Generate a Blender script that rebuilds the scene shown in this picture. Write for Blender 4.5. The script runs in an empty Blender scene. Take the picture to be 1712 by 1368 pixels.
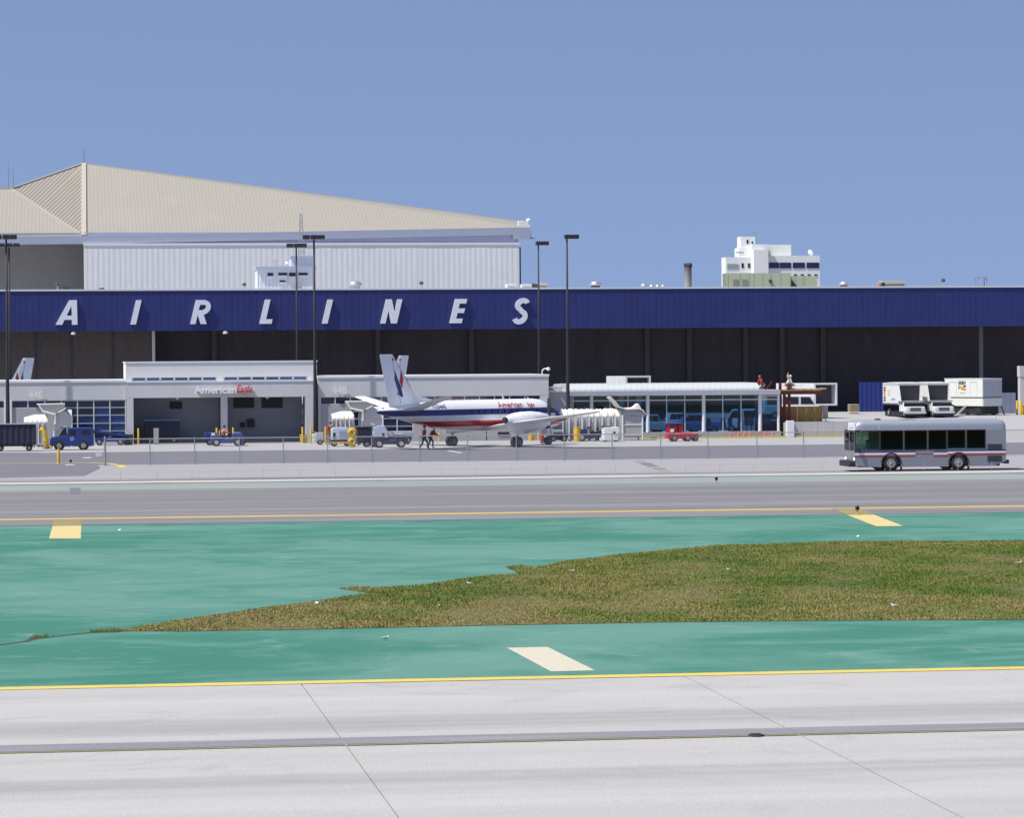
import bpy, bmesh, math, random
import numpy as np
from mathutils import Vector, Matrix
random.seed(7)
S = bpy.context.scene
COL = S.collection
R = math.radians

# ---------------------------------------------------------------- camera
EYE = Vector((0, 0, 6.5)); FPX = 5420.0; YAW = R(7.8); PITCH = math.atan(82 / FPX); ROLL = 0.0069
_Fh = Vector((math.sin(YAW), math.cos(YAW), 0)); _R0 = Vector((math.cos(YAW), -math.sin(YAW), 0)); _Z = Vector((0, 0, 1))
FWD = _Fh * math.cos(PITCH) - _Z * math.sin(PITCH); _U0 = _Fh * math.sin(PITCH) + _Z * math.cos(PITCH)
RGT = _R0 * math.cos(ROLL) - _U0 * math.sin(ROLL); UPV = _R0 * math.sin(ROLL) + _U0 * math.cos(ROLL)
cam = bpy.data.cameras.new('camera'); camo = bpy.data.objects.new('camera', cam); COL.objects.link(camo)
cam.sensor_width = 36; cam.lens = 36 * FPX / 1712; cam.clip_start = 0.5; cam.clip_end = 6000
m = Matrix((RGT, UPV, -FWD)).transposed().to_4x4(); m.translation = EYE; camo.matrix_world = m
S.camera = camo
# ---------------------------------------------------------------- sky, sun, exposure
SUN_EL = R(59); SUN_AZ = R(70)           # azimuth measured from behind the camera (-Y) towards the left (-X)
sdir = Vector((-math.sin(SUN_AZ) * math.cos(SUN_EL), -math.cos(SUN_AZ) * math.cos(SUN_EL), math.sin(SUN_EL)))
W = bpy.data.worlds.new('World'); S.world = W; W.use_nodes = True
nt = W.node_tree; nt.nodes.clear()
sky = nt.nodes.new('ShaderNodeTexSky'); sky.sky_type = 'NISHITA'; sky.sun_disc = False
sky.sun_elevation = SUN_EL; sky.sun_rotation = math.atan2(sdir.x, sdir.y)
sky.altitude = 0; sky.air_density = 1.0; sky.dust_density = 0.3; sky.ozone_density = 2.0
bg = nt.nodes.new('ShaderNodeBackground'); bg.inputs['Strength'].default_value = 0.105
tint = nt.nodes.new('ShaderNodeMix'); tint.data_type = 'RGBA'; tint.blend_type = 'MULTIPLY'; tint.inputs[0].default_value = 1.0
tint.inputs[7].default_value = (1.01, 0.895, 0.94, 1)
# hazy coastal sky: the whole dome is read a little higher up, which evens out the gradient near the horizon
tco = nt.nodes.new('ShaderNodeTexCoord'); lift = nt.nodes.new('ShaderNodeVectorMath'); lift.operation = 'MULTIPLY_ADD'
lift.inputs[1].default_value = (1, 1, 0.875); lift.inputs[2].default_value = (0, 0, 0.25)
nrm = nt.nodes.new('ShaderNodeVectorMath'); nrm.operation = 'NORMALIZE'
nt.links.new(tco.outputs['Generated'], lift.inputs[0]); nt.links.new(lift.outputs[0], nrm.inputs[0]); nt.links.new(nrm.outputs[0], sky.inputs[0])
wo = nt.nodes.new('ShaderNodeOutputWorld')
nt.links.new(sky.outputs[0], tint.inputs[6]); nt.links.new(tint.outputs[2], bg.inputs[0]); nt.links.new(bg.outputs[0], wo.inputs[0])
sl = bpy.data.lights.new('sun', 'SUN'); sl.energy = 4.2; sl.angle = R(0.5); sl.color = (1.0, 0.965, 0.89)
so = bpy.data.objects.new('sun', sl); COL.objects.link(so); so.location = (-60, -20, 90)
so.rotation_euler = (-sdir).to_track_quat('-Z', 'Y').to_euler()
S.view_settings.view_transform = 'Standard'; S.view_settings.look = 'None'; S.view_settings.gamma = 1
S.view_settings.use_curve_mapping = False; S.view_settings.exposure = 0.45
S.render.engine = 'CYCLES'; S.cycles.max_bounces = 8; S.cycles.transparent_max_bounces = 16
S.cycles.use_denoising = True

# ---------------------------------------------------------------- measuring helpers (photo pixel -> place)
def ray(px, py): return FWD * FPX + RGT * (px - 856) - UPV * (py - 684)
def G(px, py, z=0.0):
    d = ray(px, py); t = (z - EYE.z) / d.z; return EYE + d * t
def PY(px, py, Y):
    d = ray(px, py); return EYE + d * (Y / d.y)
def FX(px, Y): return PY(px, 690, Y).x
def FZ(px, py, Y): return PY(px, py, Y).z
def YL(py): return G(856, py).y

# ---------------------------------------------------------------- materials
def lin(c):
    return tuple((x / 255 / 12.92 if x / 255 <= 0.04045 else ((x / 255 + 0.055) / 1.055) ** 2.4) for x in c)
MATS = {}
def newmat(name):
    m = bpy.data.materials.new(name); m.use_nodes = True; n = m.node_tree; n.nodes.clear()
    o = n.nodes.new('ShaderNodeOutputMaterial'); b = n.nodes.new('ShaderNodeBsdfPrincipled')
    n.links.new(b.outputs[0], o.inputs[0]); MATS[name] = m
    return m, n, b, o
def nd(n, t, **kw):
    x = n.nodes.new(t)
    for k, v in kw.items():
        if k.startswith('i_'):
            key = k[2:]; x.inputs[int(key) if key.isdigit() else key].default_value = v
        else: setattr(x, k, v)
    return x
def coords(n, scale=(1, 1, 1), world=True):
    if world: g = nd(n, 'ShaderNodeNewGeometry'); src = g.outputs['Position']
    else: g = nd(n, 'ShaderNodeTexCoord'); src = g.outputs['Object']
    mp = nd(n, 'ShaderNodeMapping'); mp.inputs['Scale'].default_value = scale; n.links.new(src, mp.inputs[0]); return mp.outputs[0]
def noise(n, scale=(1, 1, 1), s=1.0, detail=4, rough=0.55, dist=0.0, world=True):
    x = nd(n, 'ShaderNodeTexNoise'); x.inputs['Scale'].default_value = s; x.inputs['Detail'].default_value = detail
    x.inputs['Roughness'].default_value = rough; x.inputs['Distortion'].default_value = dist
    n.links.new(coords(n, scale, world), x.inputs['Vector']); return x.outputs['Fac']
def ramp(n, fac, stops):
    r = nd(n, 'ShaderNodeValToRGB'); e = r.color_ramp.elements
    while len(e) < len(stops): e.new(0.5)
    for k, (p, c) in enumerate(stops): e[k].position = p; e[k].color = (*c, 1) if len(c) == 3 else c
    n.links.new(fac, r.inputs[0]); return r.outputs[0]
def mixc(n, fac, a, b, mode='MIX'):
    x = nd(n, 'ShaderNodeMix', data_type='RGBA', blend_type=mode)
    for idx, v in ((0, fac), (6, a), (7, b)):
        if hasattr(v, 'is_output'): n.links.new(v, x.inputs[idx])
        elif idx == 0: x.inputs[0].default_value = v
        else: x.inputs[idx].default_value = (*v, 1)
    return x.outputs[2]
def M(name, c, rough=0.55, metal=0.0, var=0.12, s=1.5, world=True, spec=0.5, rib=None):
    """plain painted or natural surface: base colour with two scales of wear; rib=(axis, period, depth) adds pressed ribs"""
    if name in MATS: return MATS[name]
    m, n, b, o = newmat(name)
    f = noise(n, (1, 1, 1), s, 5, 0.6, 0.4, world); f2 = noise(n, (1, 1, 0.35), s * 7, 3, 0.6, 0, world)
    k = nd(n, 'ShaderNodeMath', operation='ADD'); n.links.new(f, k.inputs[0]); n.links.new(f2, k.inputs[1])
    lo = tuple(x * (1 - var) for x in c); hi = tuple(min(1, x * (1 + var * 0.7)) for x in c)
    k2 = nd(n, 'ShaderNodeMath', operation='MULTIPLY'); k2.inputs[1].default_value = 0.5; n.links.new(k.outputs[0], k2.inputs[0])
    col = ramp(n, k2.outputs[0], [(0.3, lo), (0.7, hi)])
    n.links.new(col, b.inputs['Base Color'])
    b.inputs['Roughness'].default_value = rough; b.inputs['Metallic'].default_value = metal
    b.inputs['Specular IOR Level'].default_value = spec
    if rib:
        ax, per, dep = rib
        sx = nd(n, 'ShaderNodeSeparateXYZ'); n.links.new(coords(n, (1, 1, 1), world), sx.inputs[0])
        w = nd(n, 'ShaderNodeMath', operation='PINGPONG'); w.inputs[1].default_value = per / 2; n.links.new(sx.outputs[ax], w.inputs[0])
        st = nd(n, 'ShaderNodeMapRange', interpolation_type='SMOOTHSTEP'); st.inputs[1].default_value = per * 0.12; st.inputs[2].default_value = per * 0.3
        n.links.new(w.outputs[0], st.inputs[0])
        bp = nd(n, 'ShaderNodeBump'); bp.inputs['Strength'].default_value = 1.0; bp.inputs['Distance'].default_value = dep
        n.links.new(st.outputs[0], bp.inputs['Height']); n.links.new(bp.outputs[0], b.inputs['Normal'])
    return m

# ---------------------------------------------------------------- mesh helpers
class MB:
    def __init__(s): s.v = []; s.f = []; s.mi = []; s.cur = 0
    def add(s, vs, fs):
        o = len(s.v); s.v += [tuple(p) for p in vs]; s.f += [tuple(i + o for i in f) for f in fs]; s.mi += [s.cur] * len(fs); return s
    def box(s, x0, x1, y0, y1, z0, z1):
        return s.add([(x, y, z) for z in (z0, z1) for y in (y0, y1) for x in (x0, x1)],
                     [(0, 2, 3, 1), (4, 5, 7, 6), (0, 1, 5, 4), (2, 6, 7, 3), (0, 4, 6, 2), (1, 3, 7, 5)])
    def obox(s, c, size, mat):
        h = [x / 2 for x in size]; c = Vector(c)
        vs = [c + mat @ Vector((sx * h[0], sy * h[1], sz * h[2])) for sz in (-1, 1) for sy in (-1, 1) for sx in (-1, 1)]
        return s.add(vs, [(0, 2, 3, 1), (4, 5, 7, 6), (0, 1, 5, 4), (2, 6, 7, 3), (0, 4, 6, 2), (1, 3, 7, 5)])
    def bar(s, a, b, w, h):
        a = Vector(a); b = Vector(b); d = b - a; L = d.length; q = d.to_track_quat('X', 'Z').to_matrix()
        return s.obox((a + b) / 2, (L, w, h), q)
    def prism(s, pts, ax, a, b):
        """pts 2D outline, extruded along ax from a to b. ax='y': pts are (x,z); 'x': (y,z); 'z': (x,y)"""
        mk = {'y': lambda p, t: (p[0], t, p[1]), 'x': lambda p, t: (t, p[0], p[1]), 'z': lambda p, t: (p[0], p[1], t)}[ax]
        n = len(pts); vs = [mk(p, a) for p in pts] + [mk(p, b) for p in pts]
        return s.add(vs, [tuple(range(n - 1, -1, -1)), tuple(range(n, 2 * n))] + [(i, (i + 1) % n, n + (i + 1) % n, n + i) for i in range(n)])
    def loft(s, rings, cap=True):
        n = len(rings[0]); vs = [p for r in rings for p in r]; fs = []
        for k in range(len(rings) - 1):
            for i in range(n): fs.append((k * n + i, k * n + (i + 1) % n, (k + 1) * n + (i + 1) % n, (k + 1) * n + i))
        if cap: fs += [tuple(range(n - 1, -1, -1)), tuple(range((len(rings) - 1) * n, len(rings) * n))]
        return s.add(vs, fs)
    def tube(s, pts, r, n=8):
        pts = [Vector(p) for p in pts]; rs = r if isinstance(r, (list, tuple)) else [r] * len(pts); rings = []
        for k, p in enumerate(pts):
            d = (pts[min(k + 1, len(pts) - 1)] - pts[max(k - 1, 0)]).normalized(); q = d.to_track_quat('Z', 'Y').to_matrix()
            rings.append([p + q @ Vector((math.cos(t) * rs[k], math.sin(t) * rs[k], 0)) for t in [2 * math.pi * i / n for i in range(n)]])
        return s.loft(rings)
    def lathe(s, prof, n=16, c=(0, 0, 0), ax='z'):
        """prof list of (radius, height)"""
        rings = []
        for r_, h in prof:
            ring = []
            for i in range(n):
                a = 2 * math.pi * i / n; u, w = math.cos(a) * r_, math.sin(a) * r_
                p = {'z': (u, w, h), 'y': (u, h, w), 'x': (h, u, w)}[ax]; ring.append((p[0] + c[0], p[1] + c[1], p[2] + c[2]))
            rings.append(ring)
        return s.loft(rings)
    def sheet(s, pts): return s.add(pts, [tuple(range(len(pts)))])
    def build(s, name, mat, parent=None, smooth=False, bevel=0.0, auto=None):
        me = bpy.data.meshes.new(name); me.from_pydata(s.v, [], s.f)
        bm = bmesh.new(); bm.from_mesh(me); bmesh.ops.recalc_face_normals(bm, faces=bm.faces); bm.to_mesh(me); bm.free()
        for mm in (mat if isinstance(mat, (list, tuple)) else [mat]): me.materials.append(mm)
        if isinstance(mat, (list, tuple)): me.polygons.foreach_set('material_index', s.mi)
        if smooth: me.polygons.foreach_set('use_smooth', [True] * len(me.polygons))
        o = bpy.data.objects.new(name, me); COL.objects.link(o)
        if parent: o.parent = parent
        if bevel:
            md = o.modifiers.new('bevel', 'BEVEL'); md.width = bevel; md.segments = 2; md.limit_method = 'ANGLE'; md.angle_limit = R(40)
        if auto:
            me.set_sharp_from_angle(angle=R(auto)) if smooth else None
        return o
def tag(o, label=None, cat=None, group=None, kind=None):
    if label: o['label'] = label
    if cat: o['category'] = cat
    if group: o['group'] = group
    if kind: o['kind'] = kind
    return o
def thing(name, label, cat, loc=(0, 0, 0), rz=0.0, group=None):
    o = bpy.data.objects.new(name, None); COL.objects.link(o); o.empty_display_size = 0.2
    o.location = loc; o.rotation_euler = (0, 0, rz); return tag(o, label, cat, group)
def kids(o): return [c for c in bpy.data.objects if c.parent is o]
def copy_tree(o, parent=None):
    c = o.copy(); COL.objects.link(c); c.parent = parent
    for ch in kids(o): copy_tree(ch, c)
    return c
def clone(root, loc, rz, label, group=None):
    c = copy_tree(root); c.location = loc; c.rotation_euler = (0, 0, rz); c['label'] = label
    if group: c['group'] = group
    return c
def text_mesh(name, body, size, mat, parent, depth=0.02, bold=0.0, shear=0.0, fn=None, xs=1.0):
    cu = bpy.data.curves.new('t', 'FONT'); cu.body = body; cu.size = size; cu.extrude = depth / 2; cu.offset = bold; cu.shear = shear
    cu.resolution_u = 3; cu.align_x = 'CENTER'
    t = bpy.data.objects.new('t', cu); COL.objects.link(t); dg = bpy.context.evaluated_depsgraph_get()
    me = bpy.data.meshes.new_from_object(t.evaluated_get(dg)); bpy.data.objects.remove(t); bpy.data.curves.remove(cu)
    for v in me.vertices:
        p = (v.co.x * xs, v.co.y, v.co.z)
        v.co = fn(*p) if fn else (p[0], -p[2], p[1])
    me.materials.clear(); me.materials.append(mat); me.name = name
    o = bpy.data.objects.new(name, me); COL.objects.link(o); o.parent = parent; return o
def struct(name, mb, mat, **k): return tag(mb.build(name, mat, **k), kind='structure')
# ================================================================ GROUND
XL, XR = -170.0, 330.0
y_edge = YL(1133); y_gr_far = YL(868.5); y_yel = YL(858); y_asp_far = YL(811.5); y_pg = YL(804.5); y_kb = YL(799.5)
y_dk = YL(793.5); y_conc = YL(770); y_road = YL(749.0)
def g_mat(name, base, streaks, rough=0.85, bump=0.004, extra=None, kg=0.8):
    """ground: base colour, list of (scale xyz, s, dist, lo, hi, colour, amount) layers"""
    m, n, b, o = newmat(name); col = None; K = kg; base = tuple(x * K for x in base); streaks = [(a_, b_, c_, d_, e_, tuple(x * K for x in f_), g_) for a_, b_, c_, d_, e_, f_, g_ in streaks]
    fine = noise(n, (1, 1, 1), 14.0, 6, 0.8)
    col = ramp(n, fine, [(0.3, tuple(x * 0.84 for x in base)), (0.7, tuple(min(1, x * 1.12) for x in base))])
    for sc, s, dist, lo, hi, c, amt in streaks:
        f = noise(n, sc, s, 5, 0.6, dist); r = nd(n, 'ShaderNodeMapRange', interpolation_type='SMOOTHSTEP')
        r.inputs[1].default_value = lo; r.inputs[2].default_value = hi; r.inputs[4].default_value = amt; n.links.new(f, r.inputs[0])
        col = mixc(n, r.outputs[0], col, c)
    if extra: col = extra(n, col)
    gr_ = noise(n, (1, 0.45, 1), 26.0, 3, 0.8); col = mixc(n, 1.0, col, ramp(n, gr_, [(0.32, (0.86, 0.86, 0.86)), (0.68, (1.12, 1.12, 1.12))]), 'MULTIPLY')
    n.links.new(col, b.inputs['Base Color']); b.inputs['Roughness'].default_value = rough; b.inputs['Specular IOR Level'].default_value = 0.2
    bp = nd(n, 'ShaderNodeBump'); bp.inputs['Distance'].default_value = bump; bp.inputs['Strength'].default_value = 0.6
    n.links.new(noise(n, (1, 1, 1), 18, 4, 0.7), bp.inputs['Height']); n.links.new(bp.outputs[0], b.inputs['Normal'])
    return m
def bands(lst):
    """wear bands that run along the taxiway: (centre y, half width, colour, amount), edges broken by noise"""
    def fn(n, col):
        sx = nd(n, 'ShaderNodeSeparateXYZ'); g = nd(n, 'ShaderNodeNewGeometry'); n.links.new(g.outputs['Position'], sx.inputs[0])
        wob = noise(n, (0.05, 0.3, 1), 1.0, 3, 0.5); brk = noise(n, (0.06, 1.6, 1), 1.0, 5, 0.6)
        for yc, hw, c, amt, wb in lst:
            a = nd(n, 'ShaderNodeMath', operation='SUBTRACT'); n.links.new(sx.outputs[1], a.inputs[0]); a.inputs[1].default_value = yc + wb * 0.5
            w = nd(n, 'ShaderNodeMath', operation='MULTIPLY_ADD'); n.links.new(wob, w.inputs[0]); w.inputs[1].default_value = wb; n.links.new(a.outputs[0], w.inputs[2])
            ab = nd(n, 'ShaderNodeMath', operation='ABSOLUTE'); n.links.new(w.outputs[0], ab.inputs[0])
            r = nd(n, 'ShaderNodeMapRange', interpolation_type='SMOOTHSTEP'); r.inputs[1].default_value = hw; r.inputs[2].default_value = hw * 0.3
            r.inputs[3].default_value = 0; r.inputs[4].default_value = amt; n.links.new(ab.outputs[0], r.inputs[0])
            if wb:
                k = nd(n, 'ShaderNodeMapRange'); k.inputs[1].default_value = 0.3; k.inputs[2].default_value = 0.65; k.inputs[3].default_value = 0.35; n.links.new(brk, k.inputs[0])
                mu = nd(n, 'ShaderNodeMath', operation='MULTIPLY'); n.links.new(r.outputs[0], mu.inputs[0]); n.links.new(k.outputs[0], mu.inputs[1]); f = mu.outputs[0]
            else: f = r.outputs[0]
            col = mixc(n, f, col, tuple(x * 0.8 for x in c))
        return col
    return fn
y_cl = YL(1235)
rub = (0.31, 0.305, 0.32)
m_conc = g_mat('taxiway_concrete', (0.51, 0.494, 0.47), [((0.03, 0.5, 1), 1.0, 0.3, 0.42, 0.7, (0.42, 0.413, 0.42), 0.55), ((0.2, 1.2, 1), 1.0, 0.5, 0.55, 0.75, (0.54, 0.53, 0.52), 0.5), ((0.3, 0.42, 1), 1.0, 1.2, 0.52, 0.72, (0.37, 0.36, 0.375), 0.5), ((1.1, 1.3, 1), 1.0, 1.0, 0.58, 0.72, (0.41, 0.40, 0.405), 0.4)],
               extra=bands([(YL(1204), 1.7, rub, 0.75, 0.8), (YL(1296), 1.0, rub, 0.65, 0.8), (YL(1165), 0.9, (0.56, 0.55, 0.55), 0.5, 0.6), (YL(1335), 1.2, (0.55, 0.54, 0.54), 0.5, 0.5)]))
m_joint = M('joint_filler', (0.09, 0.085, 0.085), 0.9)
pale = (0.165, 0.33, 0.27)
m_green = g_mat('green_painted_shoulder', (0.058, 0.222, 0.162), [((0.055, 0.075, 1), 1.0, 1.6, 0.40, 0.62, pale, 0.7), ((0.13, 0.2, 1), 1.0, 2.2, 0.45, 0.66, (0.15, 0.33, 0.265), 0.55), ((0.16, 0.10, 1), 0.7, 1.2, 0.5, 0.72, (0.045, 0.20, 0.14), 0.55), ((0.35, 0.45, 1), 1.0, 2.0, 0.56, 0.72, (0.22, 0.37, 0.31), 0.5), ((0.5, 1.6, 1), 1.0, 2.0, 0.68, 0.74, (0.34, 0.42, 0.38), 0.5)], kg=0.78)
m_asph = g_mat('taxilane_asphalt', (0.218, 0.214, 0.222), [((0.02, 0.5, 1), 1.0, 0.2, 0.42, 0.68, (0.30, 0.29, 0.305), 0.8), ((0.05, 0.5, 1), 1.0, 0.4, 0.5, 0.72, (0.19, 0.185, 0.195), 0.45), ((0.15, 0.2, 1), 1.0, 1.0, 0.5, 0.7, (0.26, 0.255, 0.26), 0.4)],
               extra=bands([(YL(829), 2.6, (0.20, 0.19, 0.19), 0.5, 1.2), (YL(846), 1.5, (0.32, 0.31, 0.32), 0.5, 1.0)]))
m_asph2 = g_mat('service_road_asphalt', (0.195, 0.19, 0.215), [((0.02, 0.4, 1), 1.0, 0.2, 0.45, 0.7, (0.24, 0.235, 0.255), 0.7)])
m_apron = g_mat('apron_concrete', (0.46, 0.45, 0.45), [((0.05, 0.25, 1), 1.0, 0.5, 0.45, 0.7, (0.43, 0.42, 0.425), 0.6), ((0.3, 0.6, 1), 1.0, 0.5, 0.6, 0.75, (0.3, 0.29, 0.3), 0.4)])
m_verge = g_mat('verge_concrete', (0.395, 0.385, 0.395), [((0.05, 0.5, 1), 1.0, 0.6, 0.45, 0.66, (0.34, 0.33, 0.335), 0.7), ((0.15, 1.2, 1), 1.0, 1.0, 0.6, 0.7, (0.25, 0.24, 0.235), 0.6)])
m_palegreen = g_mat('worn_green_paint', (0.34, 0.365, 0.345), [((0.03, 1.0, 1), 1.0, 0.4, 0.4, 0.6, (0.25, 0.32, 0.285), 0.8), ((0.05, 2.0, 1), 1.0, 0.4, 0.55, 0.7, (0.46, 0.46, 0.44), 0.8)])
m_kerb = g_mat('bleached_kerb', (0.60, 0.585, 0.55), [((0.1, 1.5, 1), 1.0, 1.0, 0.48, 0.62, (0.40, 0.38, 0.35), 0.8)])
m_gutter = g_mat('gutter', (0.20, 0.19, 0.20), [((0.04, 0.5, 1), 1.0, 0.3, 0.45, 0.55, (0.36, 0.35, 0.35), 0.85)])
m_yel = g_mat('yellow_paint', (0.74, 0.58, 0.15), [((0.6, 0.6, 1), 1.0, 1.0, 0.5, 0.75, (0.55, 0.42, 0.16), 0.5)])
m_yel_far = g_mat('worn_yellow_paint', (0.66, 0.47, 0.12), [((0.5, 0.8, 1), 1.0, 1.0, 0.5, 0.7, (0.45, 0.34, 0.15), 0.6)])
m_yel_dirty = g_mat('dirty_yellow_paint', (0.36, 0.30, 0.13), [((0.5, 1.5, 1), 1.0, 1.0, 0.45, 0.6, (0.28, 0.25, 0.16), 0.7)])
m_cream = g_mat('cream_stripe_paint', (0.72, 0.585, 0.27), [((0.8, 0.8, 1), 1.0, 1.0, 0.5, 0.75, (0.55, 0.46, 0.26), 0.6)])
m_cream_near = g_mat('pale_cream_paint', (0.66, 0.61, 0.48), [((0.8, 0.8, 1), 1.0, 1.0, 0.5, 0.75, (0.58, 0.53, 0.41), 0.6)])
m_clpaint = g_mat('faded_centreline_paint', (0.30, 0.25, 0.12), [((0.3, 3, 1), 1.0, 1.0, 0.4, 0.7, (0.36, 0.33, 0.27), 0.6)])
m_clblack = g_mat('centreline_black_edging', (0.265, 0.26, 0.285), [((0.2, 3, 1), 1.0, 0.5, 0.45, 0.7, (0.36, 0.35, 0.38), 0.7)])
m_whitepaint = g_mat('white_line_paint', (0.6, 0.6, 0.6), [((1, 1, 1), 1.0, 0.5, 0.5, 0.7, (0.45, 0.45, 0.45), 0.5)])

struct('ground', MB().sheet([(-2500, -600, -0.06), (3000, -600, -0.06), (3000, 4500, -0.06), (-2500, 4500, -0.06)]), m_apron)
def strip(name, y0, y1, mat, z=0.0): return struct(name, MB().sheet([(XL, y0, z), (XR, y0, z), (XR, y1, z), (XL, y1, z)]), mat)
# near taxiway: concrete slabs with recessed joints
txw = struct('taxiway', MB().sheet([(XL, -30, -0.035), (XR, -30, -0.035), (XR, y_edge, -0.035), (XL, y_edge, -0.035)]), m_joint)
j1 = G(571.7, 1237.7).x; j2 = G(1330, 1226).x; slab_w = j2 - j1; rowY = [-30, 12, YL(1500), y_edge]
slabs = {}
for r_ in range(3):
    me = None
    for k in range(-14, 18):
        x = j1 + k * slab_w
        if me is None:
            o = MB().box(0, slab_w - 0.022, 0, rowY[r_ + 1] - rowY[r_] - (0.0 if r_ == 2 else 0.02), -0.05, 0).build('slab', m_conc, txw, bevel=0.0)
            me = o.data
        else:
            o = bpy.data.objects.new('slab', me); COL.objects.link(o); o.parent = txw
        o.location = (x + 0.011, rowY[r_], random.uniform(-0.002, 0.002))
strip('painted_shoulder', y_edge, y_gr_far, m_green)
strip('taxilane', y_gr_far, y_asp_far, m_asph)
strip('worn_green_margin', y_asp_far, y_pg, m_palegreen)
y_k0 = YL(802.3)
strip('worn_green_margin_edge', y_pg, y_k0, m_palegreen)
struct('kerb', MB().box(XL, XR, y_k0, y_kb, -0.05, 0.07), m_kerb)
strip('gutter', y_kb, y_dk, m_gutter, 0.0)
strip('verge', y_dk, y_conc, m_verge)
strip('service_road', y_conc, y_road, m_asph2)
strip('apron', y_road, 420, m_apron)
# markings
def line(name, pts, w, mat, z=0.006):
    mb = MB(); P = [Vector((p[0], p[1], 0)) for p in pts]; L = []
    for k, p in enumerate(P):
        d = (P[min(k + 1, len(P) - 1)] - P[max(k - 1, 0)]).normalized(); nrm = Vector((-d.y, d.x, 0)) * w / 2
        L.append((p + nrm, p - nrm))
    for k in range(len(L) - 1):
        mb.add([(q.x, q.y, z) for q in (L[k][0], L[k + 1][0], L[k + 1][1], L[k][1])], [(0, 1, 2, 3)])
    return struct(name, mb, mat)
def poly(name, pix, mat, z=0.006): return struct(name, MB().sheet([(q.x, q.y, z) for q in (G(*p) for p in pix)]), mat)
line('taxiway_edge_line', [(XL, y_edge - 0.25), (XR, y_edge - 0.25)], 0.56, m_yel, 0.009)
def slab_line(name, yc, w, mat, z):     # painted slab by slab, so the joints stay open
    mb = MB()
    for k in range(-14, 18):
        a = j1 + k * slab_w + 0.012; c = a + slab_w - 0.024; mb.add([(a, yc - w / 2, z), (c, yc - w / 2, z), (c, yc + w / 2, z), (a, yc + w / 2, z)], [(0, 1, 2, 3)])
    return struct(name, mb, mat)
slab_line('taxiway_centreline', y_cl - 0.50, 0.16, m_clpaint, 0.010)
slab_line('taxiway_centreline_edging', y_cl + 0.13, 0.95, m_clblack, 0.006)
line('taxilane_edge_line', [(XL, y_yel), (XR, y_yel)], 1.25, m_yel_far, 0.006)
line('taxilane_border', [(XL, y_gr_far), (XR, y_gr_far)], 0.3, M('dark_seal', (0.10, 0.11, 0.11), 0.9), 0.005)
poly('shoulder_stripe', [(847, 1084), (915.5, 1082.6), (995, 1122), (921, 1123.6)], m_cream_near)
poly('shoulder_stripe', [(88, 880), (136, 879.3), (135, 901), (82, 901)], m_cream)
poly('shoulder_stripe_end', [(89.5, 870.5), (136, 870), (136, 879), (88, 879.7)], m_yel_dirty, 0.008)
poly('shoulder_stripe', [(1416, 861.5), (1461, 861), (1510, 880), (1465, 880.5)], m_cream)
poly('shoulder_stripe_end', [(1390, 850.5), (1438, 850), (1460.5, 860.6), (1415.5, 861)], m_yel_dirty, 0.008)
poly('worn_patch', [(116, 816.5), (135, 816), (133, 826), (118, 826.3)], m_asph2, 0.006)
poly('asphalt_turnout', [(-60, 757), (60, 757), (150, 760), (168, 783), (142, 796), (-60, 801)], m_asph2, 0.005)
ly = [G(p, q) for p, q in ((-60, 776.3), (0, 775.6), (60, 774.8), (110, 774.2), (150, 774.0), (180, 775), (198, 778), (207, 782))]
line('lead_in_line', [(q.x, q.y) for q in ly], 0.5, m_yel, 0.010)
poly('road_marking', [(746, 754), (752, 753.6), (775, 757.6), (768, 758.2)], m_whitepaint, 0.008)
poly('road_marking', [(139, 765), (153, 764.8), (152, 766.2), (138, 766.4)], m_whitepaint, 0.008)
poly('road_marking', [(110, 777), (125, 776.8), (124, 778.2), (108, 778.4)], m_whitepaint, 0.012)
poly('verge_stain', [(1058, 771), (1078, 771), (1125, 789), (1105, 789)], m_gutter, 0.006)

# grass mound beside the painted shoulder
top = [(196, 1056), (230, 1049), (292, 1039), (360, 1029), (430, 1019), (500, 1009.5), (560, 1001), (623, 993), (565, 984.5), (600, 981.5), (640, 983), (710, 979), (760, 971), (808, 964), (868, 959.5), (845, 949), (870, 946.5), (896, 950), (955, 938), (1025, 929), (1100, 921.5), (1207, 912.5), (1386, 906.5), (1712, 905), (1800, 904.8)]
bot = [(1800, 1036), (1712, 1037), (1400, 1038.5), (1100, 1041.5), (800, 1047), (500, 1053.5), (300, 1056.5)]
gp = [G(*p) for p in top + bot]; gpoly = np.array([(p.x, p.y) for p in gp])
# the mound runs on to the right out of the picture
ri = len(top) - 1
gpoly = np.array(list(gpoly[:ri + 1]) + [(gpoly[ri][0] + 60, gpoly[ri][1]), (gpoly[ri + 1][0] + 70, gpoly[ri + 1][1])] + list(gpoly[ri + 1:]))
def inside(xy, poly_):
    x, y = xy[:, 0], xy[:, 1]; res = np.zeros(len(x), bool); n_ = len(poly_)
    for i in range(n_):
        x1, y1 = poly_[i]; x2, y2 = poly_[(i + 1) % n_]
        c = ((y1 > y) != (y2 > y)) & (x < (x2 - x1) * (y - y1) / (y2 - y1 + 1e-12) + x1); res ^= c
    return res
m_soil = g_mat('dry_soil', (0.20, 0.16, 0.07), [((1, 1, 1), 0.8, 0.5, 0.4, 0.7, (0.15, 0.15, 0.055), 0.7)])
struct('soil_bed', MB().add([(x, y, 0.012) for x, y in gpoly], [tuple(range(len(gpoly)))]), m_soil)
gm, n, b, o = newmat('grass_blades')
f1 = noise(n, (0.22, 0.16, 0), 1.0, 4, 0.55, 0.6); f2 = noise(n, (0.9, 0.9, 0), 1.0, 4, 0.65, 0.3); f3 = noise(n, (9, 9, 0), 1.0, 2, 0.6)
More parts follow.
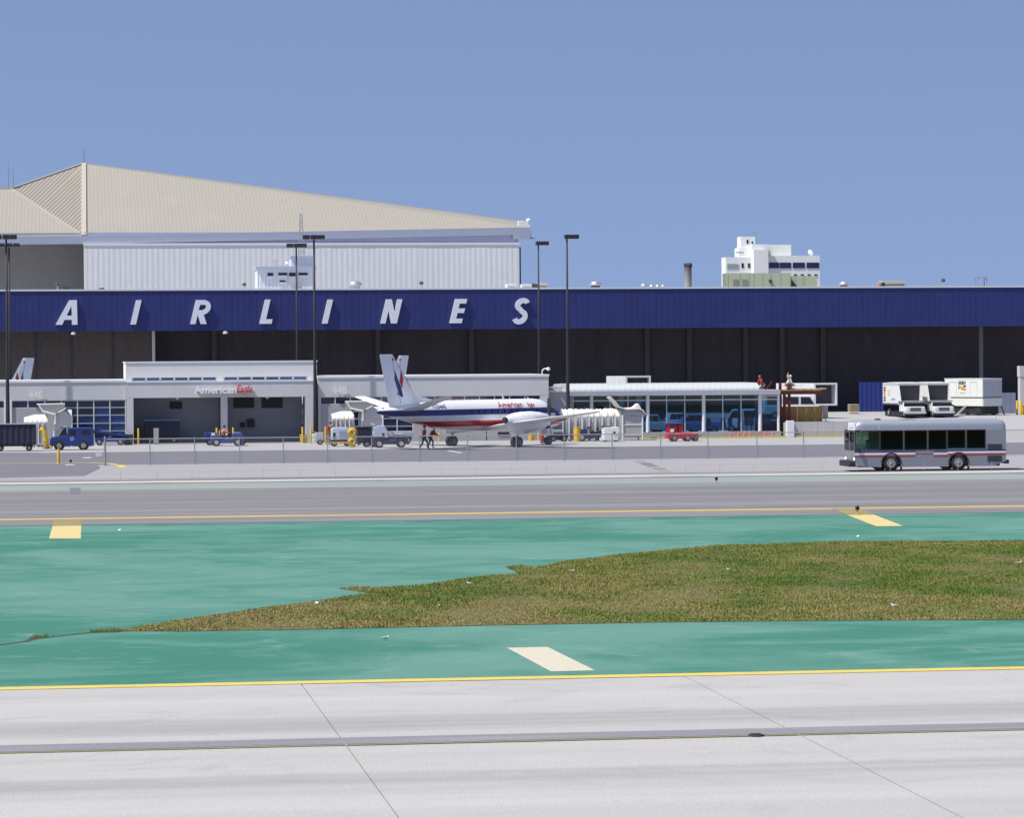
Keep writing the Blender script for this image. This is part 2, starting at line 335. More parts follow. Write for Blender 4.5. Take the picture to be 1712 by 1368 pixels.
sx = nd(n, 'ShaderNodeSeparateXYZ'); gg = nd(n, 'ShaderNodeNewGeometry'); n.links.new(gg.outputs['Position'], sx.inputs[0])
# dry towards the left tip, greener to the right, tan fringe along the near edge
gx = nd(n, 'ShaderNodeMapRange'); gx.inputs[1].default_value = -2; gx.inputs[2].default_value = 26; gx.inputs[3].default_value = -0.05; gx.inputs[4].default_value = 0.07; n.links.new(sx.outputs[0], gx.inputs[0])
gy = nd(n, 'ShaderNodeMapRange'); gy.inputs[1].default_value = YL(1040); gy.inputs[2].default_value = YL(1000); gy.inputs[3].default_value = -0.06; gy.inputs[4].default_value = 0.03; n.links.new(sx.outputs[1], gy.inputs[0])
acc = f1
for oth, wgt in ((f2, 0.75), (f3, 0.35)):
    ma = nd(n, 'ShaderNodeMath', operation='MULTIPLY_ADD'); n.links.new(oth, ma.inputs[0]); ma.inputs[1].default_value = wgt; n.links.new(acc, ma.inputs[2]); acc = ma.outputs[0]
for oth in (gx, gy):
    ma = nd(n, 'ShaderNodeMath', operation='ADD'); n.links.new(oth.outputs[0], ma.inputs[0]); n.links.new(acc, ma.inputs[1]); acc = ma.outputs[0]
mr = nd(n, 'ShaderNodeMapRange'); mr.inputs[1].default_value = 0.72; mr.inputs[2].default_value = 1.34; n.links.new(acc, mr.inputs[0])
col = ramp(n, mr.outputs[0], [(0.0, (0.28, 0.215, 0.09)), (0.2, (0.30, 0.255, 0.10)), (0.44, (0.27, 0.25, 0.08)), (0.64, (0.175, 0.22, 0.05)), (0.95, (0.085, 0.17, 0.026))])
n.links.new(col, b.inputs['Base Color']); b.inputs['Roughness'].default_value = 0.8; b.inputs['Specular IOR Level'].default_value = 0.15
rng = np.random.default_rng(5)
lo = gpoly.min(0); hi = gpoly.max(0)
def scatter(N):
    P = rng.uniform(lo, hi, (N, 2)); return P[inside(P, gpoly)]
P = scatter(1600000); P = P[P[:, 0] < 46]
def pn(P, s, seed):
    r = np.random.default_rng(seed); out = np.zeros(len(P))
    for _ in range(6):
        a = r.uniform(0, 6.28); k = s * r.uniform(0.6, 1.7); out += np.sin((P[:, 0] * np.cos(a) + P[:, 1] * np.sin(a)) * k + r.uniform(0, 6.28))
    return out / 6
tall = np.clip(0.5 + 0.8 * pn(P, 1.6, 3) + 0.5 * pn(P, 0.5, 9), 0.05, 1.6)
H = (0.022 + 0.036 * tall) * rng.uniform(0.5, 1.7, len(P)); Wd = rng.uniform(0.006, 0.02, len(P))
ang = rng.uniform(0, 6.283, len(P)); ln = rng.uniform(-0.6, 0.6, (len(P), 2))
nB = len(P); V = np.zeros((nB, 3, 3)); dx = np.stack([np.cos(ang), np.sin(ang)], 1) * Wd[:, None]
V[:, 0, :2] = P - dx; V[:, 1, :2] = P + dx; V[:, 2, :2] = P + ln * H[:, None]; V[:, :2, 2] = 0.01; V[:, 2, 2] = H
me = bpy.data.meshes.new('grass'); me.vertices.add(nB * 3); me.vertices.foreach_set('co', V.ravel())
me.loops.add(nB * 3); me.loops.foreach_set('vertex_index', np.arange(nB * 3, dtype=np.int32)); me.polygons.add(nB)
me.polygons.foreach_set('loop_start', np.arange(0, nB * 3, 3, dtype=np.int32)); me.update(calc_edges=True); me.materials.append(gm)
go = bpy.data.objects.new('grass', me); COL.objects.link(go); tag(go, 'short patchy green and dry brown grass beside the painted shoulder', 'grass', kind='stuff')
# weeds in the crack that runs left from the grass tip
ck = [(-20, 1080), (0, 1078.5), (40, 1074), (58, 1068.5), (100, 1064), (150, 1058.5), (200, 1057)]
line('pavement_crack', [(G(*p).x, G(*p).y) for p in ck], 0.18, M('crack_dirt', (0.06, 0.055, 0.04), 0.95), 0.007)
mb = MB()
for k in range(170):
    t = random.choice([0.98, 0.97, 0.9, 0.52, 0.5, 0.95]) + random.gauss(0, 0.03); t = min(max(t, 0), 1) * (len(ck) - 1); i = min(int(t), len(ck) - 2); u = t - i
    q = G(ck[i][0] * (1 - u) + ck[i + 1][0] * u, ck[i][1] * (1 - u) + ck[i + 1][1] * u); q.x += random.gauss(0, 0.05); h = random.uniform(0.04, 0.13); a = random.uniform(0, 6.28)
    mb.add([(q.x - 0.03 * math.cos(a), q.y, 0.005), (q.x + 0.03 * math.cos(a), q.y, 0.005), (q.x + random.gauss(0, 0.04), q.y, h)], [(0, 1, 2)])
tag(mb.build('weed_tufts', gm), 'dry weeds growing along the dark pavement crack at left', 'weeds', kind='stuff')
# gulls resting on the grass and litter scraps
m_gull = M('gull_white', (0.75, 0.75, 0.74), 0.7); m_gullw = M('gull_grey', (0.42, 0.43, 0.45), 0.7); m_beak = M('gull_beak', (0.6, 0.35, 0.05), 0.5)
def gull(px, py, rz, label, s=1.0):
    s *= 0.34
    q = G(px, py); t = thing('gull', label, 'gull', (q.x, q.y, 0.0), rz, 'gulls resting on the ground')
    rings = []
    for x, z, w, h in ((-0.26, 0.20, 0.008, 0.008), (-0.2, 0.18, 0.045, 0.03), (-0.08, 0.155, 0.085, 0.075), (0.05, 0.15, 0.09, 0.085), (0.14, 0.17, 0.07, 0.075), (0.18, 0.215, 0.045, 0.05), (0.20, 0.26, 0.042, 0.045), (0.235, 0.285, 0.038, 0.036), (0.262, 0.283, 0.012, 0.012)):
        rings.append([(x * s, math.cos(a) * w * s, (z + math.sin(a) * h) * s) for a in [2 * math.pi * i / 10 for i in range(10)]])
    MB().loft(rings).build('body', m_gull, t, smooth=True)
    for sd in (-1, 1):
        rw = [[(x * s, sd * (0.078 + math.cos(a) * 0.018) * s * f, (z + math.sin(a) * h) * s) for a in [2 * math.pi * i / 8 for i in range(8)]] for x, z, h, f in ((-0.30, 0.205, 0.01, 0.5), (-0.15, 0.19, 0.035, 0.9), (0.02, 0.185, 0.055, 1.08), (0.12, 0.185, 0.03, 1.0))]
        MB().loft(rw).build('wing', m_gullw, t, smooth=True)
        MB().tube([(0.02 * s, sd * 0.03 * s, 0.09 * s), (0.02 * s, sd * 0.03 * s, 0.003)], 0.006 * s, 5).build('leg', m_beak, t)
    MB().tube([(0.255 * s, 0, 0.282 * s), (0.315 * s, 0, 0.272 * s)], [0.013 * s, 0.004 * s], 6).build('beak', m_beak, t)
gull(644, 1071.5, 0.3, 'white gull alone on the green shoulder left of the cream stripe', 1.1)
gull(785, 979, 2.6, 'white gull near the far edge of the grass, left of the others')
gull(956, 958.5, 0.5, 'white gull on the grass right of the narrow grass tongue')
gull(1496, 1017.5, 2.9, 'large white gull on dry grass close to the near grass edge', 1.25)
gull(1703, 945.5, 0.2, 'white gull on green grass at the right edge of the picture', 1.25)
gull(733, 1016.5, 1.0, 'small white gull low in the middle of the grass', 0.75)
gull(1218, 955, 2.2, 'greyish gull on the greener grass in the middle distance', 0.8)
m_paper = M('paper', (0.7, 0.7, 0.7), 0.8)
for px, py, lab in ((200, 887.5, 'white litter scrap on green paint right of the left stripe'), (529, 1010, 'white litter scrap near the left grass tip'), (1434, 898, 'pale litter scrap on green paint below the right stripe')):
    q = G(px, py); w = 0.07
    tag(MB().add([(q.x - w, q.y - w, 0.01), (q.x + w * .3, q.y - w * 1.2, 0.012), (q.x + w, q.y + w * .4, 0.05), (q.x - w * .2, q.y + w, 0.02), (q.x, q.y, 0.07), (q.x, q.y, 0.008)],
                 [(0, 1, 4), (1, 2, 4), (2, 3, 4), (3, 0, 4), (1, 0, 5), (2, 1, 5), (3, 2, 5), (0, 3, 5)]).build('litter_scrap', m_paper), lab, 'litter', 'litter scraps')
q = G(1264, 1231.5)
dc = thing('drain_cover', 'dark oval drain cover in the concrete just below the centreline', 'drain cover', (q.x, q.y, 0.004))
m_iron = M('cast_iron', (0.05, 0.048, 0.05), 0.7, 0.3)
MB().lathe([(0.14, 0.0), (0.14, 0.02), (0.125, 0.028), (0.0001, 0.028)], 28).build('rim', m_iron, dc)
for k in range(-2, 3): MB().box(-0.09, 0.09, k * 0.042 - 0.01, k * 0.042 + 0.01, 0.028, 0.036).build('rib', m_iron, dc)
# ================================================================ BUILDINGS
def glass_mat(name, base, rough=0.06, spec=0.5):
    m, n, b, o = newmat(name); f = noise(n, (0.35, 0.35, 0.5), 1.0, 2, 0.5, 0.5)
    n.links.new(ramp(n, f, [(0.3, tuple(x * 0.7 for x in base)), (0.7, tuple(x * 1.5 for x in base))]), b.inputs['Base Color'])
    b.inputs['Roughness'].default_value = rough; b.inputs['Specular IOR Level'].default_value = spec; return m
def clear_glass(name, tint_, gloss=0.12, rough=0.02):
    m = bpy.data.materials.new(name); m.use_nodes = True; n = m.node_tree; n.nodes.clear(); MATS[name] = m
    o = nd(n, 'ShaderNodeOutputMaterial'); t = nd(n, 'ShaderNodeBsdfTransparent'); t.inputs[0].default_value = (*tint_, 1)
    g = nd(n, 'ShaderNodeBsdfGlossy'); g.inputs['Roughness'].default_value = rough; g.inputs[0].default_value = (0.9, 0.95, 1, 1)
    fr = nd(n, 'ShaderNodeFresnel'); fr.inputs[0].default_value = 1.5 if gloss > 0.1 else 1.28
    x = nd(n, 'ShaderNodeMixShader'); n.links.new(fr.outputs[0], x.inputs[0]); n.links.new(t.outputs[0], x.inputs[1]); n.links.new(g.outputs[0], x.inputs[2]); n.links.new(x.outputs[0], o.inputs[0])
    return m
m_pane = glass_mat('dark_blue_glass', (0.012, 0.020, 0.055)); m_pane2 = glass_mat('bright_blue_glass', (0.02, 0.045, 0.17))
m_stucco = M('terminal_stucco', (0.56, 0.56, 0.56), 0.85, var=0.05, s=0.4); m_stucco2 = M('upper_stucco', (0.62, 0.615, 0.615), 0.85, var=0.05, s=0.4)
m_coping = M('coping', (0.72, 0.72, 0.73), 0.6, var=0.05); m_alu = M('mullion_aluminium', (0.62, 0.63, 0.64), 0.45, 0.2, var=0.05)
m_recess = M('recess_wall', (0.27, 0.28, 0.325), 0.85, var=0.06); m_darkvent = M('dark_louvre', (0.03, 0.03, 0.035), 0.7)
m_slabgrey = M('terminal_slab', (0.40, 0.39, 0.385), 0.9); m_lowwall = M('terminal_low_wall', (0.38, 0.38, 0.395), 0.85, var=0.06, s=0.4)
m_signw = M('sign_white', (0.78, 0.78, 0.79), 0.4, var=0.03); m_signr = M('sign_red', (0.50, 0.03, 0.035), 0.4, var=0.05)
m_roofflat = M('flat_roof', (0.5, 0.49, 0.48), 0.9)
YT = 259.0
def tx(px): return FX(px, YT)
def tz(px, py): return FZ(px, py, YT)
T = thing('terminal_building', 'low grey stucco terminal with a taller recessed central entrance', 'terminal', (tx(360), YT, 0))
def TB(mb, name, mat, parent=None, **k):
    o = mb.build(name, mat, None, **k); o.parent = parent or T
    base = Vector(T.location)
    o.matrix_parent_inverse = Matrix.Identity(4); o.location = -base if (parent is None) else (0, 0, 0); return o
zL = tz(100, 637); zw0 = tz(100, 682); zw1 = tz(100, 669.5); zCt = tz(360, 606); zClr0 = tz(360, 637.0); zClr1 = tz(360, 630.2); zOp = tz(360, 664.5); zRt = tz(720, 628.5); zRw1 = tz(720, 662.5); zRw0 = tz(720, 674.8)
# left wing
XL0 = tx(-140); DP = 11.0
TB(MB().box(XL0, tx(211), YT, YT + DP, zw1, zL - 0.12), 'upper_wall', m_stucco)
TB(MB().box(XL0, tx(209), YT - 0.06, YT + DP, zL - 0.12, zL + 0.06), 'coping', m_coping)
TB(MB().box(XL0, tx(102), YT + 0.02, YT + DP, 0, zw0), 'lower_wall', m_lowwall)
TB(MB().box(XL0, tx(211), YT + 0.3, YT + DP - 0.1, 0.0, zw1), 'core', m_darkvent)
def window(x0, x1, z0, z1, mat, y=YT + 0.12, sill=True):
    w = TB(MB().box(x0 + 0.04, x1 - 0.04, y, y + 0.03, z0 + 0.03, z1 - 0.03), 'window_pane', mat)
    mb = MB().box(x0 - 0.035, x0 + 0.045, y - 0.07, y + 0.05, z0, z1).box(x1 - 0.045, x1 + 0.035, y - 0.068, y + 0.05, z0, z1)
    mb.box(x0 + 0.045, x1 - 0.045, y - 0.065, y + 0.05, z0 - 0.03, z0 + 0.04).box(x0 + 0.045, x1 - 0.045, y - 0.065, y + 0.05, z1 - 0.04, z1)
    f = TB(mb, 'window_frame', m_alu, w); return w
cols = [-12, 8.5]
window(tx(-40), tx(-12), zw0, zw1, m_pane); window(tx(-12), tx(9), zw0, zw1, m_pane)
cl = [19.5, 46.7, 75, 102.6]
for a, b_ in zip(cl[:-1], cl[1:]): window(tx(a), tx(b_), zw0, zw1, m_pane)
gc = [102.6, 129.6, 156.8, 183.8, 210]; gr = [669.5, 682, 694.8, 708.3, 721.5, 735]
for i in range(4):
    for j in range(5):
        window(tx(gc[i]), tx(gc[i + 1]), tz(150, gr[j + 1]), tz(150, gr[j]), m_pane2 if (j in (2, 3) and i > 0) or (j == 1 and i == 2) else m_pane)
for px in (8.6, 17.5): TB(MB().box(tx(px) - 0.09, tx(px) + 0.11, YT - 0.10, YT + 0.1, 0, zw1), 'pilaster', m_coping)
TB(MB().box(tx(102), tx(211), YT + 0.02, YT + 0.35, 0, tz(150, 735)), 'plinth', m_stucco)
# central entrance block
cx0, cx1 = tx(211), tx(531)
TB(MB().box(tx(211.5), tx(528), YT - 0.35, YT + DP, zOp, zClr0 - 0.08), 'entrance_beam', m_stucco)
TB(MB().box(tx(211.5) - 0.03, tx(528) + 0.03, YT - 0.40, YT + DP, zClr0 - 0.08, zClr0), 'coping', m_coping)
TB(MB().box(cx0, tx(221), YT + 0.5, YT + DP, zClr0 + 0.002, zClr1), 'clerestory_pier', m_stucco2)
TB(MB().box(tx(363), tx(375), YT + 0.5, YT + DP, zClr0 + 0.002, zClr1), 'clerestory_pier', m_stucco2)
TB(MB().box(tx(515), cx1, YT + 0.5, YT + DP, zClr0 + 0.002, zClr1), 'clerestory_pier', m_stucco2)
TB(MB().box(cx0, cx1, YT + 0.498, YT + DP + 0.01, zClr1, zCt), 'clerestory_wall', m_stucco2)
TB(MB().box(cx0 - 0.05, cx1 + 0.05, YT + 0.44, YT + DP + 0.06, zCt, zCt + 0.1), 'coping', m_coping)
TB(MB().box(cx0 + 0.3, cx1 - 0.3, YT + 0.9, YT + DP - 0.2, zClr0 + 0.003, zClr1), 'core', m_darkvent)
m_clr = glass_mat('clerestory_glass', (0.05, 0.10, 0.22))
for lo_, hi_ in ((221.5, 363), (375.5, 514.5)):
    for k in range(6):
        a = lo_ + (hi_ - lo_) * k / 6; b_ = lo_ + (hi_ - lo_) * (k + 1) / 6
        window(tx(a + 0.6), tx(b_ - 0.6), zClr0 + 0.03, zClr1, m_clr, YT + 0.66)
for a, b_ in ((211.5, 223), (369, 380), (510, 528)):
    TB(MB().box(tx(a), tx(b_), YT - 0.345, YT + 0.35, 0, zOp), 'column', m_stucco)
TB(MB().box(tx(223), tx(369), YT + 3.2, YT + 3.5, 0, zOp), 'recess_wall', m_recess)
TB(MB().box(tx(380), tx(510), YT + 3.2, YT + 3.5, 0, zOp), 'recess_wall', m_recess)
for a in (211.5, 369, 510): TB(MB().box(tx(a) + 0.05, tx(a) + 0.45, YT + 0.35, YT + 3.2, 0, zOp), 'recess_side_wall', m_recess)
YR = YT + 3.2
for a, b_, c, d in ((284, 304.5, 671, 684), (390.5, 425, 664.8, 682.5), (437.5, 472.5, 664.8, 682.5)):
    v = TB(MB().box(FX(a, YR), FX(b_, YR), YR - 0.08, YR - 0.002, FZ(a, d, YR), FZ(a, c, YR) - 0.04), 'vent', m_darkvent)
    for k in range(5):
        z = FZ(a, d, YR) + 0.08 + k * (FZ(a, c, YR) - FZ(a, d, YR) - 0.15) / 4
        TB(MB().bar((FX(a, YR) + 0.03, YR - 0.1, z), (FX(b_, YR) - 0.03, YR - 0.1, z), 0.05, 0.03), 'slat', M('louvre_slat', (0.06, 0.06, 0.065), 0.6), v)
TB(MB().box(FX(413, YR), FX(425, YR), YR - 0.35, YR - 0.002, FZ(415, 714, YR), FZ(415, 701, YR)), 'wall_cabinet', m_darkvent, bevel=0.02)
TB(MB().box(FX(402, YR), FX(409, YR), YR - 0.25, YR - 0.002, FZ(405, 714, YR), FZ(405, 707, YR)), 'wall_cabinet', m_darkvent, bevel=0.02)
for px in (297, 447): TB(MB().lathe([(0.02, 0.12), (0.12, 0.1), (0.14, 0), (0.02, -0.02)], 12, (FX(px, YT + 1), YT + 1, zOp - 0.14)), 'soffit_lamp', m_signw)
TB(MB().box(tx(212), tx(527), YT - 0.34, YT + 3.2, 0.002, 0.05), 'threshold', m_slabgrey)
# right wing
rx0, rx1 = tx(532), tx(917.5)
TB(MB().box(rx0, rx1, YT, YT + DP, zRw1, zRt - 0.12), 'upper_wall', m_stucco)
TB(MB().box(rx0 - 0.03, rx1 + 0.05, YT - 0.06, YT + DP, zRt - 0.12, zRt + 0.06), 'coping', m_coping)
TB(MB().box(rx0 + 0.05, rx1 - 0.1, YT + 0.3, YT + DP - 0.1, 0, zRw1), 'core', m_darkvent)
TB(MB().box(rx0, tx(536), YT + 0.01, YT + DP - 0.05, 0, zRw1), 'end_pier', m_stucco)
TB(MB().box(tx(903.5), rx1, YT + 0.01, YT + DP - 0.05, 0, zRw1), 'end_pier', m_stucco)
TB(MB().box(tx(536), tx(586), YT + 0.02, YT + 0.4, 0, zRw0), 'lower_wall', m_lowwall)
TB(MB().box(tx(691), tx(903.5), YT + 0.02, YT + 0.4, 0, zRw0), 'lower_wall', m_lowwall)
TB(MB().box(tx(586), tx(691), YT + 0.02, YT + 0.4, 0, tz(640, 725.5)), 'plinth', m_lowwall)
ml = [536, 560.5, 586, 611.7, 638, 664, 690.5, 712, 727, 752, 777, 802, 827, 852.5, 878, 903.5]
for a, b_ in zip(ml[:-1], ml[1:]): window(tx(a), tx(b_), zRw0, zRw1, m_pane)
for i in range(2, 6):
    for a, b_ in ((674.8, 688), (688, 700.3), (700.3, 713.3), (713.3, 725.5)): window(tx(ml[i]), tx(ml[i + 1]), tz(640, b_), tz(640, a), m_pane)
v = TB(MB().box(tx(832), tx(851), YT - 0.03, YT + 0.02, tz(840, 728.5), tz(840, 722.5)), 'wall_vent', m_darkvent)
# gable of the taller link wall beside the pole
TB(MB().box(tx(528), rx0, YT + 1.5, YT + DP, 0, zRt), 'link_wall', m_stucco)
# signs
def sign(body, px, pz, h, mat, y, shear=0.0, bold=0.0, depth=0.12, name='sign_letter', xs=1.0, per=None, lab=None):
    o = text_mesh(name, body, h / 0.72, mat, T, depth, bold, shear, None, xs)
    o.location = Vector((tx(px), y, pz)) - Vector(T.location); 
    if lab: o['label'] = lab
    return o
def standoff(px0, px1, z):
    TB(MB().tube([(tx(px0), YT - 0.4, z), (tx(px1), YT - 0.4, z)], 0.03, 6), 'sign_rail', m_alu)
zs = tz(370, 657.3)
sign('American', 360, zs, 0.62, m_signw, YT - 0.85, bold=0.022, depth=0.20, xs=1.0, lab='white raised letters reading American')
sign('Eagle', 407, zs + 0.03, 0.62, m_signr, YT - 0.85, shear=0.35, bold=0.014, depth=0.20, xs=0.72, lab='red slanted letters reading Eagle')
TB(MB().bar((tx(328), YT - 0.6, zs + 0.2), (tx(424), YT - 0.6, zs + 0.2), 0.5, 0.05), 'sign_bracket', m_alu)
sign('44E', 60, tz(60, 665), 0.52, m_signw, YT - 0.18, bold=0.02, depth=0.1, lab='white gate number 44E')
sign('44B', 568, tz(568, 657.5), 0.55, m_signw, YT - 0.18, bold=0.02, depth=0.1, lab='white gate number 44B')
# security lamp on the roof corner
q = PY(906.5, 627, YT + 0.6)
lamp = thing('roof_lamp', 'white curved lamp arm on the right end of the terminal roof', 'lamp', (q.x, YT + 0.6, zRt + 0.06))
MB().tube([(0, 0, 0), (0, 0, 0.28), (0.12, 0, 0.42), (0.38, 0, 0.48)], 0.045, 8).build('arm', m_signw, lamp)
MB().lathe([(0.02, 0.14), (0.14, 0.1), (0.17, -0.02), (0.1, -0.12), (0.01, -0.14)], 14, (0.5, 0, 0.42)).build('lamp_head', m_signw, lamp, smooth=True)

# connector + glass pavilion
YP = YT + 2.0
def gx(px): return FX(px, YP)
def gz(px, py): return FZ(px, py, YP)
m_white_metal = M('white_roof_metal', (0.50, 0.53, 0.52), 0.45, var=0.05); m_greybeam = M('grey_beam', (0.42, 0.42, 0.46), 0.6, var=0.06)
PV = thing('glass_pavilion', 'glazed pavilion with white curved roof and grey beam right of the aircraft', 'pavilion', (gx(1130), YP, 0))
def PB(mb, name, mat, parent=None, **k):
    o = mb.build(name, mat, parent or PV, **k); o.location = -Vector(PV.location) if parent is None else (0, 0, 0); return o
zr0 = gz(1130, 653.3); zr1 = gz(1130, 641.6); zb0 = gz(1130, 660.5); ztr = gz(1130, 669); zgl = gz(1130, 722.5); PD = 8.5
prof = []
for k in range(9):
    a = math.pi / 2 * k / 8; prof.append((YP - 0.35 + 1.6 * (1 - math.cos(a)), zr0 + (zr1 - zr0) * math.sin(a)))
prof += [(YP + PD + 0.3 - 1.6 * (1 - math.cos(math.pi / 2 * k / 8)), zr0 + (zr1 - zr0) * math.sin(math.pi / 2 * k / 8)) for k in range(8, -1, -1)]
px0, px1 = gx(950), gx(1268)
nseg = 34
for k in range(nseg):
    a = px0 + (px1 - px0) * k / nseg; b_ = px0 + (px1 - px0) * (k + 1) / nseg
    PB(MB().prism([(y, z) for y, z in prof], 'x', a + 0.008, b_ - 0.008), 'roof_panel', m_white_metal)
    PB(MB().prism([(y, z + 0.03) for y, z in prof[1:-1]], 'x', b_ - 0.025, b_ + 0.025), 'roof_seam', m_white_metal)
PB(MB().box(gx(943), gx(1303), YP - 0.45, YP + PD, zb0, zr0 - 0.003), 'eave_beam', m_greybeam)
PB(MB().box(gx(951), gx(1305), YP - 0.1, YP + 0.25, 0, zgl), 'sill', m_slabgrey)
for px in (989, 1083, 1176.5, 1270.7, 1301.5):
    w = 0.13 if px < 1300 else 0.1
    PB(MB().tube([(gx(px), YP + 0.02, zgl), (gx(px), YP + 0.02, zb0)], w * 1.15, 14), 'column', m_coping, smooth=True, auto=40)
m_glassblue = clear_glass('blue_tinted_glass', (0.22, 0.39, 0.56)); m_glassdark = clear_glass('clear_grey_glass', (0.42, 0.45, 0.5))
mu = [958.5, 989, 1020, 1050, 1083, 1114.6, 1145, 1176.5, 1208.5, 1239, 1270.7, 1301.5]
for a, b_ in zip(mu[:-1], mu[1:]):
    for z0, z1, mt in ((zgl, ztr, m_glassblue), (ztr, zb0, m_glassdark)):
        w = PB(MB().box(gx(a) + 0.03, gx(b_) - 0.03, YP + 0.05, YP + 0.058, z0 + 0.03, z1 - 0.03), 'glass_pane', mt)
        x0, x1 = gx(a) - 0.03, gx(b_) - 0.033
        PB(MB().box(x0, x0 + 0.06, YP + 0.0, YP + 0.1, z0, z1).box(x0 + 0.06, x1, YP + 0.003, YP + 0.098, z1 - 0.05, z1 + 0.03), 'pane_frame', m_alu, w)
PB(MB().box(gx(946), gx(958), YP + 0.03, YP + PD, 0, zb0), 'end_wall', m_lowwall)
for px in (975, 1083, 1176, 1270, 1300): PB(MB().box(gx(px) - 0.1, gx(px) + 0.1, YP + PD - 0.3, YP + PD - 0.1, 0, zb0), 'rear_column', m_coping)
PB(MB().box(gx(958), gx(1302), YP + 0.26, YP + PD, 0.003, 0.02), 'floor', m_slabgrey)
for px in (1118, 1210): # counters hanging below the ceiling inside
    PB(MB().box(gx(px), gx(px) + 1.75, YP + 2.5, YP + 2.7, gz(1130, 679), gz(1130, 662)), 'hanging_panel', M('panel_white', (0.8, 0.82, 0.84), 0.6))
for px in (1190, 1214, 1226, 1254, 1262, 1282, 1290): # fittings and seats in the waiting room
    PB(MB().box(gx(px) - 0.08, gx(px) + 0.25, YP + 1.6, YP + 1.9, gz(px, 712), gz(px, 700)), 'display_stand', M('panel_white', (0.65, 0.67, 0.7), 0.6), bevel=0.03)
    PB(MB().tube([(gx(px) + 0.08, YP + 1.75, 0.02), (gx(px) + 0.08, YP + 1.75, gz(px, 711))], 0.035, 8), 'stand_post', m_greybeam)
kb = MB().box(gx(1070), gx(1500), YP - 1.0, YP - 0.8, 0, 0.13)
tag(kb.build('yellow_kerb', M('yellow_kerb_paint', (0.62, 0.52, 0.07), 0.7)), kind='structure')
CN = thing('connector_building', 'low grey connector wall between terminal and pavilion', 'building', (gx(932), YT + 1, 0))
o = MB().box(tx(918), gx(946) , YT + 1.0, YT + 8, 0, tz(930, 656)).build('wall', m_lowwall, CN); o.location = -CN.location
o = MB().box(tx(918), gx(946) + 0.0, YT + 0.9, YT + 8, tz(930, 656), tz(930, 653.5)).build('coping', m_coping, CN); o.location = -CN.location
o = MB().box(tx(919), gx(942), YT + 2.5, YT + 6, tz(930, 653.4), tz(930, 647.5)).build('roof_box', m_lowwall, CN); o.location = -CN.location

# ================================================================ FRONT HANGAR
YH = 308.0
def hx(px): return FX(px, YH)
def hz(px, py): return FZ(px, py, YH)
zf1 = hz(856, 483.8); zf0 = hz(856, 550.0)
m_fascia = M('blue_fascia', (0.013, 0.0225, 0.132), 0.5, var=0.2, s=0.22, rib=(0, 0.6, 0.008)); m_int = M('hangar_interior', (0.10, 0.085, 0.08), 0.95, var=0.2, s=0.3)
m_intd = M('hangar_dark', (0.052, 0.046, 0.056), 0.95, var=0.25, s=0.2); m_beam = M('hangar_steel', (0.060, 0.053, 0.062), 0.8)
H = thing('hangar', 'long dark open hangar behind the terminal under a blue fascia', 'hangar', (hx(856), YH, 0))
def HB(mb, name, mat, parent=None, **k):
    o = mb.build(name, mat, parent or H, **k); o.location = -Vector(H.location) if parent is None else (0, 0, 0); return o
hx0, hx1 = hx(-260), hx(2150); HD = 55
NP = 62; pw = (hx1 - hx0) / NP
me = None
for k in range(NP):
    x = hx0 + k * pw
    if me is None:
        o = MB().box(0, pw - 0.012, -0.12, 0.12, zf0, zf1).build('fascia_panel', m_fascia, H); me = o.data
    else:
        o = bpy.data.objects.new('fascia_panel', me); COL.objects.link(o); o.parent = H
    o.location = Vector((x, YH + random.uniform(0, 0.015), 0)) - Vector(H.location)
HB(MB().box(hx0, hx1, YH + 0.14, YH + 0.6, zf0 + 0.05, zf1), 'fascia_frame', m_beam)
HB(MB().box(hx0, hx1, YH - 0.2, YH + HD, zf1 + 0.002, zf1 + 0.16), 'roof', M('hangar_roof_edge', (0.60, 0.62, 0.63), 0.6, var=0.06))
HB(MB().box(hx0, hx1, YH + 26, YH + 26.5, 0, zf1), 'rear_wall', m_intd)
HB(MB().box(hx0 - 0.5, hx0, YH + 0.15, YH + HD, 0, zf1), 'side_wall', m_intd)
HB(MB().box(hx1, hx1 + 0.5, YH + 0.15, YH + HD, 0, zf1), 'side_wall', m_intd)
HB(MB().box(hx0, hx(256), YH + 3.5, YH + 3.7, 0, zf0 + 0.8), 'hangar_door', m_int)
for px in (60, 120, 190): HB(MB().box(hx(px), hx(px) + 0.12, YH + 3.42, YH + 3.5, 0, zf0 + 0.8), 'door_stile', m_beam)
HB(MB().box(hx(255.5), hx(260.5), YH + 0.7, YH + 0.95, 0, zf0 + 0.1), 'post', M('post_cream', (0.50, 0.49, 0.44), 0.7))
for px in (360, 640, 800, 1100, 1172, 1268, 1330, 1400): HB(MB().box(hx(px), hx(px) + 0.5, YH + 6.9, YH + 7.28, 0, zf1), 'column', m_beam)
HB(MB().box(hx(1644), hx(1644) + 0.35, YH + 1.2, YH + 1.5, 0, zf1), 'column', M('column_grey', (0.13, 0.13, 0.14), 0.8))
HB(MB().box(hx(262), hx1, YH + 7.3, YH + 7.5, 0, zf1), 'interior_shade_sheet', m_intd)  # dark sheet behind the opening, stands in for the shaded depth of the hangar
m_bluep = M('blue_door_paint', (0.012, 0.03, 0.19), 0.6, rib=(0, 0.45, 0.03)); m_grayp = M('grey_door_paint', (0.22, 0.24, 0.32), 0.7)
HB(MB().box(hx(1441), hx(1481), YH + 0.9, YH + 1.1, 1.2, hz(1460, 639)), 'door_leaf', m_bluep)
HB(MB().box(hx(1630), hx(1662), YH + 1.8, YH + 2.0, 1.2, hz(1640, 640)), 'door_leaf', m_bluep)
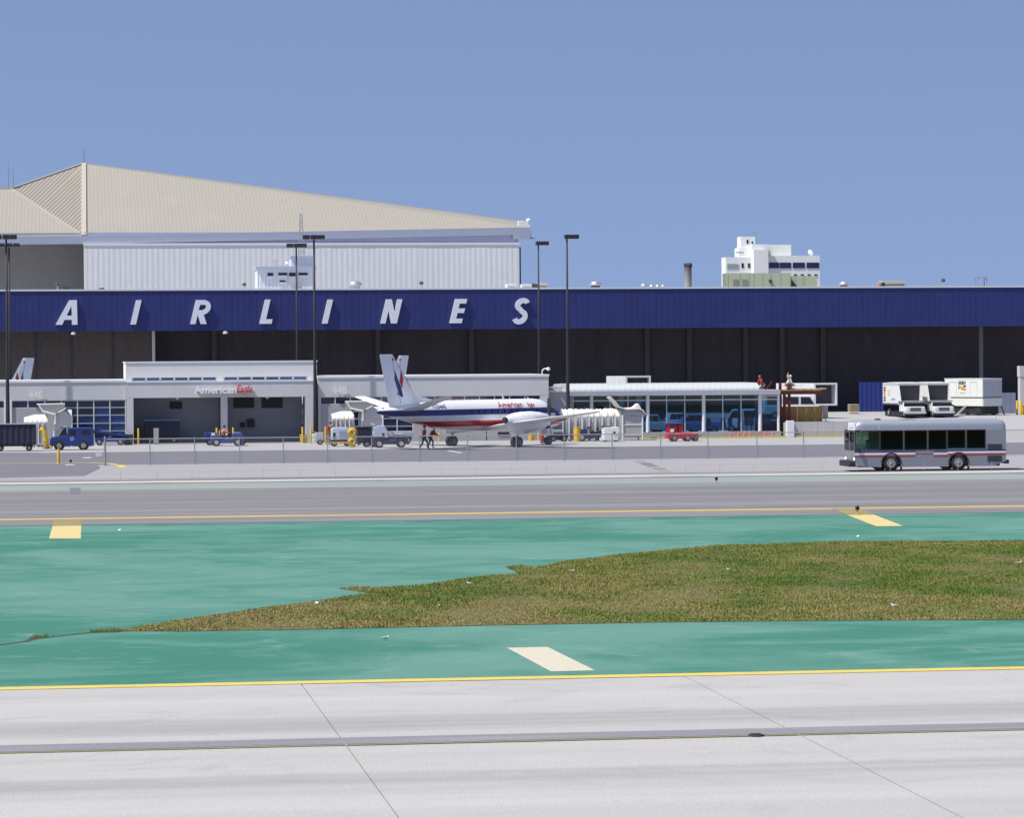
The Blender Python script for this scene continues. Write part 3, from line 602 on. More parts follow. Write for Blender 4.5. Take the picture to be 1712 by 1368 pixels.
# fascia letters
m_let = M('letter_white', (0.66, 0.68, 0.74), 0.5, var=0.05)
def stroke_letter(ch, w, ps):
    mb = MB(); dz = 0
    for kind, data in ps:
        dz += 0.003
        if kind == 'p': mb.prism(data, 'y', -0.12 - dz, 0.1)
        else:
            pts = [Vector((x, 0, z)) for x, z in data]; L = []
            for k, p in enumerate(pts):
                d = (pts[min(k + 1, len(pts) - 1)] - pts[max(k - 1, 0)]).normalized(); nr = Vector((-d.z, 0, d.x)) * w / 2; L.append((p + nr, p - nr))
            out = [(a.x, a.z) for a, _ in L] + [(b_.x, b_.z) for _, b_ in reversed(L)]
            mb.prism(out, 'y', -0.12 - dz, 0.1)
    return mb
def sh(pts, k=0.24): return [(x + k * z, z) for x, z in pts]
def rect(x0, x1, z0, z1, k=0.24): return ('p', sh([(x0, z0), (x1, z0), (x1, z1), (x0, z1)], k))
def arc(cx, cz, rx, rz, a0, a1, n=12, k=0.24): return sh([(cx + rx * math.cos(R(a0 + (a1 - a0) * i / n)), cz + rz * math.sin(R(a0 + (a1 - a0) * i / n))) for i in range(n + 1)], k)
LET = {
 'A': [('p', [(0, 0), (0.27, 0), (0.70, 0.86), (0.70, 1.0), (0.56, 1.0)]), ('p', [(0.66, 0), (0.89, 0), (0.87, 1.0), (0.63, 1.0), (0.655, 0.6)]), ('p', [(0.30, 0.2), (0.70, 0.2), (0.70, 0.37), (0.38, 0.37)])],
 'I': [rect(0, 0.23, 0, 1)],
 'L': [rect(0, 0.23, 0, 1), rect(0.2, 0.50, 0, 0.19)],
 'E': [rect(0, 0.23, 0, 1), rect(0.2, 0.50, 0, 0.19), rect(0.2, 0.50, 0.42, 0.61), rect(0.2, 0.50, 0.81, 1)],
 'N': [rect(0, 0.21, 0, 1), rect(0.47, 0.68, 0, 1), ('p', sh([(0.0, 1.0), (0.24, 1.0), (0.68, 0.0), (0.44, 0.0)]))],
 'R': [rect(0, 0.22, 0, 1), ('s', sh([(0.16, 0.90)]) + arc(0.36, 0.69, 0.23, 0.21, 90, -90) + sh([(0.16, 0.48)])), ('p', sh([(0.19, 0.44), (0.44, 0.44), (0.68, 0), (0.43, 0)]))],
 'S': [('s', arc(0.28, 0.74, 0.19, 0.175, 25, 250, 14) + arc(0.28, 0.275, 0.20, 0.20, 80, -155, 16)[0:])],
}
lh = hz(500, 500.5) - hz(500, 542.5)
ytop = {'A': (94, 502, 543.2), 'I1': (219, 502, 542.7), 'R': (319, 501.8, 542), 'L': (434.5, 501, 541.5), 'I2': (539, 501, 541.2), 'N': (636.5, 500.5, 541), 'E': (752, 500, 540.5), 'S': (855, 499, 541.5)}
for key, (px, t_, b_) in ytop.items():
    ch = key[0]; h = hz(px, t_) - hz(px, b_); mb = stroke_letter(ch, 0.20 if ch == 'R' else 0.2, LET[ch]); mb.v = [(x * h, y * 1.4, z * h) for x, y, z in mb.v]
    o = mb.build('letter', m_let, H); o.location = Vector((hx(px), YH - 0.24, hz(px, b_))) - Vector(H.location); o['label'] = 'white slanted raised letter ' + ch
# dark wall lamp under the fascia
for px in (124, 378): HB(MB().lathe([(0.02, 0.25), (0.2, 0.2), (0.26, 0), (0.02, -0.03)], 12, (hx(px), YH - 0.1, zf0 - 0.3)), 'lamp', M('lamp_pale', (0.5, 0.5, 0.48), 0.5))

# raised apron in front of the hangar (right half) with its retaining wall
zp = 1.2; xw0 = gx(1310); YW = YP - 0.35; xr = FX(1500, YW)
mbp = MB()
mbp.add([(xw0, YW, zp), (xr, YW, zp), (xr, YH + 60, zp), (xw0, YH + 60, zp)], [(0, 1, 2, 3)])
mbp.add([(xr, YW, zp), (xr + 4, 249, 0.01), (XR, 249, 0.01), (XR, YH - 26, zp), (XR, YH + 60, zp), (xr, YH + 60, zp), (xr, YH - 26, zp)], [(0, 1, 2, 3, 6), (6, 3, 4, 5)])
mbp.add([(xw0, YW, 0), (xw0, YW, zp), (xw0, YH + 60, zp), (xw0, YH + 60, 0)], [(0, 1, 2, 3)])
mbp.add([(xr, YW, 0), (xr, YW, zp), (xr + 4, 249, 0.01)], [(0, 1, 2)])
struct('raised_apron', mbp, m_apron)
RW = thing('retaining_wall', 'pale concrete retaining wall with white pier at the raised apron edge', 'wall', (xw0, YW, 0))
m_rw = M('retaining_concrete', (0.50, 0.49, 0.49), 0.9, var=0.1, s=0.8)
nw = 7
for k in range(nw):
    a = xw0 + (xr - xw0) * k / nw; b_ = xw0 + (xr - xw0) * (k + 1) / nw
    o = MB().box(a + 0.01, b_ - 0.01, YW - 0.25, YW - 0.01, 0, zp + 0.05).build('wall_panel', m_rw, RW); o.location = -RW.location
q0, q1 = gx(1311), gx(1323); o = MB().box(q0, q1, YW - 0.75, YW - 0.27, 0, zp + 0.16).build('pier', M('pier_white', (0.75, 0.75, 0.74), 0.7), RW, bevel=0.02); o.location = -RW.location

# ================================================================ BACK HANGAR with folded tan roof
YB = 425.0
def bp_(px, py, dy=0.0): return PY(px, py, YB + dy)
m_tan = M('tan_roof_sheet', (0.315, 0.29, 0.245), 0.7, var=0.06, s=0.2, rib=(0, 0.48, 0.012)); m_tan2 = M('tan_roof_sheet_shaded', (0.30, 0.27, 0.225), 0.7, var=0.06, s=0.2)  # second tan is a darker copy, shade for slopes turned from the sun
m_tancap = M('tan_ridge_cap', (0.44, 0.40, 0.33), 0.6, var=0.05); m_bwall = M('pale_corrugated_wall', (0.74, 0.75, 0.74), 0.6, var=0.06, s=0.25, rib=(0, 0.7, 0.014)); m_band = M('grey_blue_band', (0.36, 0.40, 0.50), 0.6, var=0.05)
m_bgrey = M('grey_recess_cladding', (0.32, 0.31, 0.29), 0.85, var=0.08, s=0.3)
B = thing('back_hangar', 'huge hangar with pleated tan roof and white corrugated wall behind', 'hangar', (bp_(500, 480).x, YB, 0))
def BB(mb, name, mat, parent=None, **k):
    o = mb.build(name, mat, parent or B, **k); o.location = -Vector(B.location) if parent is None else (0, 0, 0); return o
A_ = bp_(139, 274, 26); Bp = bp_(884, 373.5, 6); Ce = bp_(139, 394, -3.0); Be = bp_(886, 380, -3.0); Dv = bp_(20, 316, 17); E_ = bp_(-260, 312, 17); Ee = bp_(-260, 396.5, -3.0)
BBk = Vector((Bp.x, Bp.y + 54, Bp.z - 3)); Ab = Vector((A_.x, A_.y + 44, A_.z - 4))
BB(MB().add([A_, Bp, Be, Ce], [(0, 1, 2, 3)]), 'roof_slope', m_tan)
BB(MB().add([A_, Ce, Dv], [(0, 1, 2)]), 'roof_slope', m_tan2)
for k in range(28):   # pleats on the small turned facet
    t = (k + 0.5) / 28; a = Dv.lerp(A_, t); b_ = Ce.lerp(A_, t) if False else Dv.lerp(Ce, t)
    p0 = Ce.lerp(Dv, t); p1 = Ce.lerp(A_, t * 1.6) if t * 1.6 < 0.97 else A_.lerp(Dv, min(0.95, max(0.06, (t - 0.6) / 0.4)))
    BB(MB().bar(p0 + Vector((0, -0.08, 0)), p1 + Vector((0, -0.05, 0)), 0.06, 0.06), 'pleat', m_tan2)
BB(MB().add([Dv, Ce, Ee, E_], [(0, 1, 2, 3)]), 'roof_slope', m_tan)
BB(MB().add([A_, Bp, BBk, Ab], [(0, 1, 2, 3)]), 'roof_slope', m_tan2)
BB(MB().add([A_, Dv, E_, Vector((E_.x, E_.y + 60, E_.z - 4)), Ab], [(0, 1, 2, 3, 4)]), 'roof_slope', m_tan2)
def rod(a, b_, w, name='ridge_cap', mat=m_tancap): BB(MB().bar(a, b_, w, w), name, mat)
BB(MB().bar(A_ + Vector((0.1, -0.3, 0)), Ce + Vector((0.1, -0.3, 0)), 0.62, 0.3), 'ridge_cap', m_tancap)
rod(A_, Bp, 0.35); rod(Dv, A_, 0.35); rod(Dv, Ce, 0.22); rod(E_, Dv, 0.3)
# roof edge band, rising to the right end
zb_l1 = Ce.z; zb_l0 = bp_(139, 408, -3).z; zb_r1 = Be.z; zb_r0 = bp_(886, 399.5, -3).z
yb = YB - 3.0
BB(MB().prism([(E_.x, Ee.z - 1.15), (Ce.x, zb_l0), (bp_(857, 392.9, -3).x, bp_(857, 392.9, -3).z), (bp_(857, 392.9, -3).x, zb_r0), (Be.x, zb_r0), (Be.x, zb_r1), (Ce.x, zb_l1), (E_.x, Ee.z)], 'y', yb - 0.35, yb + 0.15), 'roof_edge_band', m_band)
xw = bp_(862, 450).x
BB(MB().add([(Be.x - 0.01, yb, zb_r0), (Be.x, yb, zb_r1), (Be.x + 1.5, yb + 9, zb_r1 - 1.0), (Be.x + 2.2, yb + 9, zb_r0 + 0.4)], [(0, 1, 2, 3)]), 'band_return', m_band)
zsof = bp_(500, 399).z; zwt = bp_(500, 411.5).z
BB(MB().box(bp_(140, 400).x, xw, YB - 2.93, YB + 40, zwt + 0.01, bp_(857, 389).z), 'soffit_wall', M('soffit_blue', (0.40, 0.43, 0.58), 0.8))
xA = bp_(140, 440).x
nbp = 30
for k in range(nbp):
    a = xA + (xw - xA) * k / nbp; b_ = xA + (xw - xA) * (k + 1) / nbp
    BB(MB().box(a, b_ - 0.006, YB - 3.7 + random.uniform(0, 0.015), YB - 3.4, 0, zwt), 'wall_panel', m_bwall)
BB(MB().box(xA - 0.05, xw + 0.05, YB - 3.78, YB - 2.95, zwt, zwt + 0.3), 'wall_cap', m_coping)
BB(MB().box(xA + 0.01, xw - 0.01, YB - 3.35, YB + 40, 0, zwt - 0.01), 'wall_core', m_bgrey)
BB(MB().box(xw + 0.3, FX(869, YB + 2.5), YB + 2.5, YB + 40, 0, bp_(866, 411).z), 'rear_bay_wall', m_bgrey)
BB(MB().box(xw + 0.001, xw + 0.25, YB - 3.3, YB + 2.5, 0, zwt - 0.3), 'corner_post', m_intd)
BB(MB().box(E_.x, xA - 0.002, YB + 3.4, YB + 4, 0, bp_(100, 404).z), 'recess_cladding', m_bgrey)
BB(MB().box(E_.x, xA, YB - 2.6, YB + 60, zsof + 0.5, zsof + 0.7), 'soffit', m_band)
# things at the right end of its roof and the mast at the peak
q = bp_(876, 377, -1.5)
rd = thing('roof_dish', 'white rounded radar dish at the right tip of the tan roof', 'dish', (q.x, q.y, q.z))
MB().lathe([(0.02, 0.95), (0.25, 0.88), (0.35, 0.65), (0.25, 0.42), (0.03, 0.35)], 14, (0.6, 0, 0)).build('dome', m_signw, rd, smooth=True)
MB().tube([(0.6, 0, 0.4), (0.6, 0, -0.3)], 0.06, 6).build('post', m_signw, rd)
MB().prism([(-0.8, -0.2), (1.0, -0.3), (0.5, 0.25), (-0.2, 0.65), (-0.8, 0.6)], 'y', -0.4, 0.4).build('hood', m_signw, rd, bevel=0.05)
def mast(px, py0, py1, Y, lab, lattice=False, w=0.05):
    q = PY(px, py0, Y); h = PY(px, py1, Y).z - q.z; t = thing('antenna_mast', lab, 'antenna', (q.x, Y, q.z), 0)
    if lattice:
        for sx_, sy_ in ((-1, -1), (1, -1), (0, 1)): MB().tube([(sx_ * w, sy_ * w, 0), (sx_ * w * 0.4, sy_ * w * 0.4, h)], 0.035, 5).build('leg', m_lat, t)
        mb = MB(); n_ = int(h / 0.6)
        for k in range(n_):
            a = w * (1 - 0.6 * k / n_); mb.bar((-a, -a, k * 0.6), (a, -a, k * 0.6 + 0.6), 0.03, 0.03).bar((a, -a, k * 0.6), (0, a, k * 0.6 + 0.6), 0.03, 0.03)
        mb.build('bracing', m_lat, t)
    else:
        MB().tube([(0, 0, 0), (0, 0, h * 0.75), (0, 0, h)], [w, w * 0.7, w * 0.3], 6).build('pole', m_lat, t)
        MB().bar((-0.25, 0, h * 0.6), (0.25, 0, h * 0.6), 0.04, 0.04).build('crossarm', m_lat, t)
    return t
m_lat = M('mast_grey', (0.30, 0.31, 0.34), 0.6, 0.3)
mast(140, 274, 245, YB + 26, 'thin antenna mast on the peak of the tan roof', w=0.09)
mast(14, 315, 266, YB + 17, 'tall thin antenna mast at the far left of the tan roof', w=0.06)
mast(22, 315, 281, YB + 17, 'shorter thin antenna mast at the far left of the tan roof', w=0.06)

# rooftop cabin on the front hangar
YC = YH + 8
def cx_(px): return FX(px, YC)
def cz_(px, py): return FZ(px, py, YC)
RC = thing('rooftop_cabin', 'white corrugated rooftop cabin with dark windows above the blue fascia', 'cabin', (cx_(478), YC, zf1 + 0.16))
def CB(mb, name, mat, parent=None, **k):
    o = mb.build(name, mat, parent or RC, **k); o.location = -Vector(RC.location) if parent is None else (0, 0, 0); return o
m_cab = M('cabin_white', (0.66, 0.67, 0.71), 0.55, var=0.08, rib=(0, 0.35, 0.05))
CB(MB().box(cx_(432), cx_(526), YC, YC + 4, zf1 + 0.16, cz_(480, 450)), 'wall', m_cab)
CB(MB().box(cx_(430), cx_(531), YC - 0.35, YC + 4.2, cz_(480, 450), cz_(480, 445.5)), 'roof', m_band)
CB(MB().box(cx_(489), cx_(526.5), YC + 0.6, YC + 3.4, cz_(480, 445.4), cz_(480, 431)), 'upper_wall', m_cab)
CB(MB().box(cx_(488), cx_(527.5), YC + 0.4, YC + 3.6, cz_(480, 431), cz_(480, 427.5)), 'upper_roof', m_band)
for a, b_, c, d in ((449, 458.5, 456, 461.5), (467, 482, 456, 460.5), (485, 496, 456, 462), (501, 516, 456, 460.5), (469, 479, 468.8, 472)):
    w = CB(MB().box(cx_(a), cx_(b_), YC - 0.03, YC + 0.03, cz_(480, d), cz_(480, c)), 'window', m_pane)
    CB(MB().box(cx_(a) - 0.06, cx_(b_) + 0.06, YC - 0.12, YC - 0.002, cz_(480, d) - 0.06, cz_(480, d)), 'sill', m_coping, w)
CB(MB().box(cx_(485), cx_(497), YC - 0.9, YC - 0.84, cz_(480, 474), cz_(480, 462.6)).box(cx_(485), cx_(503), YC - 0.85, YC - 0.002, cz_(480, 474.6), cz_(480, 474)), 'stair_landing', M('stair_grey', (0.4, 0.4, 0.45), 0.6))
mast(503.5, 427, 357, YC + 2, 'tall pale lattice antenna tower above the rooftop cabin', True, 0.28)
mast(461, 445.5, 432, YC + 2, 'small antenna on the left of the rooftop cabin roof', w=0.03)
q = PY(479.5, 443, YC + 2); dm = thing('satellite_dome', 'small white dome on the rooftop cabin roof', 'dome', (q.x, q.y, cz_(480, 445.4)))
MB().lathe([(0.03, 0.0), (0.05, 0.18), (0.17, 0.24), (0.19, 0.36), (0.1, 0.5), (0.01, 0.52)], 12).build('dome', m_signw, dm, smooth=True)
# things on the hangar roof
m_galv = M('galvanised', (0.55, 0.56, 0.57), 0.35, 0.6, var=0.15); m_vdark = M('vent_dark', (0.07, 0.065, 0.065), 0.7)
zroof = zf1 + 0.162
def fan_dome(px, w, lab, dark=False, dy=3.0):
    x = FX(px, YH + dy); t = thing('roof_fan', lab, 'roof fan', (x, YH + dy, zroof)); s = w / 2
    MB().lathe([(s * 0.75, 0.0), (s * 0.75, s * 0.35), (s * 0.95, s * 0.4)], 18).build('base', m_vdark if dark else m_galv, t)
    MB().lathe([(s, s * 0.42), (s * 1.0, s * 0.62), (s * 0.85, s * 0.95), (s * 0.5, s * 1.15), (0.01, s * 1.2)], 18).build('cowl', m_galv, t, smooth=True)
fan_dome(595, 1.35, 'large silver roof fan above the letter I of the fascia')
fan_dome(997, 1.15, 'silver roof fan just right of the tallest light pole', dark=True)
fan_dome(1078, 0.7, 'small white roof fan left of the row of domes'); fan_dome(1091, 0.5, 'first low silver roof dome left of the smokestack'); fan_dome(1101, 0.5, 'second low silver roof dome left of the smokestack'); fan_dome(1110, 0.5, 'third low silver roof dome left of the smokestack')
fan_dome(1412, 0.95, 'roof fan with dark underside right of the white tower', dark=True)
def vent(px, h, lab, dy=2.0):
    t = thing('roof_vent', lab, 'vent', (FX(px, YH + dy), YH + dy, zroof))
    MB().tube([(0, 0, 0), (0, 0, h * 0.6)], 0.05, 8).build('pipe', m_galv, t); MB().lathe([(0.12, h * 0.55), (0.2, h * 0.62), (0.2, h * 0.85), (0.08, h), (0.01, h * 1.01)], 12).build('cap', m_vdark, t)
vent(706, 0.7, 'thin dark-capped vent on the roof between letters N and E'); vent(98, 0.7, 'dark-capped vent on the roof left above letter A'); vent(410, 0.6, 'dark-capped vent left of the rooftop cabin'); vent(1578, 0.8, 'dark-capped roof vent near the right end')
def ac(px, w, h, lab, mat, dark=None, dy=3.0):
    t = thing('air_conditioner', lab, 'air conditioner', (FX(px, YH + dy), YH + dy, zroof))
    MB().box(-w / 2, w / 2, 0, 1.2, 0.08, h).build('cabinet', mat, t, bevel=0.03); MB().box(-w / 2 + 0.1, -w / 2 + 0.2, 0.02, 1.1, 0, 0.08).box(w / 2 - 0.2, w / 2 - 0.1, 0.02, 1.1, 0, 0.08).build('feet', m_vdark, t)
    MB().box(-w / 2 + 0.12, w / 2 - 0.12, -0.03, -0.002, 0.16, h * 0.45).build('grille', dark or m_vdark, t)
m_acw = M('ac_white', (0.68, 0.69, 0.7), 0.5)
ac(857, 0.95, 0.42, 'white roof unit left of the dark one at the right end of the tan hangar', m_acw); ac(882, 1.0, 0.4, 'white roof unit right of the hangar corner', m_acw); ac(896, 0.6, 0.45, 'dark roof unit beside the second light pole', m_vdark); ac(909, 1.0, 0.5, 'tan roof unit right of the second light pole', M('ac_tan', (0.5, 0.46, 0.4), 0.7))
ac(113, 0.8, 0.45, 'dark roof unit at left above letter A', m_vdark); ac(1495, 2.4, 0.62, 'wide greenish grey roof unit right of the tower', M('ac_green', (0.38, 0.4, 0.36), 0.7)); ac(1476, 0.6, 0.45, 'small brown roof unit beside the wide grey one', M('ac_brown', (0.3, 0.2, 0.16), 0.8)); ac(172, 0.5, 0.2, 'low dark roof unit right above letter A', m_vdark)
t = thing('roof_frame', 'open steel frame on the roof at the right', 'frame', (FX(1643, YH + 2), YH + 2, zroof))
for sx_ in (-0.45, 0.45):
    for sy_ in (0, 0.8): MB().box(sx_ - 0.04, sx_ + 0.04, sy_, sy_ + 0.08, 0, 0.85).build('post', m_lat, t)
MB().box(-0.52, 0.52, -0.05, 0.9, 0.85, 0.93).build('top', m_lat, t)

# ================================================================ SMOKESTACK, WHITE TOWER, GREEN SHED
q = PY(1150.5, 482, 415); hh = PY(1150.5, 440, 415).z
t = thing('smokestack', 'grey smokestack with a dark soot-stained top', 'smokestack', (q.x, 415, 0))
sm, n, b, o = newmat('stack_metal'); sx = nd(n, 'ShaderNodeSeparateXYZ'); n.links.new(coords(n), sx.inputs[0])
add = nd(n, 'ShaderNodeMath', operation='MULTIPLY_ADD'); n.links.new(noise(n, (1, 1, 0.5), 1.5, 4), add.inputs[0]); add.inputs[1].default_value = 1.5; n.links.new(sx.outputs[2], add.inputs[2])
rr = nd(n, 'ShaderNodeMapRange'); rr.inputs[1].default_value = hh - 1.9; rr.inputs[2].default_value = hh + 0.6; n.links.new(add.outputs[0], rr.inputs[0])
n.links.new(ramp(n, rr.outputs[0], [(0, (0.36, 0.34, 0.34)), (0.6, (0.2, 0.17, 0.16)), (1, (0.05, 0.045, 0.045))]), b.inputs['Base Color']); b.inputs['Roughness'].default_value = 0.7
MB().lathe([(0.50, 0), (0.48, hh - 0.5)], 24).build('shaft', sm, t, smooth=True, auto=40); MB().lathe([(0.46, hh - 0.5), (0.44, hh - 0.2)], 20).build('liner', m_vdark, t)
for k in range(8):
    a = k * math.pi / 4; MB().box(0.5 * math.cos(a) - 0.04, 0.5 * math.cos(a) + 0.04, 0.5 * math.sin(a) - 0.04, 0.5 * math.sin(a) + 0.04, hh - 0.5, hh).build('crown_strut', m_vdark, t)
MB().lathe([(0.47, hh - 0.08), (0.55, hh - 0.08), (0.55, hh), (0.47, hh), (0.47, hh - 0.08)], 20).build('crown_ring', m_vdark, t)
YW2 = 585.0
TW = thing('white_tower', 'white stepped concrete tower far behind the hangar roof', 'building', (FX(1290, YW2), YW2, 0))
m_tw = M('tower_white', (0.74, 0.75, 0.72), 0.7, var=0.05, s=0.2)
def wb(a, b_, t_, dy, dep, name='block', mat=m_tw, z0=0, bpx=None):
    Y = YW2 + dy; x0, x1 = FX(a, Y), FX(b_, Y); o = MB().box(x0, x1, Y, Y + dep, z0 if bpx is None else FZ(a, bpx, Y), FZ(a, t_, Y)).build(name, mat, TW); o.location = -TW.location; return o
wb(1215, 1260, 430, 0, 4, 'wing'); wb(1237, 1290, 414, 3, 4, 'upper_block'); wb(1240, 1264, 395.5, 3.5, 3.2, 'stair_penthouse'); wb(1262, 1286, 417.5, -2.5, 5.4, 'lift_shaft'); wb(1259, 1287, 408.5, 0.6, 6, 'shaft_head', bpx=418); wb(1286.5, 1324, 409, 6, 9, 'plant_room'); wb(1286.2, 1372, 427.5, 1.5, 16, 'office_wing')
for k, (a, b_) in enumerate(((1287, 1304), (1305, 1324), (1327, 1347), (1350, 1371))):
    w = wb(a, b_, 439, 1.4, 0.09, 'window', m_pane, bpx=448.5)
for k in range(5): wb(1217.5 + k * 4, 1220.5 + k * 4, 441, -0.08, 0.07, 'window', M('window_grey', (0.3, 0.32, 0.36), 0.3), bpx=450)
for a in (1241.3, 1252): wb(a, a + 3.7, 440, -0.08, 0.07, 'window', m_pane, bpx=448)
wb(1232, 1245, 421, 2.9, 0.09, 'window', M('window_grey', (0.3, 0.32, 0.36), 0.3), bpx=423); wb(1250, 1253, 401, 3.4, 0.09, 'window', m_pane, bpx=407); wb(1258, 1261, 404, 3.4, 0.09, 'window', m_pane, bpx=407)
for k in range(4): wb(1329 + k * 11.3, 1334 + k * 11.3, 458.5, 1.4, 0.09, 'window', m_pane, bpx=461)
dd = thing('satellite_dish', 'white satellite dish on the right wing of the white tower', 'dish', (FX(1355, YW2 + 5), YW2 + 5, FZ(1355, 427.4, YW2 + 1.5)))
MB().tube([(0, 0, 0), (0, 0, 0.5)], 0.06, 6).build('post', m_lat, dd); o = MB().lathe([(0.02, 0), (0.35, 0.06), (0.6, 0.22), (0.62, 0.24), (0.34, 0.12), (0.02, 0.06)], 16).build('reflector', m_signw, dd, smooth=True); o.location = (0, 0, 0.55); o.rotation_euler = (R(-30), R(65), 0)
for px, py, h in ((1247, 395.4, 391.5), (1260, 395.4, 384.5), (1263, 395.4, 388)): mast(px, py, h, YW2 + 7, 'thin antenna on top of the white tower at x ' if False else {1247: 'low antenna at left on the white tower penthouse', 1260: 'tallest thin antenna on the white tower penthouse', 1263: 'thin antenna at right on the white tower penthouse'}[px], w=0.05)
YG = 470.0
GS = thing('green_shed', 'pale green panelled metal shed in front of the white tower', 'shed', (FX(1290, YG), YG, 0))
m_gs = M('pale_green_metal', (0.47, 0.53, 0.36), 0.6, var=0.07); m_gs2 = M('green_seam', (0.22, 0.26, 0.19), 0.6)
ed = [1215, 1219, 1239, 1254, 1262, 1277, 1291, 1307, 1323]
for a, b_ in zip(ed[:-1], ed[1:]):
    o = MB().box(FX(a, YG) + 0.03, FX(b_, YG) - 0.03, YG, YG + 2.5, 0, FZ(1270, 456.5, YG)).build('wall_panel', m_gs, GS); o.location = -GS.location
o = MB().box(FX(1215, YG), FX(1323, YG), YG + 0.06, YG + 2.55, 0, FZ(1270, 457, YG)).build('seam_backing', m_gs2, GS); o.location = -GS.location
for a, b_ in zip((1324, 1333, 1346, 1349), (1333, 1346, 1349, 1370)):
    o = MB().box(FX(a, YG) + 0.02, FX(b_, YG) - 0.02, YG + 1, YG + 8, 0, FZ(1350, 461, YG)).build('annex_panel', m_gs, GS); o.location = -GS.location
for a, b_ in ((1227, 1236), (1242, 1251)):
    o = MB().box(FX(a, YG), FX(b_, YG), YG - 0.06, YG - 0.003, FZ(a, 482, YG), FZ(a, 467, YG)).build('roller_door', M('door_grey', (0.27, 0.28, 0.26), 0.6), GS); o.location = -GS.location
o = MB().prism([(FX(1327, YG), FZ(1330, 480, YG)), (FX(1338, YG), FZ(1330, 480, YG)), (FX(1327, YG), FZ(1330, 468, YG))], 'y', YG + 0.9, YG + 0.99).build('stair_opening', m_vdark, GS); o.location = -GS.location
o = MB().lathe([(0.02, -0.3), (0.26, -0.25), (0.26, 0), (0.02, 0.01)], 14, (FX(1289, YG), YG - 0.05, FZ(1289, 470, YG)), 'y').build('exhaust_fan', m_vdark, GS); o.location = -GS.location
# ================================================================ COMMON VEHICLE PARTS
m_tyre = M('tyre_rubber', (0.022, 0.021, 0.022), 0.85); m_rim = M('wheel_rim', (0.27, 0.27, 0.28), 0.5, 0.0, var=0.15); m_black = M('black_trim', (0.02, 0.02, 0.022), 0.6)
m_wht = M('vehicle_white', (0.72, 0.72, 0.71), 0.4, var=0.07); m_blue = M('tug_blue', (0.014, 0.04, 0.185), 0.42, var=0.15); m_navy = M('cart_navy', (0.014, 0.017, 0.042), 0.6, var=0.25)
m_yelp = M('safety_yellow', (0.66, 0.42, 0.02), 0.5, var=0.12); m_red = M('tug_red', (0.44, 0.018, 0.03), 0.4, var=0.12); m_orange = M('hi_vis_orange', (0.75, 0.14, 0.03), 0.7); m_grey = M('machine_grey', (0.30, 0.31, 0.34), 0.5)
m_dglass = glass_mat('vehicle_glass', (0.015, 0.018, 0.022)); m_lblue = M('light_blue_panel', (0.16, 0.24, 0.40), 0.45)
m_head = M('headlamp', (0.75, 0.75, 0.72), 0.15)
WH = {}
def wheel(parent, x, y, r, w, z=None, rim=m_rim, face=0):
    """tyre (axle along local y) with a dished rim as its sub-part"""
    key = (r, w, rim.name)
    if key not in WH:
        t = MB().lathe([(r * 0.55, -w / 2), (r * 0.9, -w / 2), (r, -w * 0.3), (r, w * 0.3), (r * 0.9, w / 2), (r * 0.55, w / 2)], 22, ax='y').build('wheel', m_tyre, None, smooth=True, auto=50)
        k = MB().lathe([(0.01, -w * 0.60), (r * 0.18, -w * 0.60), (r * 0.22, -w * 0.52), (r * 0.42, -w * 0.52), (r * 0.49, -w * 0.57), (r * 0.56, -w * 0.5), (r * 0.56, w * 0.5), (r * 0.49, w * 0.57), (r * 0.42, w * 0.52), (r * 0.22, w * 0.52), (r * 0.18, w * 0.60), (0.01, w * 0.60)], 22, ax='y').build('rim', rim, t, smooth=True, auto=50)
        WH[key] = (t, k); a = t; a.parent = parent
    else:
        t, k = WH[key]; a = t.copy(); COL.objects.link(a); a.parent = parent; c = k.copy(); COL.objects.link(c); c.parent = a
    a.location = (x, y, r if z is None else z); return a

# ================================================================ REGIONAL AIRLINER
gA = G(864, 748.2); gB = G(754, 746.2)
heading = R(47) - YAW
def lerp_tab(tab, x):
    for a, b_ in zip(tab[:-1], tab[1:]):
        if a[0] >= x >= b_[0]:
            t = (a[0] - x) / (a[0] - b_[0]); return [a[i] + (b_[i] - a[i]) * t for i in range(len(a))]
    return tab[0] if x > tab[0][0] else tab[-1]
FT = [(8.95, 1.98, 0.02, 0.02), (8.85, 1.98, 0.19, 0.19), (8.5, 2.02, 0.42, 0.44), (7.9, 2.08, 0.68, 0.72), (7.3, 2.14, 0.84, 0.90), (6.7, 2.25, 1.0, 1.03), (6.1, 2.36, 1.13, 1.11), (5.4, 2.385, 1.165, 1.15), (4, 2.385, 1.17, 1.155), (0, 2.385, 1.17, 1.155), (-2.6, 2.385, 1.17, 1.155), (-4.2, 2.43, 1.12, 1.12), (-5.6, 2.51, 1.00, 1.0), (-7.2, 2.62, 0.80, 0.78), (-8.8, 2.71, 0.54, 0.5), (-10.2, 2.76, 0.30, 0.28), (-11.1, 2.78, 0.13, 0.12), (-11.25, 2.78, 0.03, 0.03)]
def fus(x, ang, k=1.0):
    _, zc, rz_, ry = lerp_tab(FT, x); return Vector((x, -math.cos(ang) * ry * k, zc + math.sin(ang) * rz_ * k))
def fus_at_z(x, z, k=1.0, side=-1):
    _, zc, rz_, ry = lerp_tab(FT, x); s_ = max(-0.999, min(0.999, (z - zc) / rz_)); p = fus(x, math.asin(s_), k); p.y *= -side if False else (1 if side < 0 else -1); return p
pm, n, b, o = newmat('airliner_livery'); tcn = nd(n, 'ShaderNodeTexCoord'); sx = nd(n, 'ShaderNodeSeparateXYZ'); n.links.new(tcn.outputs['Object'], sx.inputs[0])
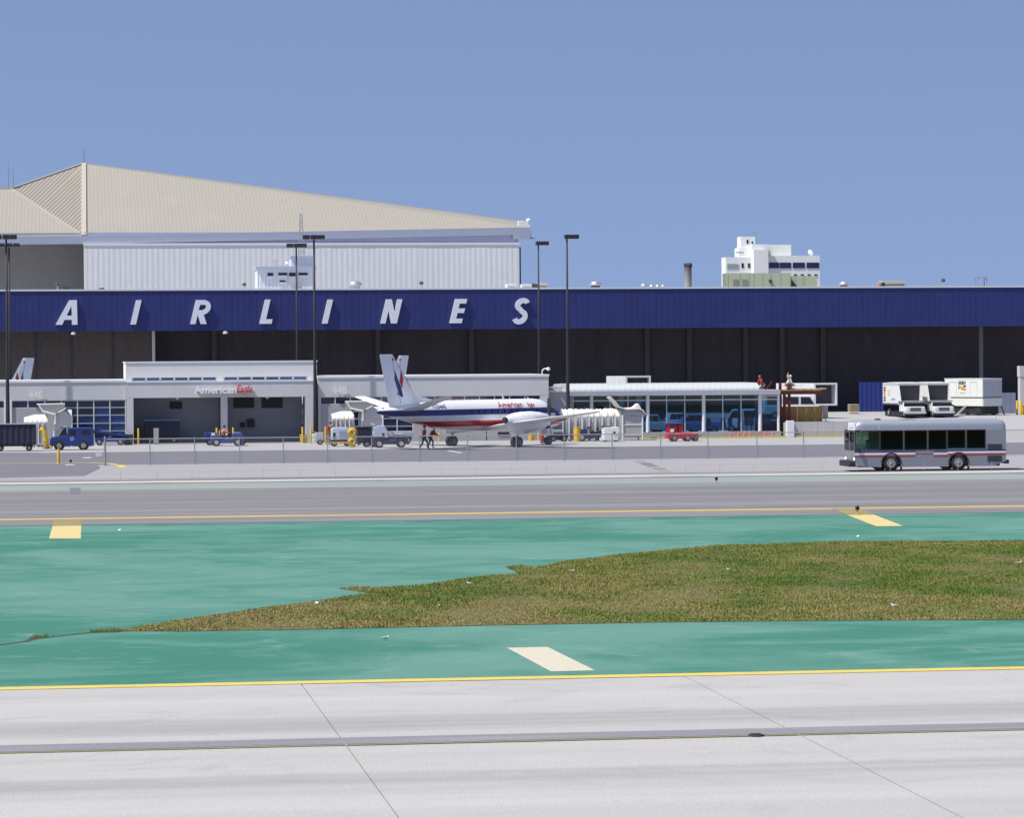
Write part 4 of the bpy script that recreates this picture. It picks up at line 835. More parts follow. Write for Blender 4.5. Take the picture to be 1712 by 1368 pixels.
def band_mask(n, src, lo_, hi_):
    a = nd(n, 'ShaderNodeMath', operation='GREATER_THAN'); n.links.new(src, a.inputs[0]); a.inputs[1].default_value = lo_
    c = nd(n, 'ShaderNodeMath', operation='LESS_THAN'); n.links.new(src, c.inputs[0]); c.inputs[1].default_value = hi_
    d = nd(n, 'ShaderNodeMath', operation='MULTIPLY'); n.links.new(a.outputs[0], d.inputs[0]); n.links.new(c.outputs[0], d.inputs[1]); return d.outputs[0]
wv = noise(n, (0.6, 1, 1), 1.0, 4, 0.6, 0.3, False)
col = ramp(n, wv, [(0.3, (0.62, 0.63, 0.66)), (0.7, (0.74, 0.74, 0.75))])
wht = nd(n, 'ShaderNodeMath', operation='GREATER_THAN'); n.links.new(sx.outputs[2], wht.inputs[0]); wht.inputs[1].default_value = 2.88
col = mixc(n, wht.outputs[0], col, (0.80, 0.80, 0.80))
col = mixc(n, band_mask(n, sx.outputs[2], 2.44, 2.88), col, (0.018, 0.026, 0.15))
col = mixc(n, band_mask(n, sx.outputs[2], 1.60, 2.02), col, (0.42, 0.016, 0.03))
nose = nd(n, 'ShaderNodeMath', operation='GREATER_THAN'); n.links.new(sx.outputs[0], nose.inputs[0]); nose.inputs[1].default_value = 8.1
col = mixc(n, nose.outputs[0], col, (0.5, 0.51, 0.53))
n.links.new(col, b.inputs['Base Color']); b.inputs['Roughness'].default_value = 0.28; b.inputs['Coat Weight'].default_value = 0.3
m_acw2 = M('aircraft_white', (0.78, 0.78, 0.78), 0.3, var=0.04, world=False); m_acfin = M('aircraft_fin', (0.85, 0.85, 0.86), 0.35, var=0.05, world=False); m_boot = M('deicing_boot', (0.03, 0.03, 0.033), 0.7); m_bluel = M('livery_blue', (0.018, 0.026, 0.15), 0.35); m_redl = M('livery_red', (0.45, 0.02, 0.025), 0.35)
gC = G(809, 747.3)
m_winnavy = M('window_navy', (0.010, 0.012, 0.04), 0.15); AC = thing('airliner', 'white twin propeller airliner with blue and red stripes parked outside the terminal', 'airplane', (gC.x, gC.y, 0), heading)
xs = sorted({round(8.95 - 0.02 * 0, 3)} | {a[0] for a in FT} | {8.95 - 0.4 * k for k in range(52) if 8.95 - 0.4 * k > -11.2}, reverse=True)
MB().loft([[fus(x, 2 * math.pi * i / 32) for i in range(32)] for x in xs]).build('fuselage', pm, AC, smooth=True)
FU = [c for c in kids(AC)][0]
def patch(x0, x1, a0, a1, mat, name, parent=AC, k=1.008, nx=5, na=5, mirror=False):
    vs = []; fs = []
    for i in range(nx + 1):
        for j in range(na + 1):
            t = i / nx; u = j / na; xa0 = x0[0] + (x0[1] - x0[0]) * u; xa1 = x1[0] + (x1[1] - x1[0]) * u
            p = fus(xa0 + (xa1 - xa0) * t, R(a0 + (a1 - a0) * u), k)
            if mirror: p.y = -p.y
            vs.append(p)
    for i in range(nx):
        for j in range(na): q_ = i * (na + 1) + j; fs.append((q_, q_ + 1, q_ + na + 2, q_ + na + 1))
    return MB().add(vs, fs).build(name, mat, parent, smooth=True)
for mir in (False, True):
    patch((6.3, 6.35), (7.6, 6.95), 22, 50, m_dglass, 'cockpit_window', mirror=mir); patch((6.5, 6.35), (7.05, 6.75), 54, 86, m_dglass, 'windshield', mirror=mir)
    patch((6.95, 6.9), (8.3, 7.6), -2, 22, m_bluel, 'nose_marking', mirror=mir)
    for k in range(11):
        x = 4.6 - k * 0.72
        w = patch((x, x), (x + 0.24, x + 0.24), 9, 20, m_winnavy, 'cabin_window', nx=2, na=3, mirror=mir)
        patch((x - 0.045, x - 0.045), (x - 0.015, x - 0.015), 4, 24, M('window_rim', (0.12, 0.14, 0.30), 0.4), 'window_rim', w, nx=1, na=3, mirror=mir)
    patch((0.6, 0.6), (0.63, 0.63), -10, 42, m_grey, 'door_seam', nx=1, na=6, mirror=mir, k=1.004); patch((1.35, 1.35), (1.38, 1.38), -10, 42, m_grey, 'door_seam', nx=1, na=6, mirror=mir, k=1.004)
def on_fus(x0, z0):
    def fn(u, v, w): return fus_at_z(x0 + u, z0 + v, 1.012 + (0.004 if w > 0 else 0))
    return fn
t1 = text_mesh('lettering', 'American', 0.54, m_redl, AC, 0.005, 0.008, 0, on_fus(1.95, 2.95), 1.28); t1['label'] = 'red lettering reading American'
t2 = text_mesh('lettering', 'Eagle', 0.40, m_redl, AC, 0.005, 0.004, 0.3, on_fus(4.2, 2.98), 0.9); t2['label'] = 'red script reading Eagle'
t3 = text_mesh('lettering', 'N254AE', 0.40, m_bluel, AC, 0.005, 0.004, 0, on_fus(-5.6, 2.97), 0.95); t3['label'] = 'dark registration N254AE'
def foil(le, te, y, z, th, up=(0, 0, 1)):
    c = le - te; P_ = [(0, 0), (0.06, 0.55), (0.3, 1.0), (0.6, 0.75), (1.0, 0.04), (0.6, -0.35), (0.3, -0.5), (0.06, -0.4)]
    return [Vector((le - c * u, y, z)) + Vector(up) * (v * th * c) for u, v in P_]
for sd in (-1, 1):
    MB().loft([foil(1.95, -0.95, sd * 0.5, 1.42, 0.085), foil(1.85, -0.85, sd * 3.3, 1.78, 0.08), foil(1.35, -0.05, sd * 9.9, 2.57, 0.07), foil(1.1, 0.1, sd * 10.7, 2.66, 0.05)]).build('wing', m_acw2, AC, smooth=True, auto=50)
    MB().loft([foil(1.98, 1.75, sd * 4.2, 1.885, 0.5), foil(1.38, 1.2, sd * 9.8, 2.56, 0.4)]).build('leading_edge_boot', m_boot, AC) if False else None
    rings = []
    for x, zc, rr in ((3.55, 2.0, 0.32), (3.2, 2.0, 0.46), (2.6, 1.98, 0.60), (1.6, 1.96, 0.70), (0.4, 1.92, 0.72), (-0.35, 1.93, 0.62), (-0.85, 1.98, 0.42), (-1.15, 2.05, 0.25)):
        rings.append([(x, sd * 3.33 + math.cos(a) * rr * 0.86, zc + math.sin(a) * rr * (1.0 if math.sin(a) > 0 else 1.3)) for a in [2 * math.pi * i / 20 for i in range(20)]])
    nc = MB().loft(rings).build('nacelle', m_acw2, AC, smooth=True)
    MB().lathe([(0.2, -1.32), (0.24, -1.15), (0.05, -1.1)], 14, (0, sd * 3.33, 2.05), 'x').build('exhaust', m_boot, nc)
    MB().lathe([(0.31, 3.50), (0.30, 3.7), (0.22, 3.95), (0.02, 4.12)], 16, (0, sd * 3.33, 2.0), 'x').build('spinner', m_grey, nc, smooth=True)
    MB().box(3.0, 3.45, sd * 3.33 - 0.26, sd * 3.33 + 0.26, 1.36, 1.56).build('intake', m_boot, nc, bevel=0.05)
    for k in range(4):
        a0 = R(4 + 90 * k); rr = []
        for r_, c, tw in ((0.25, 0.10, 60), (0.5, 0.15, 50), (1.0, 0.20, 36), (1.4, 0.17, 27), (1.66, 0.10, 22)):
            cx, sz = math.cos(R(tw)) * c * 0.8, -math.sin(R(tw)) * c * 0.8
            ring = []
            for u, v in ((-1, 0), (0, 0.16), (1, 0), (0, -0.16)):
                ct = u * cx - v * sz * 0.5; ax = u * sz + v * cx * 0.5   # tangential, axial
                y = math.sin(a0) * r_ + math.cos(a0) * ct; z = math.cos(a0) * r_ - math.sin(a0) * ct; ring.append((3.72 + ax, sd * 3.33 + y, 2.0 + z))
            rr.append(ring)
        MB().loft(rr).build('propeller_blade', m_boot, AC)
    # main gear
    MB().tube([(0.05, sd * 3.36, 1.5), (0, sd * 3.36, 0.45)], 0.075, 10).tube([(0.5, sd * 3.36, 1.3), (0.03, sd * 3.36, 0.6)], 0.035, 8).build('gear_strut', m_grey, AC)
    for dy in (-0.2, 0.2): wheel(AC, 0, sd * 3.36 + dy, 0.40, 0.24, rim=M('aircraft_rim', (0.12, 0.12, 0.13), 0.5))
    MB().box(-0.45, 0.55, sd * 3.36 + sd * 0.28, sd * 3.36 + sd * 0.31, 1.0, 1.45).build('gear_door', m_acw2, AC)
    # tailplane with marked dihedral
    MB().loft([foil(-7.1, -9.3, sd * 0.2, 2.78, 0.06), foil(-7.95, -9.2, sd * 4.45, 3.85, 0.055)]).build('tailplane', m_acw2, AC, smooth=True, auto=50)
    MB().loft([foil(-7.15, -7.35, sd * 0.6, 2.88, 0.2), foil(-7.92, -8.06, sd * 4.35, 3.83, 0.2)]).build('tailplane_boot', m_grey, AC)
def finring(le, te, z, th):
    return [Vector((le - (le - te) * u, v * th, z)) for u, v in ((0, 0), (0.08, 0.6), (0.35, 1), (1, 0.05), (1, -0.05), (0.35, -1), (0.08, -0.6))]
FN = MB().loft([finring(-6.02, -9.47, 2.9, 0.177), finring(-6.25, -9.55, 3.2, 0.17), finring(-9.05, -10.45, 6.85, 0.085), finring(-9.2, -10.43, 6.97, 0.03)]).build('fin', m_acfin, AC, smooth=True, auto=50)
MB().loft([finring(-6.23, -6.33, 3.6, 0.05) if False else finring(-7.30, -7.42, 4.6, 0.035), finring(-9.03, -9.12, 6.8, 0.03)]).build('fin_boot', m_boot, FN)
MB().prism([(-4.7, 3.42), (-7.15, 3.2), (-7.9, 3.1), (-7.75, 4.05), (-7.3, 3.98)], 'y', -0.05, 0.05).build('dorsal_fin', m_acfin, AC, bevel=0.02)
def fy(x, z):   # half thickness of the fin skin at a point
    t = (z - 3.2) / 3.65; le = -6.25 - 2.8 * t; te = -9.55 - 0.9 * t; u = (le - x) / (le - te); th = 0.17 + (0.085 - 0.17) * t
    return th * (0.6 * u / 0.08 if u < 0.08 else 0.6 + 0.4 * (u - 0.08) / 0.27 if u < 0.35 else 1 - 0.95 * (u - 0.35) / 0.65) + 0.03
for sd in (-1, 1):
    for mat_, pts in ((m_redl, [(-8.05, 5.75), (-7.86, 5.15), (-8.02, 4.4), (-8.28, 4.95)]), (m_bluel, [(-8.72, 5.75), (-8.5, 5.2), (-8.15, 4.55), (-7.92, 3.85), (-8.1, 3.8), (-8.28, 3.95), (-8.55, 4.55), (-8.75, 5.1)]), (m_redl, [(-8.30, 4.05), (-8.42, 4.15), (-8.52, 4.0), (-8.40, 3.92)]), (m_redl, [(-8.98, 6.62), (-8.8, 6.62), (-8.8, 6.45), (-8.98, 6.45)])):
        pts = [(x - 0.3, z + 0.05) for x, z in pts]; MB().add([(x, sd * fy(x, z), z) for x, z in pts], [tuple(range(len(pts)))]).build('tail_emblem', mat_, FN)
    MB().add([(x, sd * (fy(x, z) + 0.002), z) for x, z in ((-9.3, 6.5), (-9.27, 6.5), (-8.42, 3.4), (-8.46, 3.4))], [(0, 1, 2, 3)]).build('rudder_hinge', m_grey, FN)
FN.location.x = -0.45
# nose gear, antennas
MB().tube([(7.05, 0, 1.3), (7.14, 0, 0.3)], 0.06, 10).build('gear_strut', m_grey, AC)
for dy in (-0.14, 0.14): wheel(AC, 7.14, dy, 0.29, 0.17, rim=M('aircraft_rim', (0.12, 0.12, 0.13), 0.5))
for sd in (-1, 1): MB().box(6.7, 7.4, sd * 0.3 - 0.01, sd * 0.3 + 0.01, 0.72, 1.25).build('gear_door', m_acw2, AC)
MB().prism([(2.1, 3.5), (2.35, 3.5), (2.05, 3.95), (1.98, 3.95)], 'y', -0.015, 0.015).build('antenna', m_acw2, AC); MB().prism([(4.9, 3.52), (5.1, 3.52), (4.85, 3.7), (4.8, 3.7)], 'y', -0.012, 0.012).build('antenna', m_acw2, AC)
MB().lathe([(0.02, 0.12), (0.09, 0.08), (0.1, 0), (0.09, -0.02)], 10, (-3.4, 0, 3.56)).build('beacon', m_redl, AC, smooth=True)
q = PY(676, 640, 283); clone(AC, (q.x + 5.2, 283 - 6.0, 0), R(180 - 52), 'white airliner fin standing behind the terminal roof beyond the striped airliner'); c2 = [x for x in COL.objects if x.name.startswith('airliner')][-1]
q = PY(45, 640, 285); c3 = clone(AC, (q.x, 285, 0), R(180 + 40), 'white airliner fin with red and blue emblem above the left terminal roof')
for c_, px, Y, hd in ((c2, 677, 284.0, R(180 + 44)), (c3, 50, 284.0, R(180 + 44))):
    tip = Vector((-10.4 * math.cos(hd), -10.4 * math.sin(hd), 0)); q = PY(px, 600, Y); c_.location = (q.x - tip.x, Y - tip.y, 0); c_.rotation_euler = (0, 0, hd)

# ================================================================ PEOPLE
m_skin = M('skin', (0.42, 0.25, 0.17), 0.6); m_hair = M('dark_hair', (0.03, 0.022, 0.018), 0.7); m_navyc = M('navy_cloth', (0.03, 0.035, 0.06), 0.85); m_boots = M('work_boots', (0.04, 0.033, 0.028), 0.8); m_hvred = M('red_cloth', (0.38, 0.04, 0.03), 0.85); m_whitec = M('white_cloth', (0.7, 0.7, 0.7), 0.85); m_yelc = M('reflective_yellow', (0.7, 0.62, 0.1), 0.6); m_khaki = M('khaki_cloth', (0.25, 0.22, 0.16), 0.85)
def skin_mesh(name, V_, E_, rad, mat, parent, sub=1):
    me = bpy.data.meshes.new(name); me.from_pydata([tuple(v) for v in V_], E_, []); o = bpy.data.objects.new(name, me); COL.objects.link(o); o.parent = parent; me.materials.append(mat)
    md = o.modifiers.new('skin', 'SKIN'); md.use_smooth_shade = True
    for i, r_ in enumerate(rad): me.skin_vertices[0].data[i].radius = (r_, r_) if not isinstance(r_, tuple) else r_
    me.skin_vertices[0].data[0].use_root = True
    sb = o.modifiers.new('sub', 'SUBSURF'); sb.levels = sub; sb.render_levels = sub; return o
def person(label, loc, rz, shirt, trousers, pose='stand', vest=None, hat=None, group=None):
    """faces local +X; pose gives hip height, trunk lean, hand and foot targets"""
    t = thing('person', label, 'person', loc, rz, group)
    P_ = {'stand': dict(hip=0.93, lean=0.06, hands=((0.12, 0.27, 0.85), (0.1, -0.27, 0.85)), feet=((0.02, 0.11), (-0.03, -0.11)), knee=0.03),
          'lean': dict(hip=0.88, lean=0.55, hands=((0.62, 0.2, 0.95), (0.58, -0.2, 0.9)), feet=((0.15, 0.13), (-0.25, -0.13)), knee=0.1),
          'walk': dict(hip=0.91, lean=0.12, hands=((0.32, 0.26, 0.95), (-0.22, -0.26, 0.9)), feet=((-0.32, 0.09), (0.34, -0.09)), knee=0.1),
          'sit': dict(hip=0.0, lean=0.15, hands=((0.45, 0.17, 0.28), (0.45, -0.17, 0.28)), feet=((0.55, 0.12), (0.55, -0.12)), knee=0.0),
          'crouch': dict(hip=0.42, lean=0.55, hands=((0.62, 0.18, 0.35), (0.6, -0.2, 0.4)), feet=((0.15, 0.14), (-0.1, -0.14)), knee=0.35)}[pose]
    h = P_['hip']; ln_ = P_['lean']; up = lambda d: (math.sin(ln_) * d, 0, math.cos(ln_) * d)
    def tr(d, y=0, fx=0): a = up(d); return Vector((a[0] + fx * math.cos(ln_), y, h + a[2] - fx * math.sin(ln_)))
    pelvis = Vector((0, 0, h)); V_ = [pelvis, tr(0.22), tr(0.42), tr(0.53), tr(0.60)]; hd = tr(0.60); V_ += [hd + Vector((0.01, 0, 0.08)), hd + Vector((0.02, 0, 0.17)), hd + Vector((0.015, 0, 0.24)), hd + Vector((0.11, 0, 0.12))]
    E_ = [(0, 1), (1, 2), (2, 3), (3, 4), (4, 5), (5, 6), (6, 7), (5, 8)]; rad = [0.13, 0.125, 0.15, 0.075, 0.055, 0.085, 0.095, 0.06, 0.018]
    arms = []; legs = []
    for k, sd in enumerate((1, -1)):
        sh_ = tr(0.47, sd * 0.19); hand = Vector(P_['hands'][k]); 
        if pose == 'sit': hand = Vector((hand.x, hand.y, h + hand.z))
        el = (sh_ + hand) / 2 + Vector((-0.06, sd * 0.06, -0.07)); i0 = len(V_); V_ += [sh_, el, hand]; E_ += [(2, i0), (i0, i0 + 1), (i0 + 1, i0 + 2)]; rad += [0.062, 0.045, 0.032]
        d = (hand - el).normalized(); side = d.cross(Vector((0, 0, 1))).normalized(); palm = hand + d * 0.07; i1 = len(V_); V_.append(palm); E_.append((i0 + 2, i1)); rad.append(0.03)
        for f in range(4):
            i2 = len(V_); b0 = palm + side * (f - 1.5) * 0.021 + d * 0.02; V_ += [b0, b0 + d * (0.045 + 0.008 * (f in (1, 2))) - Vector((0, 0, 0.012))]; E_ += [(i1, i2), (i2, i2 + 1)]; rad += [0.009, 0.008]
        i2 = len(V_); V_.append(hand + side * -0.04 * sd + d * 0.05); E_.append((i0 + 2, i2)); rad.append(0.01); arms.append((sh_, el, hand))
        hp = pelvis + Vector((0, sd * 0.095, -0.04))
        if pose == 'sit': kn = Vector((0.42, sd * 0.12, h + 0.02)); an = Vector((0.48, sd * 0.12, h - 0.40)); toe = an + Vector((0.16, 0, -0.05))
        else:
            fx, fyy = P_['feet'][k]; an = Vector((fx, fyy, 0.09)); kn = (hp + an) / 2 + Vector((P_['knee'] + 0.02, 0, 0.0)); toe = an + Vector((0.17, 0, -0.045))
        i0 = len(V_); V_ += [hp, kn, an, toe]; E_ += [(0, i0), (i0, i0 + 1), (i0 + 1, i0 + 2), (i0 + 2, i0 + 3)]; rad += [0.085, 0.056, 0.04, 0.036]; legs.append((hp, kn, an, toe))
    skin_mesh('body', V_, E_, rad, m_skin, t)
    sv = [tr(0.02), tr(0.22), tr(0.42), tr(0.52)]; se = [(0, 1), (1, 2), (2, 3)]; sr = [0.15, 0.145, 0.17, 0.085]
    for a in arms: i = len(sv); sv += [a[0], a[1], a[1].lerp(a[2], 0.85)]; se += [(2, i), (i, i + 1), (i + 1, i + 2)]; sr += [0.078, 0.058, 0.045]
    skin_mesh('shirt', sv, se, sr, shirt, t)
    tv = [pelvis + Vector((0, 0, 0.05))]; te_ = []; trd = [0.148]
    for l in legs: i = len(tv); tv += [l[0], l[1], l[1].lerp(l[2], 0.92)]; te_ += [(0, i), (i, i + 1), (i + 1, i + 2)]; trd += [0.105, 0.075, 0.062]
    skin_mesh('trousers', tv, te_, trd, trousers, t)
    for l in legs: skin_mesh('boot', [l[2] + Vector((-0.03, 0, 0.02)), l[2].lerp(l[3], 0.5), l[3]], [(0, 1), (1, 2)], [0.052, 0.048, 0.042], m_boots, t)
    MB().lathe([(0.107, -0.02), (0.112, 0.04), (0.09, 0.1), (0.04, 0.125), (0.005, 0.13)], 12, tuple(hd + Vector((-0.005, 0, 0.15)))).build('helmet' if hat else 'hair', hat or m_hair, t, smooth=True)
    for sd in (1, -1):
        MB().lathe([(0.003, -0.006), (0.012, 0), (0.003, 0.006)], 6, tuple(hd + Vector((0.105, sd * 0.035, 0.135))), 'x').build('eye', m_black, t)
    if vest:
        skin_mesh('vest', [tr(0.05), tr(0.22), tr(0.43), tr(0.5)], [(0, 1), (1, 2), (2, 3)], [0.162, 0.158, 0.184, 0.12], vest, t)
        MB().box(-0.01, 0.01, -0.01, 0.01, 0, 0.01)
    return t
# ================================================================ BUS
m_bus = M('bus_silver', (0.27, 0.28, 0.31), 0.4, 0.25, var=0.05, world=False); m_busd = M('bus_grille', (0.11, 0.115, 0.13), 0.6); m_bwin = clear_glass('bus_tinted_glass', (0.055, 0.057, 0.062), 0.05); m_bfront = clear_glass('bus_clear_glass', (0.55, 0.68, 0.62))
m_sblue = M('stripe_blue', (0.03, 0.05, 0.2), 0.4); m_swhite = M('stripe_white', (0.7, 0.7, 0.7), 0.4); m_sred = M('stripe_red', (0.45, 0.03, 0.03), 0.4); m_seat = M('seat_fabric', (0.05, 0.06, 0.10), 0.9)
gw = G(1490, 788.3); YBu = gw.y
def ux(px, py=750): return PY(px, py, YBu).x
def uz(px, py): return PY(px, py, YBu).z
xf = ux(1429); xb = ux(1682); L = xb - xf
BU = thing('bus', 'silver grey airport bus with red white and blue stripes', 'bus', ((xf + xb) / 2, YBu, 0), 0)
ox = (xf + xb) / 2
BW = 2.5
def lx(px): return ux(px) - ox
zt = uz(1550, 702.5); zwt = uz(1530, 720.5); zwb = uz(1500, 753); zwb2 = uz(1600, 750.5); zbt = uz(1560, 780.5)
wf = lx(1490); wr = lx(1602.5); wr_ = 0.45
def archy(cx, r_, n=12, up=True): return [(cx + r_ * math.cos(math.pi * (1 - i / n)), 0.46 + r_ * math.sin(math.pi * (1 - i / n))) for i in range(n + 1)]
x0, x1 = -L / 2, L / 2
low = [(x0 + 0.05, zbt + 0.08)] + [(wf - 0.58, zbt)] + archy(wf, 0.58) + [(wf + 0.58, zbt), (wr - 0.58, zbt)] + archy(wr, 0.58) + [(wr + 0.58, zbt), (x1 - 0.75, zbt), (x1, zbt + 0.28), (x1, zwb - 0.1), (x0 - 0.0, zwb - 0.1)]
MB().prism(low, 'y', 0.0, BW).build('lower_body', m_bus, BU)
MB().box(x0 + 0.3, x1 - 0.3, 0.25, BW - 0.25, zbt - 0.0, zbt + 0.25).build('chassis', m_black, BU)
for w_ in (wf, wr): MB().box(w_ - 0.57, w_ + 0.57, 0.35, BW - 0.35, 0.3, 1.03).build('wheel_well', m_black, BU); MB().prism([(w_ + a, b_) for a, b_ in [(0.60 * math.cos(math.pi * i / 12), 0.46 + 0.60 * math.sin(math.pi * i / 12)) for i in range(13)] + [(0.52 * math.cos(math.pi * (12 - i) / 12), 0.46 + 0.52 * math.sin(math.pi * (12 - i) / 12)) for i in range(13)]], 'y', -0.04, 0.1).build('wheel_arch', m_black, BU)
for w_ in (wf, wr):
    for y in (0.115, BW - 0.115): wheel(BU, w_, y, wr_, 0.26)
    MB().box(w_ + 0.62, w_ + 0.65, 0.06, 0.4, 0.06, 0.55).build('mud_flap', m_black, BU)
    MB().prism([(w_ - 0.62, zbt), (w_ - 1.0, zbt), (w_ - 0.75, zbt - 0.18), (w_ - 0.4, zbt - 0.24)], 'y', 0.25, 0.6).build('air_tank', m_black, BU)
# roof: rounded corners along and across
def rring(x, inset, drop):
    pts = []; r_ = 0.34; hw = BW / 2 - inset; z1 = zt - drop
    pts.append((x, BW / 2 - hw, zwt)); 
    for i in range(7): a = math.pi - math.pi / 2 * i / 6; pts.append((x, BW / 2 - hw + r_ + r_ * math.cos(a), z1 - r_ + r_ * math.sin(a)))
    for i in range(7): a = math.pi / 2 - math.pi / 2 * i / 6; pts.append((x, BW / 2 + hw - r_ + r_ * math.cos(a), z1 - r_ + r_ * math.sin(a)))
    pts.append((x, BW / 2 + hw, zwt)); return pts
MB().loft([rring(x0 + 0.12, 0.05, 0.14), rring(x0 + 0.25, 0.01, 0.04), rring(x0 + 0.6, 0, 0), rring(x1 - 0.35, 0, 0), rring(x1 - 0.1, 0.01, 0.06), rring(x1, 0.06, 0.2)]).build('roof', M('bus_roof', (0.33, 0.345, 0.40), 0.35, 0.2, var=0.05, world=False), BU, smooth=True, auto=50)
MB().tube([(lx(1470), -0.012, zwt + 0.1), (lx(1470), 0.0, zt - 0.3), (lx(1470), 0.36, zt + 0.005)], 0.012, 6).build('roof_seam', m_swhite, BU)
# pillars and panels between windows (both sides)
wins = [(1441.5, 1469.5, 721.5, 752.5), (1472.5, 1509, 721, 752.5), (1513, 1549, 721, 752), (1553, 1581.5, 721, 751.5), (1585, 1613, 721, 749.5), (1617, 1646.5, 721, 749.5)]
for y0, y1, sgn in ((0.0, 0.07, -1), (BW - 0.07, BW, 1)):
    edges = [1439] + [w for a in wins for w in a[:2]] + [1682]
    for a, b_ in zip(edges[::2], edges[1::2]): MB().box(lx(a), lx(b_) if b_ < 1680 else x1, y0, y1, zwb - 0.1, zwt).build('pillar', m_bus, BU)
    for a, b_, c, d in wins:
        MB().box(lx(a), lx(b_), y0 + 0.001, y1 - 0.001, zwb - 0.1, uz((a + b_) / 2, d) + 0.02).build('window_rail', m_bus, BU)
        yw = y0 - 0.006 if sgn < 0 else y1 - 0.004
        w_ = MB().box(lx(a) - 0.03, lx(b_) + 0.03, yw, yw + 0.01, uz((a + b_) / 2, d) - 0.02, zwt + 0.03).build('window', m_bfront if a < 1450 else m_bwin, BU)
        r0, r1, s0, s1 = lx(a) - 0.05, lx(b_) + 0.05, uz((a + b_) / 2, d) - 0.03, zwt + 0.04
        mb = MB(); e_ = 0.05
        for bx_ in ((r0, r0 + e_, s0, s1), (r1 - e_, r1, s0, s1), (r0 + e_, r1 - e_, s0, s0 + e_), (r0 + e_, r1 - e_, s1 - e_, s1)): mb.box(bx_[0], bx_[1], yw - 0.008, yw + 0.018, bx_[2], bx_[3])
        mb.build('window_seal', m_black, w_)
    ys = -0.012 if sgn < 0 else BW + 0.002
    for a, b_, t_, u_, mt in ((1429, 1530, 754.5, 757, m_sblue), (1429, 1530, 757.3, 761, m_swhite), (1429, 1530, 761.5, 764, m_sred), (1561, 1584, 754, 756.5, m_sblue), (1561, 1584, 756.8, 760.5, m_swhite), (1561, 1584, 761, 763.5, m_sred), (1584, 1682, 752, 754.3, m_sblue), (1584, 1682, 754.6, 758, m_swhite), (1584, 1682, 758.3, 761, m_sred), (1531, 1560, 758.2, 759.2, m_sred)):
        MB().box(lx(a), min(lx(b_), x1 - 0.003), ys, ys + 0.01, uz((a + b_) / 2, u_), uz((a + b_) / 2, t_)).build('stripe', mt, BU)
for a, b_, c, d in ((1650.5, 1675, 742.5, 752), (1650.5, 1675, 762, 772)):
    g_ = MB().box(lx(a), lx(b_), -0.02, -0.002, uz(1660, d), uz(1660, c)).build('engine_grille', m_busd, BU)
    for k in range(5): z = uz(1660, d) + (uz(1660, c) - uz(1660, d)) * (k + 0.5) / 5; MB().box(lx(a) + 0.02, lx(b_) - 0.02, -0.03, -0.021, z - 0.012, z + 0.012).build('slat', m_black, g_)
# front: windshield, destination sign, bumper, lamps
MB().box(x0 - 0.0, x0 + 0.06, 0.06, BW - 0.06, zwb - 0.1, zwb - 0.02).build('dash_rail', m_bus, BU)
ws = MB().box(x0 + 0.0, x0 + 0.012, 0.1, BW - 0.1, zwb - 0.02, zwt + 0.0).build('windshield', m_bfront, BU)
for y in (0.02, BW / 2 - 0.03, BW - 0.08): MB().box(x0 - 0.012, x0 + 0.05, y, y + 0.07, zwb - 0.1, zwt + 0.06).build('windshield_post', m_bus, BU)
sd_ = MB().box(x0 + 0.015, x0 + 0.13, 0.1, 1.65, zwt + 0.04, zt - 0.14).build('destination_sign', m_swhite, BU, bevel=0.02)
tm = text_mesh('sign_text', 'SHUTTLE', 0.26, m_sred, sd_, 0.006, 0.0, 0, lambda u, v, w: (x0 + 0.008 - w, 0.87 - u, zwt + 0.15 + v), 0.9) if False else MB().box(x0 + 0.008, x0 + 0.0145, 0.45, 1.3, zwt + 0.16, zwt + 0.21).build('sign_text', M('faded_text', (0.35, 0.3, 0.35), 0.6), sd_)
side = MB().prism([(x0 + 0.14, zwt + 0.05), (x0 + 0.0 + 0.02, zwt + 0.05), (x0 + 0.05, zt - 0.16), (x0 + 0.5, zt - 0.12), (x0 + 0.5, zwt + 0.05)], 'y', 0.02, 0.06)
MB().box(lx(1407) if False else x0 - 0.32, x0 + 0.55, 0.02, BW - 0.02, uz(1420, 781), uz(1420, 771)).build('bumper', m_black, BU, bevel=0.06)
for y in (-0.004, BW - 0.006): MB().box(x0 + 0.05, lx(1439), y, y + 0.01, zwb - 0.05, zwt + 0.02).build('quarter_window', m_bfront, BU); MB().box(x0 - 0.0, x0 + 0.06, y - 0.003, y + 0.013, zwb - 0.1, zwt + 0.05).box(x0 + 0.061, lx(1439), y - 0.004, y + 0.012, zwt - 0.02, zwt + 0.06).build('window_seal', m_black, BU)
MB().box(x1 - 0.02, x1 + 0.2, 0.05, BW - 0.05, uz(1680, 775.5), uz(1680, 769)).build('rear_bumper', m_black, BU, bevel=0.03)
for y in (0.25, BW - 0.25): MB().lathe([(0.01, -0.03), (0.1, -0.02), (0.12, 0.02)], 14, (x0, y, zbt + 0.42), 'x').build('headlight', m_head, BU)
for y in (0.12, BW - 0.12): MB().box(x1 - 0.005, x1 + 0.03, y - 0.06, y + 0.06, 0.9, 1.15).build('tail_light', m_sred, BU)
mr_ = MB().tube([(x0 + 0.1, -0.02, zwt - 0.05), (x0 - 0.1, -0.2, zwt - 0.1)], 0.02, 6).build('mirror_arm', m_black, BU); MB().box(x0 - 0.2, x0 - 0.1, -0.32, -0.1, zwt - 0.55, zwt - 0.1).build('mirror', m_black, mr_, bevel=0.03)
MB().box(lx(1472), lx(1480), 1.0, 1.4, zt, zt + 0.09).build('roof_hatch', M('hatch_brown', (0.12, 0.07, 0.05), 0.8), BU, bevel=0.02); MB().box(lx(1514), lx(1538), 0.8, 1.7, zt, zt + 0.04).build('roof_hatch', m_bus, BU, bevel=0.015)
